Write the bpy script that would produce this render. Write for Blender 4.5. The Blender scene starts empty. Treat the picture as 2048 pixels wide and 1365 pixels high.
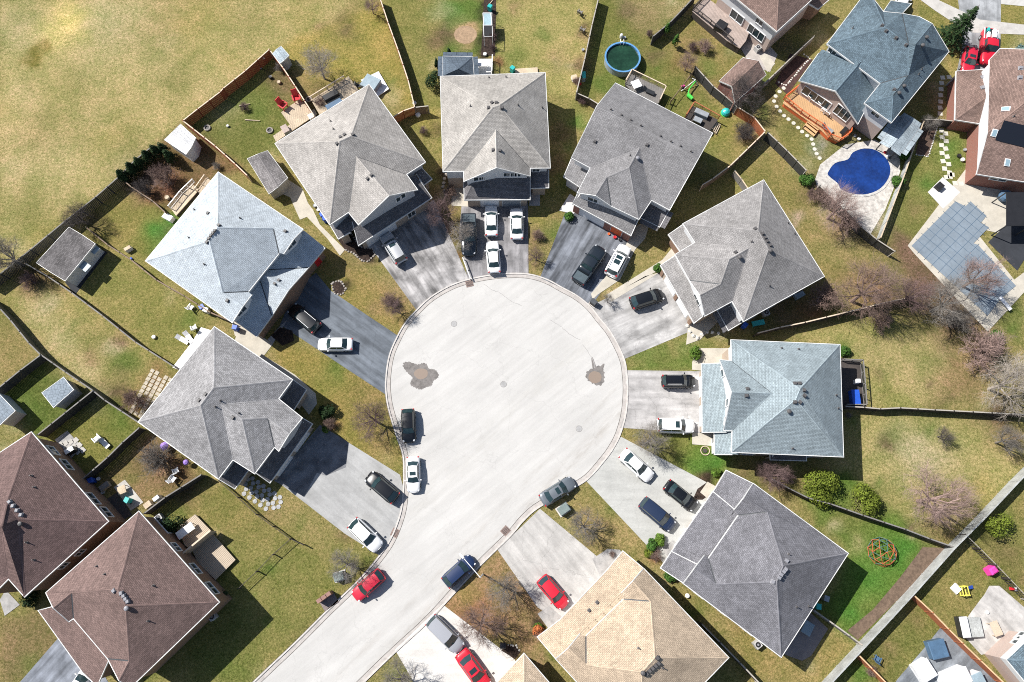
import bpy, bmesh, math, random
import numpy as np
from mathutils import Vector, Matrix
from mathutils.bvhtree import BVHTree
from mathutils.geometry import tessellate_polygon
random.seed(7)
C = bpy.context.scene.collection
# ------------------------------------------------------------------ camera, sky, sun, exposure
H, F = 86.0, 1365.0                       # drone height (m), focal length in pixels of the 2048 px photograph
TH = math.atan(400/1365)                  # tilt forward from straight down
cT, sT = math.cos(TH), math.sin(TH)
cam = bpy.data.objects.new('camera', bpy.data.cameras.new('camera')); C.objects.link(cam)
cam.location = (0, 0, H); cam.rotation_euler = (TH, 0, 0)
cam.data.sensor_width = 36; cam.data.lens = 36*F/2048; cam.data.clip_end = 3000
bpy.context.scene.camera = cam
SUN_EL, SUN_AZ = math.radians(46), math.radians(153)       # direction the light comes from (angle from +X, counter-clockwise)
w = bpy.data.worlds.new('World'); bpy.context.scene.world = w; w.use_nodes = True
nt = w.node_tree; nt.nodes.clear()
sky = nt.nodes.new('ShaderNodeTexSky'); sky.sky_type = 'NISHITA'; sky.sun_disc = False
sky.sun_elevation = SUN_EL; sky.sun_rotation = math.radians(90) - SUN_AZ; sky.dust_density = 1.0
bg = nt.nodes.new('ShaderNodeBackground'); bg.inputs[1].default_value = 0.072
wo = nt.nodes.new('ShaderNodeOutputWorld')
nt.links.new(sky.outputs[0], bg.inputs[0]); nt.links.new(bg.outputs[0], wo.inputs[0])
sun = bpy.data.objects.new('sun', bpy.data.lights.new('sun', 'SUN')); C.objects.link(sun)
sun.data.energy = 5.0; sun.data.angle = math.radians(0.5); sun.data.color = (1.0, 0.965, 0.91)
sd = Vector((math.cos(SUN_EL)*math.cos(SUN_AZ), math.cos(SUN_EL)*math.sin(SUN_AZ), math.sin(SUN_EL)))
sun.rotation_euler = sd.to_track_quat('Z', 'Y').to_euler(); sun.location = sd*60
vs = bpy.context.scene.view_settings
vs.view_transform = 'Standard'; vs.look = 'None'; vs.gamma = 1; vs.use_curve_mapping = False; vs.exposure = 0.58
bpy.context.scene.cycles.max_bounces = 5
bpy.context.scene.cycles.use_denoising = False; bpy.context.scene.cycles.filter_width = 1.0
# ------------------------------------------------------------------ helpers
def G(px, py, z=0.0):
    """world point at height z seen at pixel (px,py) of the 2048x1365 survey photograph"""
    x = (px-1024)/F; y = (682.5-py)/F
    t = (z-H)/(y*sT-cT)
    return Vector((x*t, (y*cT+sT)*t, z))
def P(v):
    dz = v[2]-H; yc = v[1]*cT+dz*sT; zc = -v[1]*sT+dz*cT
    return (1024+F*v[0]/-zc, 682.5-F*yc/-zc)
def ray(px, py):
    return Vector((0, 0, H)), Vector(((px-1024)/F, ((682.5-py)/F)*cT+sT, ((682.5-py)/F)*sT-cT))
def pts(s, z=0.0):
    a = [float(t) for t in s.replace(',', ' ').split()]
    return [G(a[i], a[i+1], z) for i in range(0, len(a), 2)]
def tag(o, label=None, cat=None, group=None, kind=None):
    if label: o['label'] = label
    if cat: o['category'] = cat
    if group: o['group'] = group
    if kind: o['kind'] = kind
    return o
def thing(name, label, cat, loc=(0, 0, 0), rz=0, group=None):
    o = bpy.data.objects.new(name, None); C.objects.link(o)
    o.location = loc; o.rotation_euler = (0, 0, rz); o.empty_display_size = .3
    return tag(o, label, cat, group)
class MB:
    def __init__(s): s.v = []; s.f = []; s.m = []; s.uv = {}
    def face(s, vs, m=0, uv=None):
        n = len(s.v); s.v += [tuple(q) for q in vs]; s.f.append(tuple(range(n, n+len(vs)))); s.m.append(m)
        if uv: s.uv[len(s.f)-1] = uv
    def poly(s, vs, m=0, uv=None, flip=False):
        """robust triangulated polygon (plan view), facing up"""
        vs = [Vector(q) for q in vs]
        for t in tessellate_polygon([[Vector((q[0], q[1], 0)) for q in vs]]):
            a, b, c = [vs[i] for i in t]
            up = (b-a).cross(c-a).z > 0
            tt = t if up != flip else (t[0], t[2], t[1])
            s.face([vs[i] for i in tt], m, [uv[i] for i in tt] if uv else None)
    def box(s, c, size, rz=0, m=0, rx=0, ry=0, taper=1.0):
        hx, hy, hz = size[0]/2, size[1]/2, size[2]/2
        M = Matrix.Translation(c) @ Matrix.Rotation(rz, 4, 'Z') @ Matrix.Rotation(ry, 4, 'Y') @ Matrix.Rotation(rx, 4, 'X')
        p = [M @ Vector((x*hx*(taper if z > 0 else 1), y*hy*(taper if z > 0 else 1), z*hz)) for z in (-1, 1) for x, y in ((-1, -1), (1, -1), (1, 1), (-1, 1))]
        for q in ((3, 2, 1, 0), (4, 5, 6, 7), (0, 1, 5, 4), (1, 2, 6, 5), (2, 3, 7, 6), (3, 0, 4, 7)):
            s.face([p[i] for i in q], m)
    def prism(s, base, z0, z1, m=0, mtop=None):
        """vertical prism over a plan polygon"""
        a = [Vector((q[0], q[1], z0)) for q in base]; b = [Vector((q[0], q[1], z1)) for q in base]
        area = sum(a[i].x*a[(i+1) % len(a)].y-a[(i+1) % len(a)].x*a[i].y for i in range(len(a)))
        if area < 0: a.reverse(); b.reverse()
        s.poly(b, m if mtop is None else mtop)
        n = len(a)
        for i in range(n):
            j = (i+1) % n; s.face([a[i], a[j], b[j], b[i]], m)
    def tube(s, p0, p1, r0, r1=None, n=6, m=0, cap=True):
        p0, p1 = Vector(p0), Vector(p1); r1 = r0 if r1 is None else r1
        d = (p1-p0)
        if d.length < 1e-6: return
        d.normalize(); a = d.orthogonal().normalized(); b = d.cross(a)
        A = [p0+(a*math.cos(2*math.pi*i/n)+b*math.sin(2*math.pi*i/n))*r0 for i in range(n)]
        B = [p1+(a*math.cos(2*math.pi*i/n)+b*math.sin(2*math.pi*i/n))*r1 for i in range(n)]
        for i in range(n):
            j = (i+1) % n; s.face([A[i], A[j], B[j], B[i]], m)
        if cap: s.face(B, m); s.face(A[::-1], m)
    def path(s, P_, r, n=6, m=0, closed=False):
        k = len(P_)
        for i in range(k if closed else k-1): s.tube(P_[i], P_[(i+1) % k], r, r, n, m)
    def disc(s, c, r, z=None, n=24, m=0):
        s.face([(c[0]+r*math.cos(2*math.pi*i/n), c[1]+r*math.sin(2*math.pi*i/n), c[2] if z is None else z) for i in range(n)], m)
    def lathe(s, c, prof, n=20, m=0):
        """prof: list of (r,z) from bottom to top around c"""
        R = [[Vector((c[0]+r*math.cos(2*math.pi*i/n), c[1]+r*math.sin(2*math.pi*i/n), c[2]+z)) for i in range(n)] for r, z in prof]
        for k in range(len(R)-1):
            for i in range(n):
                j = (i+1) % n; s.face([R[k][i], R[k][j], R[k+1][j], R[k+1][i]], m)
        if prof[-1][0] > 1e-4: s.face(R[-1], m)
    def build(s, name, mats, parent=None, local=False, smooth=False, merge=False):
        me = bpy.data.meshes.new(name)
        off = Vector((0, 0, 0))
        if parent is not None and not local:
            q = parent
            while q is not None: off += q.location; q = q.parent
        me.from_pydata([tuple(Vector(q)-off) for q in s.v], [], s.f)
        mats = mats if isinstance(mats, (list, tuple)) else [mats]
        for q in mats: me.materials.append(q)
        me.polygons.foreach_set('material_index', s.m)
        if s.uv:
            ul = me.uv_layers.new(name='UVMap')
            for fi, uv in s.uv.items():
                for k, li in enumerate(me.polygons[fi].loop_indices): ul.data[li].uv = uv[k]
        if merge:
            bm = bmesh.new(); bm.from_mesh(me); bmesh.ops.remove_doubles(bm, verts=bm.verts, dist=merge if merge is not True else 1e-4); bm.to_mesh(me); bm.free()
        if smooth: me.polygons.foreach_set('use_smooth', [True]*len(me.polygons))
        me.update()
        o = bpy.data.objects.new(name, me); C.objects.link(o)
        if parent is not None: o.parent = parent
        return o
def dup(root, loc, rz=0, label=None, scale=None, group=None, mats=None):
    r = root.copy(); C.objects.link(r); r.location = loc; r.rotation_euler = (0, 0, rz)
    if scale is not None: r.scale = (scale,)*3 if not isinstance(scale, tuple) else scale
    if label: r['label'] = label
    if group: r['group'] = group
    def rec(src, dst):
        for ch in list(src.children):
            c = ch.copy(); C.objects.link(c); c.parent = dst; remat(c, mats); rec(ch, c)
    remat(r, mats); rec(root, r)
    return r
def remat(o, mats):
    if not mats or o.type != 'MESH': return
    for s_ in o.material_slots:
        if s_.material and s_.material.name in mats:
            nm = mats[s_.material.name]; s_.link = 'OBJECT'; s_.material = nm
# ------------------------------------------------------------------ materials
def nodes(name):
    m = bpy.data.materials.new(name); m.use_nodes = True; t = m.node_tree
    b = t.nodes['Principled BSDF']
    return m, t, b
def N(t, typ, **kw):
    n = t.nodes.new(typ)
    for k, v_ in kw.items():
        if k.startswith('i_'): n.inputs[k[2:].replace('_', ' ')].default_value = v_
        else: setattr(n, k, v_)
    return n
def ramp(t, src, stops):
    r = t.nodes.new('ShaderNodeValToRGB'); e = r.color_ramp.elements
    while len(e) < len(stops): e.new(0.5)
    for i, (p, c) in enumerate(stops):
        e[i].position = p; e[i].color = (c, c, c, 1) if isinstance(c, (int, float)) else (*c, 1)
    t.links.new(src, r.inputs[0]); return r
def mul(t, a, b, f=1.0):
    m = t.nodes.new('ShaderNodeMix'); m.data_type = 'RGBA'; m.blend_type = 'MULTIPLY'; m.inputs[0].default_value = f
    t.links.new(a, m.inputs[6]); t.links.new(b, m.inputs[7]); return m.outputs[2]
def mat(name, col, rough=.8, n1=(1.5, .15), n2=(12, .12), bump=0.0, metal=0, coat=0, obj=False, spec=None):
    """paint/stone/wood with two scales of tonal variation"""
    m, t, b = nodes(name)
    geo = N(t, 'ShaderNodeTexCoord') if obj else N(t, 'ShaderNodeNewGeometry')
    co = geo.outputs['Object'] if obj else geo.outputs['Position']
    rgb = N(t, 'ShaderNodeRGB'); rgb.outputs[0].default_value = (*col, 1)
    out = rgb.outputs[0]
    for sc, am in (n1, n2):
        if am <= 0: continue
        n = N(t, 'ShaderNodeTexNoise', i_Scale=sc, i_Detail=4.0, i_Roughness=.6); t.links.new(co, n.inputs['Vector'])
        r = ramp(t, n.outputs[0], [(.3, 1-am), (.7, 1+am)])
        out = mul(t, out, r.outputs[0])
        last = n
    t.links.new(out, b.inputs['Base Color']); b.inputs['Roughness'].default_value = rough; b.inputs['Metallic'].default_value = metal
    if coat: b.inputs['Coat Weight'].default_value = coat; b.inputs['Coat Roughness'].default_value = .06
    if spec is not None: b.inputs['Specular IOR Level'].default_value = spec
    if bump:
        bp = N(t, 'ShaderNodeBump', i_Strength=bump, i_Distance=.05); t.links.new(last.outputs[0], bp.inputs['Height']); t.links.new(bp.outputs[0], b.inputs['Normal'])
    return m
def shingle(name, col, var=.30, course=.16, tint=(1, 1, 1), big=.15):
    """asphalt shingles laid in courses along the slope (UV in metres)"""
    m, t, b = nodes(name)
    uv = N(t, 'ShaderNodeUVMap')
    br = N(t, 'ShaderNodeTexBrick', i_Scale=1.0); br.offset = .5
    br.inputs['Brick Width'].default_value = .36; br.inputs['Row Height'].default_value = course; br.inputs['Mortar Size'].default_value = .012
    br.inputs['Bias'].default_value = -.1
    br.inputs['Color1'].default_value = (*[c*(1+var) for c in col], 1); br.inputs['Color2'].default_value = (*[c*(1-var)*q for c, q in zip(col, tint)], 1)
    br.inputs['Mortar'].default_value = (*[c*.42 for c in col], 1)
    t.links.new(uv.outputs[0], br.inputs['Vector'])
    out = br.outputs[0]
    geo = N(t, 'ShaderNodeNewGeometry')
    for sc, am in ((.22, big), (1.0, .11), (4.0, .11), (9.0, .15)):
        n = N(t, 'ShaderNodeTexNoise', i_Scale=sc, i_Detail=3.0); t.links.new(geo.outputs['Position'], n.inputs['Vector'])
        out = mul(t, out, ramp(t, n.outputs[0], [(.3, 1-am), (.7, 1+am)]).outputs[0])
    t.links.new(out, b.inputs['Base Color']); b.inputs['Roughness'].default_value = .9; b.inputs['Specular IOR Level'].default_value = .25
    bp = N(t, 'ShaderNodeBump', i_Strength=.5, i_Distance=.02); t.links.new(br.outputs['Fac'], bp.inputs['Height']); bp.invert = True
    t.links.new(bp.outputs[0], b.inputs['Normal'])
    return m
def brickm(name, c1, c2, mortar, bw=.22, bh=.075):
    m, t, b = nodes(name)
    uv = N(t, 'ShaderNodeUVMap')
    br = N(t, 'ShaderNodeTexBrick', i_Scale=1.0); br.inputs['Brick Width'].default_value = bw; br.inputs['Row Height'].default_value = bh
    br.inputs['Mortar Size'].default_value = .008
    br.inputs['Color1'].default_value = (*c1, 1); br.inputs['Color2'].default_value = (*c2, 1); br.inputs['Mortar'].default_value = (*mortar, 1)
    t.links.new(uv.outputs[0], br.inputs['Vector']); t.links.new(br.outputs[0], b.inputs['Base Color']); b.inputs['Roughness'].default_value = .9
    return m
def siding(name, col):
    m, t, b = nodes(name)
    uv = N(t, 'ShaderNodeUVMap'); wv = N(t, 'ShaderNodeTexWave', i_Scale=1.0, bands_direction='Y', wave_profile='SAW')
    wv.inputs['Scale'].default_value = 1.6
    t.links.new(uv.outputs[0], wv.inputs['Vector'])
    rgb = N(t, 'ShaderNodeRGB'); rgb.outputs[0].default_value = (*col, 1)
    out = mul(t, rgb.outputs[0], ramp(t, wv.outputs[0], [(0, .72), (.15, 1.0)]).outputs[0])
    t.links.new(out, b.inputs['Base Color']); b.inputs['Roughness'].default_value = .6
    return m
def glassm(name, col=(.03, .045, .05), rough=.06):
    m, t, b = nodes(name)
    b.inputs['Base Color'].default_value = (*col, 1); b.inputs['Roughness'].default_value = rough; b.inputs['Specular IOR Level'].default_value = .7
    return m
M = {}
M['trim'] = mat('white_trim', (.62, .62, .605), .5, n1=(.7, .16), n2=(8, .10))
M['trim_tan'] = mat('cream_trim', (.68, .62, .5), .5)
M['trim_grey'] = mat('grey_trim', (.34, .35, .36), .5)
M['valley'] = mat('dark_flashing', (.05, .055, .06), .5)
M['white_siding'] = siding('white_siding', (.62, .63, .64))
M['grey_siding'] = siding('grey_siding', (.42, .44, .47))
M['cream_siding'] = siding('cream_siding', (.52, .49, .42))
M['red_brick'] = brickm('red_brick', (.26, .07, .045), (.20, .06, .04), (.3, .26, .22))
M['brown_brick'] = brickm('brown_brick', (.27, .15, .09), (.20, .11, .07), (.25, .2, .16))
M['pink_brick'] = brickm('pink_brick', (.46, .34, .29), (.40, .30, .26), (.5, .45, .4))
M['tan_brick'] = brickm('tan_brick', (.40, .31, .23), (.34, .26, .2), (.45, .4, .35))
M['glass'] = glassm('window_glass')
M['frame'] = mat('window_frame', (.75, .75, .75), .4, n1=(1, 0), n2=(1, 0))
M['vent'] = mat('vent_metal', (.09, .085, .085), .5)
M['vent_light'] = mat('pale_vent_metal', (.24, .24, .26), .5)
M['black'] = mat('black_plastic', (.015, .015, .017), .5)
M['dark_metal'] = mat('dark_metal', (.04, .042, .045), .4, metal=.3)
M['white_plastic'] = mat('white_plastic', (.78, .78, .78), .4)
M['grey_metal'] = mat('grey_metal', (.35, .37, .39), .45, metal=.3)
def wood(name, col, am=.18):
    return mat(name, col, .8, n1=(.8, am), n2=(9, am))
M['cedar'] = wood('cedar_wood', (.36, .12, .05)); M['pale_wood'] = wood('pale_wood', (.52, .42, .3)); M['grey_wood'] = wood('grey_weathered_wood', (.19, .18, .17))
M['dark_wood'] = wood('dark_brown_wood', (.055, .045, .04)); M['deck_pink'] = wood('pinkish_deck_boards', (.40, .32, .28)); M['orange_wood'] = wood('orange_stained_wood', (.60, .13, .04), .1)
M['deck_tan'] = wood('tan_deck_boards', (.55, .34, .17), .1); M['beige_wood'] = wood('beige_deck_boards', (.50, .41, .31), .1); M['silver_wood'] = wood('silver_grey_fence_wood', (.36, .37, .36), .25)
M['green_metal'] = mat('green_painted_metal', (.07, .11, .09), .5); M['teal'] = mat('teal_plastic', (.03, .42, .40), .4); M['blue'] = mat('blue_plastic', (.02, .09, .48), .4)
M['lime'] = mat('lime_plastic', (.08, .62, .08), .4); M['pink'] = mat('pink_plastic', (.75, .06, .35), .4); M['red'] = mat('red_plastic', (.55, .02, .03), .4)
M['yellow'] = mat('yellow_plastic', (.7, .62, .1), .4); M['purple'] = mat('purple_fabric', (.32, .2, .6), .6); M['orange'] = mat('orange_paint', (.75, .13, .03), .4)
M['rubber'] = mat('tyre_rubber', (.02, .02, .02), .8)
M['tub'] = mat('blue_grey_tub_cover', (.26, .33, .37), .5); M['spa_blue'] = mat('slate_blue_cover', (.07, .13, .21), .5, n1=(1, .2))
# ------------------------------------------------------------------ ground with its turf, soil and mulch areas
def inpoly(X, Y, poly):
    r = np.zeros(X.shape, bool); n = len(poly); j = n-1
    for i in range(n):
        xi, yi, xj, yj = poly[i][0], poly[i][1], poly[j][0], poly[j][1]
        cnd = ((yi > Y) != (yj > Y)) & (X < (xj-xi)*(Y-yi)/((yj-yi) or 1e-9)+xi); r ^= cnd; j = i
    return r
TAN = (.355, .30, .13); OLIVE = (.175, .172, .055); GREEN = (.10, .15, .032); GOLD = (.285, .235, .07); DIRT = (.13, .085, .055); STRAW = (.40, .33, .17); MULCH = (.045, .03, .024)
VIV = (.055, .17, .025); PALE = (.34, .31, .17); REDD = (.19, .085, .05); RUSS = (.235, .165, .085)
REG = [  # (pixel polygon, colour)
 ('0 0 700 0 640 80 545 98 365 240 238 355 0 560', TAN),
 ('540 98 640 60 765 0 830 216 740 180 625 210 600 150', GOLD),
 ('760 0 885 0 880 150 880 300 850 220 828 215', (.20, .19, .06)),
 ('885 0 975 0 968 110 885 125', GREEN),
 ('982 0 1190 0 1155 200 1098 190 1090 150 982 140', (.30, .265, .10)),
 ('1190 0 1345 0 1310 75 1430 200 1500 270 1400 300 1270 180 1165 195', (.155, .16, .045)),
 ('1225 0 1410 0 1310 72 1260 45', (.26, .22, .1)),
 ('1310 75 1390 30 1490 130 1440 190', (.22, .185, .065)),
 ('370 245 540 105 620 220 560 280 490 330', (.15, .155, .045)),
 ('235 360 370 245 490 340 430 350 330 430', (.16, .105, .05)),
 ('75 470 240 360 335 430 290 520 380 620 250 500', (.2, .18, .055)),
 ('0 590 75 500 300 700 280 800 130 740', (.30, .255, .10)),
 ('150 560 250 490 420 640 350 740 200 620', (.215, .2, .065)),
 ('0 600 100 720 0 800', (.22, .185, .07)),
 ('0 790 90 710 180 790 120 860 60 870', (.10, .125, .03)),
 ('80 870 200 790 290 860 180 980', (.165, .165, .045)),
 ('190 970 300 860 400 950 300 1020', (.21, .16, .07)),
 ('300 1020 460 960 600 1080 470 1200 380 1250 330 1365 660 1365 700 1150', (.2, .18, .06)),
 ('400 1100 600 1085 700 1150 650 1220 500 1365 270 1365', (.18, .175, .055)),
 ('0 1240 80 1215 130 1290 40 1365 0 1365', (.17, .14, .06)),
 ('640 480 790 590 830 640 800 720 640 600', (.24, .195, .065)),
 ('520 650 770 770 810 880 800 980 620 830', (.225, .19, .055)),
 ('1130 970 1290 1080 1240 1110 1090 1000', (.30, .235, .10)),
 ('880 1210 1000 1100 1100 1190 1080 1290 1020 1330', (.27, .19, .09)),
 ('740 1365 790 1300 860 1365', (.19, .18, .07)),
 ('1250 740 1430 700 1470 740 1250 745', (.13, .17, .04)),
 ('1245 860 1460 870 1450 950 1380 960', (.15, .175, .04)),
 ('1500 660 1840 600 1960 640 2000 820 1690 815 1680 690', (.28, .255, .095)),
 ('1690 830 2000 835 2048 930 1900 1085 1600 970 1690 920', (.30, .265, .105)),
 ('1690 690 2000 640 1990 830 1840 815', (.30, .26, .11)),
 ('1690 940 1880 1090 1710 1280 1640 1230 1700 1110 1600 990', (.105, .165, .032)),
 ('1440 1180 1700 1290 1640 1365 1500 1365', (.24, .195, .07)),
 ('1880 1080 1960 1010 2048 950 2048 1200 1900 1260 1830 1190', (.20, .18, .06)),
 ('1700 1300 1830 1190 1900 1255 1790 1365 1640 1365', (.18, .17, .055)),
 ('1480 340 1560 270 1650 360 1600 420 1640 520 1830 590 1640 660', (.215, .185, .065)),
 ('1540 170 1900 260 1600 400', (.17, .165, .05)),
 ('1780 330 1900 270 1940 330 1830 490 1770 470', (.165, .17, .05)),
 ('1830 0 2048 0 2048 170 1890 180 1860 110', (.225, .2, .065)),
 ('1990 640 2048 570 2048 700', (.14, .16, .045)),
 ('1780 450 1830 490 2000 640 1900 680 1830 600', (.17, .12, .07)),
]
BLOB = [  # px, py, radius px, colour, strength
 (95, 75, 34, (.50, .43, .17), .8), (140, 45, 40, (.52, .44, .15), .85), (200, 25, 30, (.46, .40, .2), .5), (75, 108, 17, (.17, .14, .025), 1.1), (60, 128, 15, (.16, .135, .025), 1.1), (90, 88, 13, (.2, .16, .035), .9), (30, 60, 60, PALE, .4), (220, 60, 60, PALE, .4), (330, 50, 70, RUSS, .25), (350, 165, 45, OLIVE, .5), (420, 20, 50, GOLD, .35), (60, 20, 40, GREEN, .3), (250, 290, 60, OLIVE, .5), (80, 270, 60, RUSS, .25),
 (40, 190, 40, (.46, .38, .2), .45), (10, 240, 40, (.46, .38, .2), .45), (180, 130, 50, (.42, .36, .18), .35), (260, 20, 40, (.44, .37, .2), .4), (300, 110, 60, (.36, .31, .15), .4), (120, 330, 60, (.40, .34, .17), .4), (30, 340, 40, (.40, .34, .18), .4), (420, 90, 50, (.40, .33, .15), .35), (200, 250, 40, (.40, .34, .17), .4), (500, 20, 30, (.40, .33, .15), .4), (150, 400, 40, (.36, .3, .14), .4), (620, 70, 30, (.36, .27, .08), .4),
 (60, 430, 60, OLIVE, .6), (170, 200, 80, OLIVE, .25), (500, 40, 50, OLIVE, .5), (600, 30, 60, (.24, .22, .07), .5), (680, 60, 40, OLIVE, .5),
 (930, 68, 22, (.42, .28, .16), 1.6), (872, 80, 14, RUSS, .5), (900, 20, 30, VIV, .6), (975, 40, 14, MULCH, 1.2), (970, 80, 14, MULCH, 1.2), (965, 110, 14, MULCH, 1.2), (968, 10, 12, MULCH, 1.2), (995, 60, 10, DIRT, .8), (995, 120, 12, REDD, .9),
 (1170, 60, 14, DIRT, .8), (1160, 130, 16, DIRT, .8), (1290, 40, 40, RUSS, .4), (1255, 20, 20, DIRT, .5), (1310, 110, 20, DIRT, .5), (1390, 90, 30, RUSS, .5), (1420, 140, 25, GREEN, .6), (1365, 130, 22, REDD, .4), (1240, 175, 40, GREEN, .5), (1200, 170, 20, GREEN, .6), (1155, 240, 20, VIV, .7), (1140, 290, 12, VIV, .5),
 (1120, 270, 30, DIRT, .6), (1110, 330, 25, DIRT, .6), (1430, 180, 20, RUSS, .5), (1450, 260, 50, GOLD, .4), (1490, 265, 20, DIRT, .8),
 (555, 150, 26, DIRT, .6), (570, 180, 22, DIRT, .5), (470, 200, 30, GREEN, .5), (520, 220, 30, GREEN, .5), (620, 170, 40, RUSS, .5), (620, 220, 25, REDD, .5), (640, 190, 20, DIRT, .6), (780, 190, 20, STRAW, .8), (560, 290, 20, GREEN, .5),
 (330, 370, 35, REDD, .9), (300, 350, 40, DIRT, .9), (270, 370, 30, DIRT, .8), (400, 290, 25, DIRT, .5), (420, 330, 25, RUSS, .5), (320, 465, 30, VIV, 1.0), (345, 440, 20, VIV, .8), (300, 490, 20, GREEN, .6),
 (180, 450, 25, DIRT, .8), (60, 560, 30, DIRT, .9), (90, 570, 35, RUSS, .8), (120, 680, 35, STRAW, 1.0), (75, 630, 35, STRAW, .9), (170, 740, 35, STRAW, .9), (200, 680, 45, OLIVE, .6), (240, 720, 35, OLIVE, .5), (230, 790, 30, DIRT, .9), (270, 810, 25, REDD, .6), (310, 760, 30, REDD, .5), (250, 740, 20, DIRT, .4),
 (60, 840, 40, GREEN, .6), (240, 850, 30, GREEN, .5), (320, 920, 45, DIRT, .75), (350, 940, 25, REDD, .8), (300, 890, 15, REDD, .4), (340, 890, 15, DIRT, .5),
 (240, 900, 20, OLIVE, .5), (550, 1100, 50, OLIVE, .3), (450, 1330, 50, GREEN, .4), (20, 1290, 25, RUSS, .5), (60, 1330, 25, GREEN, .4),
 (700, 520, 40, RUSS, .4), (790, 600, 40, RUSS, .5), (650, 610, 20, MULCH, .8), (565, 670, 16, MULCH, 1.2), (690, 575, 10, MULCH, .9), (700, 480, 12, MULCH, 1.2), (735, 512, 14, MULCH, 1.2), (720, 500, 10, MULCH, 1.2),
 (660, 850, 14, REDD, .9), (740, 800, 50, RUSS, .4), (770, 880, 40, RUSS, .4), (800, 950, 30, OLIVE, .5), (650, 760, 40, GREEN, .3),
 (870, 260, 14, DIRT, .7), (850, 240, 25, GOLD, .6), (880, 400, 30, REDD, .7), (890, 350, 20, MULCH, .9), (900, 460, 20, REDD, .8), (910, 510, 12, REDD, .7), (900, 380, 20, DIRT, .7),
 (1075, 480, 22, RUSS, .8), (1070, 530, 14, RUSS, .8), (1080, 430, 20, GOLD, .5), (1225, 585, 16, STRAW, .8), (1205, 600, 12, RUSS, .7), (1290, 560, 20, GOLD, .4),
 (1180, 1060, 50, RUSS, .3), (950, 1230, 60, (.22, .11, .06), .7), (1000, 1290, 25, GREEN, .4), (1000, 1170, 40, RUSS, .6), (930, 1180, 30, GOLD, .4), (1020, 1310, 14, MULCH, 1.3), (1080, 1240, 14, MULCH, 1.1), (1310, 1110, 14, REDD, 1.0), (1250, 1120, 20, OLIVE, .4),
 (1290, 710, 30, VIV, .4), (1380, 690, 30, VIV, .4), (1430, 930, 30, VIV, .7), (1390, 930, 30, VIV, .5), (1290, 880, 30, RUSS, .6), (1340, 900, 30, RUSS, .4), (1410, 965, 20, MULCH, 1.3), (1385, 985, 12, MULCH, .9), (1530, 950, 22, DIRT, .9), (1500, 960, 16, OLIVE, .6), (1560, 970, 20, RUSS, .7),
 (1400, 660, 14, (.4, .36, .3), .8), (1440, 660, 14, (.4, .36, .3), .6), (1560, 620, 50, DIRT, .6), (1620, 620, 30, REDD, .6),
 (1720, 570, 50, RUSS, .9), (1760, 590, 40, REDD, .5), (1670, 430, 40, RUSS, .8), (1620, 390, 25, RUSS, .6), (1590, 440, 14, (.4, .3, .22), .8), (1700, 440, 40, DIRT, .6), (1630, 370, 20, DIRT, .6), (1800, 500, 30, DIRT, .6), (1850, 580, 60, DIRT, .8), (1900, 640, 50, DIRT, .7), (1960, 700, 50, RUSS, .8), (1940, 760, 50, RUSS, .8), (1900, 780, 40, RUSS, .6), (1990, 830, 40, DIRT, .8), (2020, 880, 30, RUSS, .7),
 (1850, 920, 60, PALE, .7), (1800, 880, 40, PALE, .5), (1960, 980, 30, GOLD, .4), (1930, 1000, 30, RUSS, .6), (1880, 1060, 40, RUSS, .6), (1860, 1000, 50, RUSS, .3), (1760, 1000, 30, OLIVE, .5), (1700, 880, 20, OLIVE, .4),
 (1800, 1110, 40, VIV, .8), (1740, 1160, 40, VIV, .6), (1700, 1230, 30, VIV, .8), (1850, 1110, 14, DIRT, .9), (1690, 1040, 40, OLIVE, .7), (1740, 1220, 20, OLIVE, .4), (1650, 1290, 20, OLIVE, .5), (1450, 1200, 25, DIRT, .6), (1480, 1240, 20, RUSS, .5),
 (1745, 1330, 25, REDD, .7), (1770, 1300, 20, RUSS, .5), (1830, 1240, 16, RUSS, .5), (1720, 1350, 30, VIV, .6), (1990, 1100, 40, OLIVE, .5), (2000, 1180, 20, GREEN, .5),
 (1570, 190, 18, GREEN, .5), (1590, 240, 20, (.1, .09, .04), .6), (1700, 260, 26, (.06, .05, .04), .9), (1640, 290, 20, (.3, .28, .24), .8), (1880, 130, 14, GREEN, .5), (1870, 190, 30, DIRT, .5), (1900, 300, 30, VIV, .5), (1860, 370, 20, VIV, .5), (1830, 420, 20, RUSS, .5), (1600, 35, 30, (.1, .08, .05), .7), (1560, 90, 25, (.1, .08, .05), .6),
 (1850, 20, 20, OLIVE, .4), (1900, 170, 14, OLIVE, .5), (1795, 350, 12, (.08, .1, .03), .8), (1740, 430, 30, (.42, .38, .34), .8),
]
xs = np.concatenate([[-900, -400, -200, -120], np.arange(-92, 92.1, .5), [120, 200, 400, 900]])
ys = np.concatenate([[-900, -400, -150, -60], np.arange(-30, 98.1, .5), [125, 200, 400, 900]])
X, Y = np.meshgrid(xs, ys)
PZ = -H; yc = Y*cT+PZ*sT; zc = -Y*sT+PZ*cT
zc = np.minimum(zc, -20); PX = 1024+F*X/-zc; PY = 682.5-F*yc/-zc
col = np.zeros(X.shape+(3,)); col[:] = (.23, .2, .075)
rs = np.random.RandomState(3)
jx = 6*np.sin(Y*1.3+np.sin(X*.9)*2); jy = 6*np.sin(X*1.1+np.sin(Y*1.2)*2)
for s_, c_ in REG:
    a = [float(t) for t in s_.split()]
    poly = list(zip(a[::2], a[1::2])); col[inpoly(PX+jx*.4, PY+jy*.4, poly)] = c_
rb_ = random.Random(21)
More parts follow.
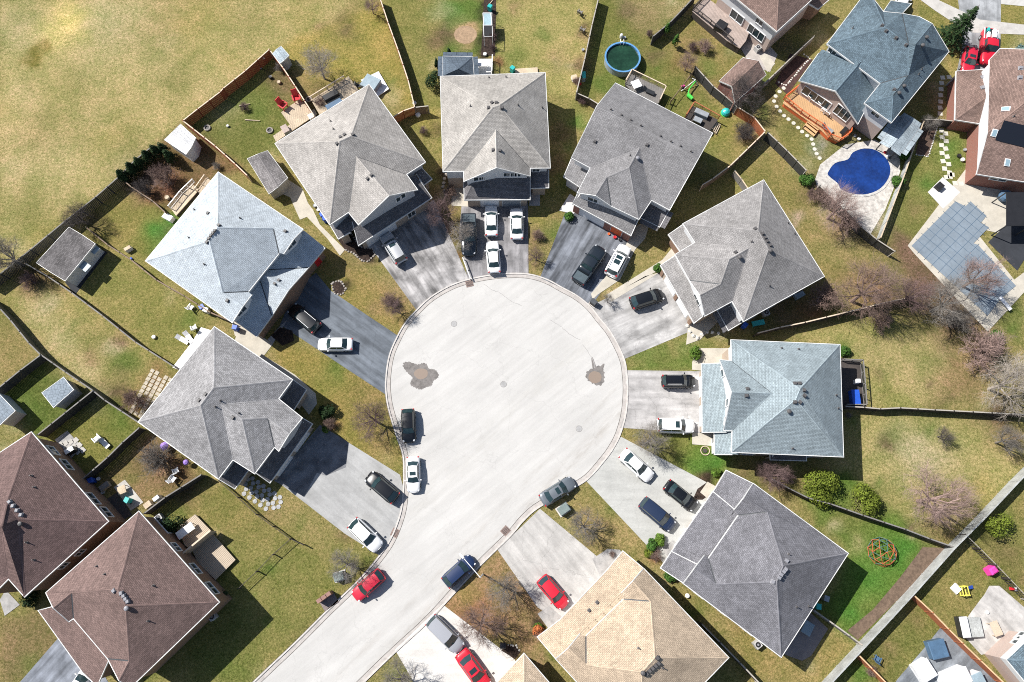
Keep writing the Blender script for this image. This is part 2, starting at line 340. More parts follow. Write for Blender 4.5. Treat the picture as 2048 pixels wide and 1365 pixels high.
for k in range(420):
    x, y = rb_.uniform(0, 2048), rb_.uniform(0, 1365); fld = (y < 560-x*.62) if x < 560 else False
    c_ = rb_.choice([OLIVE, GREEN, GREEN, GREEN, PALE, STRAW, RUSS, DIRT] if not fld else [OLIVE, OLIVE, OLIVE, PALE, GOLD])
    BLOB.append((x, y, rb_.uniform(8, 26) if not fld else rb_.uniform(14, 50), c_, rb_.uniform(.25, .75) if not fld else rb_.uniform(.1, .42)))
def blur(a):
    b = a.copy(); b[1:-1, 1:-1] = (a[1:-1, 1:-1]*2+a[:-2, 1:-1]+a[2:, 1:-1]+a[1:-1, :-2]+a[1:-1, 2:])/6; return b
col = blur(blur(col))
for px, py, r, c_, k in BLOB:
    d2 = ((PX+jx-px)**2+(PY+jy-py)**2)/(r*r*1.0)
    wgt = np.clip(k*np.exp(-d2*1.1)*1.15, 0, 1)[..., None]; col = col*(1-wgt)+np.array(c_)*wgt
nx, ny = len(xs), len(ys)
col *= np.array([.85, .86, .88])
vv = np.stack([X, Y, np.zeros_like(X)], -1).reshape(-1, 3)
idx = np.arange(nx*ny).reshape(ny, nx)
ff = np.stack([idx[:-1, :-1], idx[:-1, 1:], idx[1:, 1:], idx[1:, :-1]], -1).reshape(-1, 4)
me = bpy.data.meshes.new('ground'); me.from_pydata(vv.tolist(), [], ff.tolist())
ca = me.color_attributes.new('Turf', 'FLOAT_COLOR', 'POINT')
ca.data.foreach_set('color', np.concatenate([col.reshape(-1, 3), np.ones((nx*ny, 1))], 1).astype(np.float32).ravel())
m, t, b = nodes('ground_turf')
at = N(t, 'ShaderNodeVertexColor', layer_name='Turf'); geo = N(t, 'ShaderNodeNewGeometry'); out = at.outputs[0]
def nz(sc, lo, hi, p0=.3, p1=.7, det=4, tint0=None, tint1=None, rough=.6, dist=0.0):
    n = N(t, 'ShaderNodeTexNoise', i_Scale=sc, i_Detail=float(det), i_Roughness=rough, i_Distortion=dist); t.links.new(geo.outputs[0], n.inputs['Vector'])
    return ramp(t, n.outputs[0], [(p0, tint0 or lo), (p1, tint1 or hi)]).outputs[0], n
for args in ((.08, 0, 0, .38, .62, 4, (.90, .93, .86), (1.10, 1.05, 1.10)), (.38, 0, 0, .36, .64, 6, (.80, .87, .76), (1.15, 1.08, 1.14), .65), (2.2, 0, 0, .33, .67, 6, (.72, .80, .64), (1.26, 1.16, 1.32), .7)):
    o_, _n = nz(*args); out = mul(t, out, o_)
o_, _n = nz(4.6, 0, 0, .38, .62, 6, (.50, .54, .42), (1.5, 1.44, 1.56), .8, .8); out = mul(t, out, o_)
o_, _n2 = nz(11, 0, 0, .36, .64, 4, (.62, .66, .58), (1.4, 1.36, 1.42), .8); out = mul(t, out, o_)
# scattered fresh clumps
n = N(t, 'ShaderNodeTexNoise', i_Scale=1.1, i_Detail=7.0, i_Roughness=.8); t.links.new(geo.outputs[0], n.inputs['Vector'])
mk = ramp(t, n.outputs[0], [(.56, 0.0), (.66, .5)])
mx = t.nodes.new('ShaderNodeMix'); mx.data_type = 'RGBA'; mx.blend_type = 'MULTIPLY'; t.links.new(mk.outputs[0], mx.inputs[0]); t.links.new(out, mx.inputs[6]); mx.inputs[7].default_value = (.62, .80, .50, 1)
lit = mx.outputs[2]
for sc_, th_, cc_, am_ in ((1.7, .035, (2.0, 1.85, 1.9), .75), (1.1, .05, (.35, .34, .35), .8), (.45, .022, (2.6, 2.6, 3.2), .7)):   # dry leaves, worm casts, scraps
    vo = N(t, 'ShaderNodeTexVoronoi', i_Scale=sc_, i_Randomness=1.0); t.links.new(geo.outputs[0], vo.inputs['Vector'])
    mk = ramp(t, vo.outputs['Distance'], [(th_, am_), (th_*1.5, 0.0)])
    m3 = t.nodes.new('ShaderNodeMix'); m3.data_type = 'RGBA'; m3.blend_type = 'MULTIPLY'; m3.clamp_result = False; t.links.new(mk.outputs[0], m3.inputs[0]); t.links.new(lit, m3.inputs[6]); m3.inputs[7].default_value = (*cc_, 1); lit = m3.outputs[2]
t.links.new(lit, b.inputs['Base Color']); b.inputs['Roughness'].default_value = 1; b.inputs['Specular IOR Level'].default_value = .1
bp = N(t, 'ShaderNodeBump', i_Strength=.6, i_Distance=.08); t.links.new(_n.outputs[0], bp.inputs['Height']); t.links.new(bp.outputs[0], b.inputs['Normal'])
me.materials.append(m)
gr = bpy.data.objects.new('ground', me); C.objects.link(gr); tag(gr, 'dry spring turf of the gardens and the open field', kind='structure')
# ------------------------------------------------------------------ pavement materials
def pave(name, base, stain=(.6, .65), sc=.35, streak=None, fine=.10, cracks=0.0, rough=.9, tint=None):
    """weathered asphalt or concrete: broad stains, wheel wear along one direction, grain, hairline cracks"""
    m, t, b = nodes(name); geo = N(t, 'ShaderNodeNewGeometry'); rgb = N(t, 'ShaderNodeRGB'); rgb.outputs[0].default_value = (*base, 1); out = rgb.outputs[0]
    def nn(scale, lo, hi, p0, p1, vec=None, det=5.0, rg=.6):
        n = N(t, 'ShaderNodeTexNoise', i_Scale=scale, i_Detail=det, i_Roughness=rg); t.links.new(vec or geo.outputs[0], n.inputs['Vector'])
        return ramp(t, n.outputs[0], [(p0, lo), (p1, hi)]).outputs[0]
    out = mul(t, out, nn(sc, stain[0], 1.06, .34, stain[1]))
    if streak is not None:
        mp = N(t, 'ShaderNodeMapping'); mp.vector_type = 'TEXTURE'; mp.inputs['Rotation'].default_value = (0, 0, streak[0]); mp.inputs['Scale'].default_value = (streak[2] if len(streak) > 2 else 7, .8, 1)
        t.links.new(geo.outputs[0], mp.inputs[0]); out = mul(t, out, nn(.8, streak[1], 1.1, .36, .62, mp.outputs[0], 3.0))
    out = mul(t, out, nn(3.0, 1-fine, 1+fine*.6, .3, .7)); out = mul(t, out, nn(14, 1-fine, 1+fine, .3, .7))
    if cracks:
        vo = N(t, 'ShaderNodeTexVoronoi', i_Scale=.16); vo.feature = 'DISTANCE_TO_EDGE'
        n = N(t, 'ShaderNodeTexNoise', i_Scale=.9, i_Detail=4.0); t.links.new(geo.outputs[0], n.inputs['Vector'])
        ad = N(t, 'ShaderNodeMix'); ad.data_type = 'RGBA'; ad.blend_type = 'LINEAR_LIGHT'; ad.inputs[0].default_value = .6
        t.links.new(geo.outputs[0], ad.inputs[6]); t.links.new(n.outputs['Color'], ad.inputs[7]); t.links.new(ad.outputs[2], vo.inputs['Vector'])
        out = mul(t, out, ramp(t, vo.outputs[0], [(0, 1-cracks), (.006, 1.0)]).outputs[0])
    t.links.new(out, b.inputs['Base Color']); b.inputs['Roughness'].default_value = rough; b.inputs['Specular IOR Level'].default_value = .3
    return m
SHN = [0]
def sheet(name, s, z, m, label=None, kind='structure', pts3=None, thick=None):
    if name != 'road': SHN[0] += 1; z += .0004*SHN[0]
    q = pts3 if pts3 else pts(s); q = [(v_[0], v_[1], z) for v_ in q]
    mb = MB()
    if thick: mb.prism(q, z-thick, z)
    else: mb.poly(q)
    o = mb.build(name, m); return tag(o, label, kind=kind)
def smoothline(q, k=6, closed=False):
    q = [Vector(v_) for v_ in q]; n = len(q); out = []
    for i in range(n if closed else n-1):
        p1, p2 = q[i], q[(i+1) % n]; p0 = q[i-1] if (closed or i > 0) else p1*2-p2; p3 = q[(i+2) % n] if (closed or i+2 < n) else p2*2-p1
        for j in range(k):
            u = j/k; out.append(.5*((2*p1)+(p2-p0)*u+(2*p0-5*p1+4*p2-p3)*u*u+(3*p1-p0-3*p2+p3)*u**3))
    if not closed: out.append(q[-1])
    return out
ROAD_C = (.44, .43, .412)
M['road'] = pave('road_asphalt', ROAD_C, (.95, .6), .12, (math.radians(38), .998, 9), .03, .10)
# dried mud tracks along the street's right side, a broad band broken up by noise
t = M['road'].node_tree; b = t.nodes['Principled BSDF']; src = b.inputs['Base Color'].links[0].from_socket; geo = N(t, 'ShaderNodeNewGeometry')
q0, q1 = G(1085, 985), G(760, 1325); dd = (q1-q0).normalized(); nn_ = Vector((dd.y, -dd.x, 0))
for off_, wd_, dk in ((0, 1.1, (.80, .775, .75)), (-2.3, .6, (.88, .865, .85)), (-9.5, 2.2, (.95, .945, .93))):
    dp = N(t, 'ShaderNodeVectorMath', operation='DOT_PRODUCT'); dp.inputs[1].default_value = nn_; t.links.new(geo.outputs[0], dp.inputs[0])
    sb_ = N(t, 'ShaderNodeMath', operation='SUBTRACT'); t.links.new(dp.outputs['Value'], sb_.inputs[0]); sb_.inputs[1].default_value = q0.dot(nn_)-off_
    ab = N(t, 'ShaderNodeMath', operation='ABSOLUTE'); t.links.new(sb_.outputs[0], ab.inputs[0])
    band = ramp(t, ab.outputs[0], [(0.0, 1.0), (min(.99, wd_/3), 0.0)]); dv = N(t, 'ShaderNodeMath', operation='DIVIDE'); t.links.new(ab.outputs[0], dv.inputs[0]); dv.inputs[1].default_value = 3.0; t.links.new(dv.outputs[0], band.inputs[0])
    mp = N(t, 'ShaderNodeMapping'); mp.vector_type = 'TEXTURE'; mp.inputs['Rotation'].default_value = (0, 0, math.atan2(dd.y, dd.x)); mp.inputs['Scale'].default_value = (4, 1, 1); t.links.new(geo.outputs[0], mp.inputs[0])
    n = N(t, 'ShaderNodeTexNoise', i_Scale=1.1, i_Detail=7.0, i_Roughness=.7); t.links.new(mp.outputs[0], n.inputs['Vector']); nr = ramp(t, n.outputs[0], [(.42, 0), (.62, 1.0)])
    ml = N(t, 'ShaderNodeMath', operation='MULTIPLY'); t.links.new(band.outputs[0], ml.inputs[0]); t.links.new(nr.outputs[0], ml.inputs[1])
    mx = t.nodes.new('ShaderNodeMix'); mx.data_type = 'RGBA'; mx.blend_type = 'MULTIPLY'; t.links.new(ml.outputs[0], mx.inputs[0]); t.links.new(src, mx.inputs[6]); mx.inputs[7].default_value = (*dk, 1); src = mx.outputs[2]
t.links.new(src, b.inputs['Base Color'])
M['gutter'] = pave('gutter_concrete', (.43, .40, .375), (.82, .6), 1.2, None, .08)
M['kerb'] = pave('kerb_concrete', (.52, .49, .46), (.85, .6), 2.0, None, .06)
M['joint'] = mat('dark_joint_tar', (.10, .09, .08), .9)
ML = smoothline(pts('380 1492 512 1362 590 1288 654 1224 677 1202 719 1161 752 1123 782 1080 802 1028 808 985 809 948 807 909 792 864 779 820 774 792 773 759 780 712 797 672 814 644 837 619 862 596 897 575 932 562 975 553 1015 549 1056 550 1092 560 1124 577 1153 593 1179 614 1200 640 1222 668 1246 716 1253 755 1254 790 1250 830 1239 869 1226 895 1209 919 1174 958 1130 984 1074 1016 1045 1042 1020 1071 962 1128 912 1181 855 1243 790 1303 730 1361 590 1498'), 5)
sheet('road', None, .008, M['road'], 'pale grey asphalt cul-de-sac and the street leading to it', pts3=ML)
def ribbon(line, off0, off1, z, name, m, h=None, label=None):
    """strip beside a line, between two sideways offsets (positive = right of travel)"""
    mb = MB(); n = len(line); L, R = [], []
    for i in range(n):
        d = (line[min(i+1, n-1)]-line[max(i-1, 0)]); d.z = 0; d.normalize(); nn = Vector((d.y, -d.x, 0))
        L.append(line[i]+nn*off0); R.append(line[i]+nn*off1)
    for i in range(n-1):
        a, b_, c, d = L[i].copy(), L[i+1].copy(), R[i+1].copy(), R[i].copy()
        for q in (a, b_, c, d): q.z = z
        mb.face([d, c, b_, a])
        if h:
            for u, v_ in ((a, b_), (c, d)): mb.face([u, v_, v_-Vector((0, 0, h)), u-Vector((0, 0, h))])
    return tag(mb.build(name, m), label, kind='structure')
ribbon(ML, 0.02, .50, .013, 'gutter', M['gutter'], label='concrete gutter round the cul-de-sac')
ribbon(ML, .50, .56, .017, 'gutter_joint', M['joint'], label='dark dirt line where gutter meets asphalt')
ribbon(ML, -.16, .02, .10, 'kerb', M['kerb'], .12, 'rolled concrete kerb round the cul-de-sac')
ribbon(ML, -.22, -.16, .015, 'kerb_joint', M['joint'], label='dark soil line behind the kerb')
# ------------------------------------------------------------------ driveways, walks, beds (pixel outlines on the ground)
def ang(a, b_):
    p, q = pts(f'{a} {b_}'); return math.atan2(q.y-p.y, q.x-p.x)
def drive(name, s, base, stain, sdir, z=.022, cr=.25, **k):
    return sheet(name, s, z, pave('pave_'+name, base, stain, .45, (sdir, k.get('st', .6)), .07, cr), k.get('label'))
drive('driveway', '592 578 632 546 662 582 730 628 799 674 780 706 773 740 772 790 690 736 612 684 560 650', (.158, .178, .205), (.75, .6), ang('600 600', '780 730'), st=.6, label='blue grey driveway of the pale blue roofed house')
drive('driveway', '722 488 868 400 938 560 900 574 862 596 833 621 745 500', (.42, .405, .40), (.45, .6), ang('780 440', '880 590'), st=.5, label='stained light grey driveway left of the cul-de-sac head')
drive('driveway', '925 392 1056 392 1057 549 1015 548 975 552 936 561 918 470', (.30, .29, .295), (.6, .62), ang('990 420', '990 540'), st=.65, label='grey driveway under three white sedans')
drive('driveway', '1140 400 1285 470 1262 500 1183 612 1153 593 1124 577 1080 556', (.20, .215, .245), (.6, .62), ang('1190 440', '1120 560'), st=.36, label='dark blue grey driveway with white tyre wear')
drive('driveway', '1322 545 1400 655 1250 718 1222 668 1200 640 1182 612', (.42, .41, .40), (.62, .6), ang('1380 600', '1220 680'), st=.7, label='pale grey driveway under the black hatchback')
drive('driveway', '1250 741 1404 743 1404 868 1330 862 1240 856 1250 830 1254 790', (.42, .405, .395), (.7, .6), ang('1260 800', '1400 800'), st=.8, label='pale driveway of the light blue house')
drive('driveway', '1242 874 1430 974 1330 1130 1172 962 1209 919', (.385, .385, .365), (.94, .6), 0, cr=.12, st=.96, label='clean grey driveway with three parked cars')
drive('driveway', '995 1100 1080 1018 1250 1160 1120 1245 1075 1215', (.42, .405, .385), (.86, .6), ang('1040 1050', '1150 1180'), st=.85, label='pale concrete driveway of the tan roofed house')
drive('driveway', '550 960 640 850 800 950 809 985 800 1035 782 1080 760 1112 690 1068', (.34, .34, .335), (.88, .62), ang('600 900', '780 1060'), cr=.1, st=.9, label='lower driveway of the grey gabled house')
sheet('roof_shadow_patch', '548 962 640 850 697 885 692 935 652 952 634 946 608 994', .026, pave('pave_roof_shadow', (.20, .203, .215), (.6, .6), .6, (0.8, .8), .08, .2), 'older darker asphalt patch of a driveway')  # darker sheet cut to the roof's cast shadow, shade painted into the driveway colour
drive('driveway', '40 1365 118 1275 190 1320 250 1420 20 1400', (.24, .26, .30), (.6, .62), ang('130 1290', '60 1365'), st=.6, label='mottled blue grey driveway in the lower left corner')
drive('driveway', '790 1300 885 1209 1030 1320 1060 1420 860 1420', (.54, .52, .49), (.95, .6), 0, cr=.05, st=.97, label='bright concrete driveway at the bottom of the street')
drive('driveway', '1912 150 1925 90 1916 0 2002 0 2000 130 1990 160', (.32, .33, .34), (.6, .6), ang('1950 0', '1950 100'), st=.7, label='grey driveway of the brick house with two red vehicles')
conc = pave('pale_concrete', (.45, .43, .40), (.85, .6), .8, None, .06, .1); conc2 = pave('grey_concrete', (.36, .35, .34), (.75, .6), .9, None, .08, .2)
cream = pave('cream_concrete', (.47, .435, .37), (.88, .6), .8, None, .05); white = pave('white_concrete', (.58, .57, .56), (.92, .6), 1.0, None, .04)
asph = pave('dark_asphalt', (.035, .038, .045), (.8, .6), .6, None, .06); mulch = pave('bark_mulch', MULCH, (.6, .6), 3, None, .4, 0, 1)
sheet('sidewalk', '1840 0 1875 0 1960 40 2048 50 2048 70 1945 66 1905 45 1870 22', .03, conc, 'curving concrete sidewalk in the top right corner')
sheet('far_road', '1955 0 2048 -60 2048 13 1995 8', .018, M['road'], 'edge of a road in the top right corner')
for s_, m_, lb in (('570 740 612 775 632 790 634 808 618 830 580 780', cream, 'curving walk beside the grey gabled house'),
    ('480 650 545 690 528 712 590 750 632 788 600 800 575 770 470 680', cream, 'cream path between two houses'),
    ('462 640 510 660 545 690 530 705 470 672', cream, 'cream slab by the blue bins'),
    ('558 655 575 640 545 690 535 680', conc2, 'grey step slab'),
    ('596 380 626 420 640 450 690 500 680 512 655 478 610 430 590 395', cream, 'cream side path left of the tan roof house'),
    ('560 350 605 378 625 430 600 440 580 395 545 380', cream, 'path by the small shed'),
    ('903 372 935 372 936 414 903 412', cream, 'front step slab of the top house'),
    ('1060 372 1080 372 1080 412 1058 412', conc2, 'dark side walk right of the porch'),
    ('1118 422 1140 388 1162 404 1148 428', white, 'white front walk with red letters of chalk'),
    ('1258 478 1275 450 1302 440 1290 478 1270 500 1240 560 1195 590 1185 600 1182 588 1230 530', cream, 'long cream side walk beside the white car'),
    ('1213 590 1325 520 1345 495 1362 512 1330 535 1252 575 1290 553 1320 545 1222 604', cream, 'stepped cream walk above the black hatchback'),
    ('1376 652 1420 620 1440 640 1400 680 1372 690', cream, 'cream corner walk'),
    ('1384 725 1396 697 1465 697 1462 735 1404 742 1384 740', cream, 'cream front walk of the light blue house'),
    ('1384 867 1430 867 1430 893 1384 889', cream, 'cream slab below the white car'),
    ('1400 985 1415 964 1440 978 1418 1000', cream, 'cream slab by the dark bed'),
    ('1325 1100 1345 1080 1362 1093 1340 1120', conc2, 'grey slab beside shrubs'),
    ('1075 1228 1098 1212 1128 1238 1100 1262', conc2, 'grey front step slab'),
    ('1185 1118 1215 1098 1240 1100 1250 1125 1200 1155', conc2, 'grey paved corner with red shrub'),
    ('1545 1292 1620 1225 1656 1258 1622 1312 1604 1322 1570 1310', pave('grey_patio', (.25, .22, .215), (.85, .6), .8, None, .06), 'grey brown patio behind the dark grey house'),
    ('1968 1190 1978 1172 1998 1172 2048 1215 2048 1290 1962 1310 1925 1270 1932 1238 1960 1200', pave('pale_patio', (.47, .45, .43), (.75, .6), .7, (ang('1970 1190', '2020 1240'), .8), .06), 'pale patio of the white house'),
    ('1480 95 1510 60 1555 110 1540 145 1500 130', pave('pink_patio', (.40, .36, .33), (.85, .6), .9, None, .06), 'pinkish patio beside the brick house'),
    ('1518 113 1534 108 1550 128 1535 145', cream, 'cream slab beside the brown shed'),
    ('1630 360 1640 330 1690 290 1750 280 1800 310 1800 345 1770 420 1740 470 1690 430 1640 395', pave('pebbled_concrete', (.52, .49, .45), (.62, .6), 1.6, None, .16), 'pebbled pale concrete round the blue covered pool'),
    ('1870 420 1815 492 1830 510 1975 664 2048 585 2048 545 2028 560 1940 450 1990 370 1930 340', cream, 'cream concrete round the big covered pool'),
    ('1935 365 1990 372 2048 380 2048 480 2010 470 1945 455', cream, 'cream terrace of the brick house'),
    ('1855 385 1885 355 1920 385 1886 418', white, 'white concrete pad'),
    ('1976 485 2012 450 2013 385 2048 380 2048 520 2034 542', asph, 'dark asphalt court in the right corner'),
    ('110 880 135 862 165 895 140 920', conc2, 'weathered square pavers in a yard'),
    ('228 975 250 960 287 1005 262 1022', conc, 'pale paved corner in a yard'),
    ('212 1000 235 985 265 1030 240 1045', pave('dark_slab', (.07, .065, .065), (.8, .6), 1, None, .08), 'dark slab behind the brown house'),
    ('0 1200 12 1180 40 1210 10 1232', conc2, 'grey slab in front of a brown house')):
    sheet('walkway' if 'walk' in lb or 'path' in lb or 'step' in lb else 'patio', s_, .03, m_, lb)
pav = pave('blue_grey_patio', (.215, .235, .26), (.6, .62), .5, (ang('1880 1260', '1800 1350'), .7), .12)
sheet('patio', '1880 1256 2010 1370 2060 1430 1740 1440 1795 1358 1845 1300', .034, pav, 'stamped blue grey patio in the bottom right corner')
for s_, lb in (('968 0 992 0 990 112 962 112', 'dark mulch bed behind the top house'), ('1385 1000 1395 978 1418 962 1425 985 1405 1000', 'dark mulch bed at a driveway corner')):
    sheet('planting_bed', s_, .02, mulch, lb)
for s_, lb in (('674 478 700 465 722 495 745 498 750 510 738 524 722 522 708 508 690 500', 'edged mulch bed in front of the left garage'), ('542 672 560 655 585 662 588 682 565 692', 'round mulch bed'), ('664 566 682 562 692 578 684 590 668 588', 'small round mulch bed')):
    o = sheet('planting_bed', s_, .022, mulch, lb)
sheet('planting_bed', '1000 1300 1012 1290 1032 1292 1040 1304 1030 1318', .03, mulch, 'dark round bed at the bottom')
sheet('planting_bed', '1550 168 1580 108 1625 120 1575 190', .02, pave('red_brown_soil', (.075, .04, .035), (.7, .6), 2, None, .2), 'brown soil bed with a white stone edge')
sheet('planting_bed', '1640 980 1880 1090 1700 1300 1690 1290 1840 1110', .006, mulch) if False else None
sheet('planting_bed', '1846 241 1875 253 1856 314 1831 310', .02, pave('brown_bed_soil', (.10, .065, .05), (.7, .6), 2, None, .25), 'narrow brown bed with a pale edge right of the metal gazebo')
sheet('planting_bed', '1845 1095 1890 1096 1812 1183 1715 1280 1694 1262 1745 1220 1800 1155', .012, pave('brown_soil', (.15, .105, .075), (.75, .6), 1.5, None, .2), 'long brown soil bed along the silvery fence')
# stains, puddles, manholes, catch basins
pm, t, b = nodes('puddle_water'); b.inputs['Base Color'].default_value = (.25, .195, .155, 1); b.inputs['Roughness'].default_value = .35
wet = pave('damp_asphalt', (.20, .185, .175), (.7, .6), 1.5, None, .08)
def blot(name, c, rx, ry, z, m, label, n=220, jag=.18, seed=1, kind='structure', extra=None):
    r_ = random.Random(seed); c = G(*c); mb = MB(); ph = [(r_.uniform(0, 6.28), r_.choice((3, 5, 8, 13, 21, 34, 55)), r_.uniform(.2, 1)) for _ in range(12)]
    q = []
    for i in range(n):
        a = 2*math.pi*i/n; k = 1+jag*sum(w_*math.sin(f_*a+p_)/f_**.55 for p_, f_, w_ in ph)/2
        if extra: k *= extra(a)
        q.append((c.x+rx*k*math.cos(a), c.y+ry*k*math.sin(a), z))
    mb.poly(q); return tag(mb.build(name, m), label, kind=kind)
blot('damp_patch', (846, 752), 1.75, 1.5, .0125, wet, 'damp jagged stain round the left puddle', seed=4, jag=.5, extra=lambda a: 1+.85*math.exp(-((a-2.5)/.33)**2)+.3*math.exp(-((a-4.75)/.4)**2))
blot('puddle', (842, 748), .9, .72, .0165, pm, 'muddy brown puddle on the left of the cul-de-sac', jag=.08, seed=5, kind='stuff')
blot('damp_patch', (1192, 752), 1.2, 1.25, .0125, wet, 'damp stain round the right puddle', seed=8, jag=.3, extra=lambda a: 1+1.1*math.exp(-((a-1.75)/.13)**2)+.45*math.exp(-((a-.95)/.12)**2))
blot('puddle', (1190, 755), .85, .8, .0165, pm, 'round brown puddle on the right of the cul-de-sac', jag=.08, seed=9, kind='stuff')
for i, (x, y) in enumerate(((908, 648), (1007, 769), (1158, 858))):
    g = G(x, y); tq = thing('manhole_cover', ['round grey manhole cover near the top left kerb', 'faint round manhole cover in the middle of the cul-de-sac', 'round manhole cover near the right driveways'][i], 'manhole cover', (g.x, g.y, .01), group='manhole covers in the cul-de-sac')
    mb = MB(); mb.lathe((0, 0, 0), [(.42, 0), (.42, .008), (.36, .009)], 24); mb.build('ring', mat('iron_ring%d' % i, (.26, .25, .24), .8), tq, local=True)
    mb = MB(); mb.lathe((0, 0, .0), [(.355, 0), (.355, .012)], 24); mb.build('lid', mat('iron_lid%d' % i, (.33, .325, .32), .7), tq, local=True)
for i, (x, y, lb) in enumerate(((939, 568, 'catch basin grate at the kerb below the leaning board'), (1011, 1062, 'catch basin grate at the kerb right of the street'), (790, 1066, 'catch basin grate at the left kerb by the white car'))):
    g = G(x, y); a = [.25, .8, 1.15][i]; tq = thing('catch_basin', lb, 'storm drain', (g.x, g.y, .014), a, 'storm drains at the kerb')
    mb = MB(); mb.box((0, 0, .01), (1.0, .9, .02)); mb.build('frame', mat('rusty_frame%d' % i, (.22, .16, .14), .9, n2=(12, .4)), tq, local=True)
    mb = MB()
    for k in range(6): mb.box((-.35+.14*k, 0, .026), (.05, .62, .012))
    mb.build('grate', M['dark_metal'], tq, local=True)
mb = MB()
for u in range(5): pass

crk = mat('sealed_crack_tar', (.33, .32, .31), .9)
for k_, (s_, lb) in enumerate((('968 568 985 580 1003 588 1020 601 1044 612', 'sealed crack running from the catch basin into the cul-de-sac'), ('1165 690 1176 704 1186 722 1190 738', 'dark drip line above the right puddle'), ('1100 640 1120 652 1138 668 1160 680', 'thin crack in the upper right of the cul-de-sac'))):
    ln = smoothline(pts(s_), 5); ln = [p+Vector((random.uniform(-.06, .06), random.uniform(-.06, .06), 0)) for p in ln]; ribbon(ln, -.03, .035, .0135, 'road_crack', crk, label=lb)

blot('bare_patch', (931, 70), 1.72, 1.6, .012, pave('bare_tan_soil', (.34, .235, .15), (.8, .6), 1.5, None, .16, 0, 1), 'round bare tan patch on the lawn behind the top house', jag=.03, seed=3)
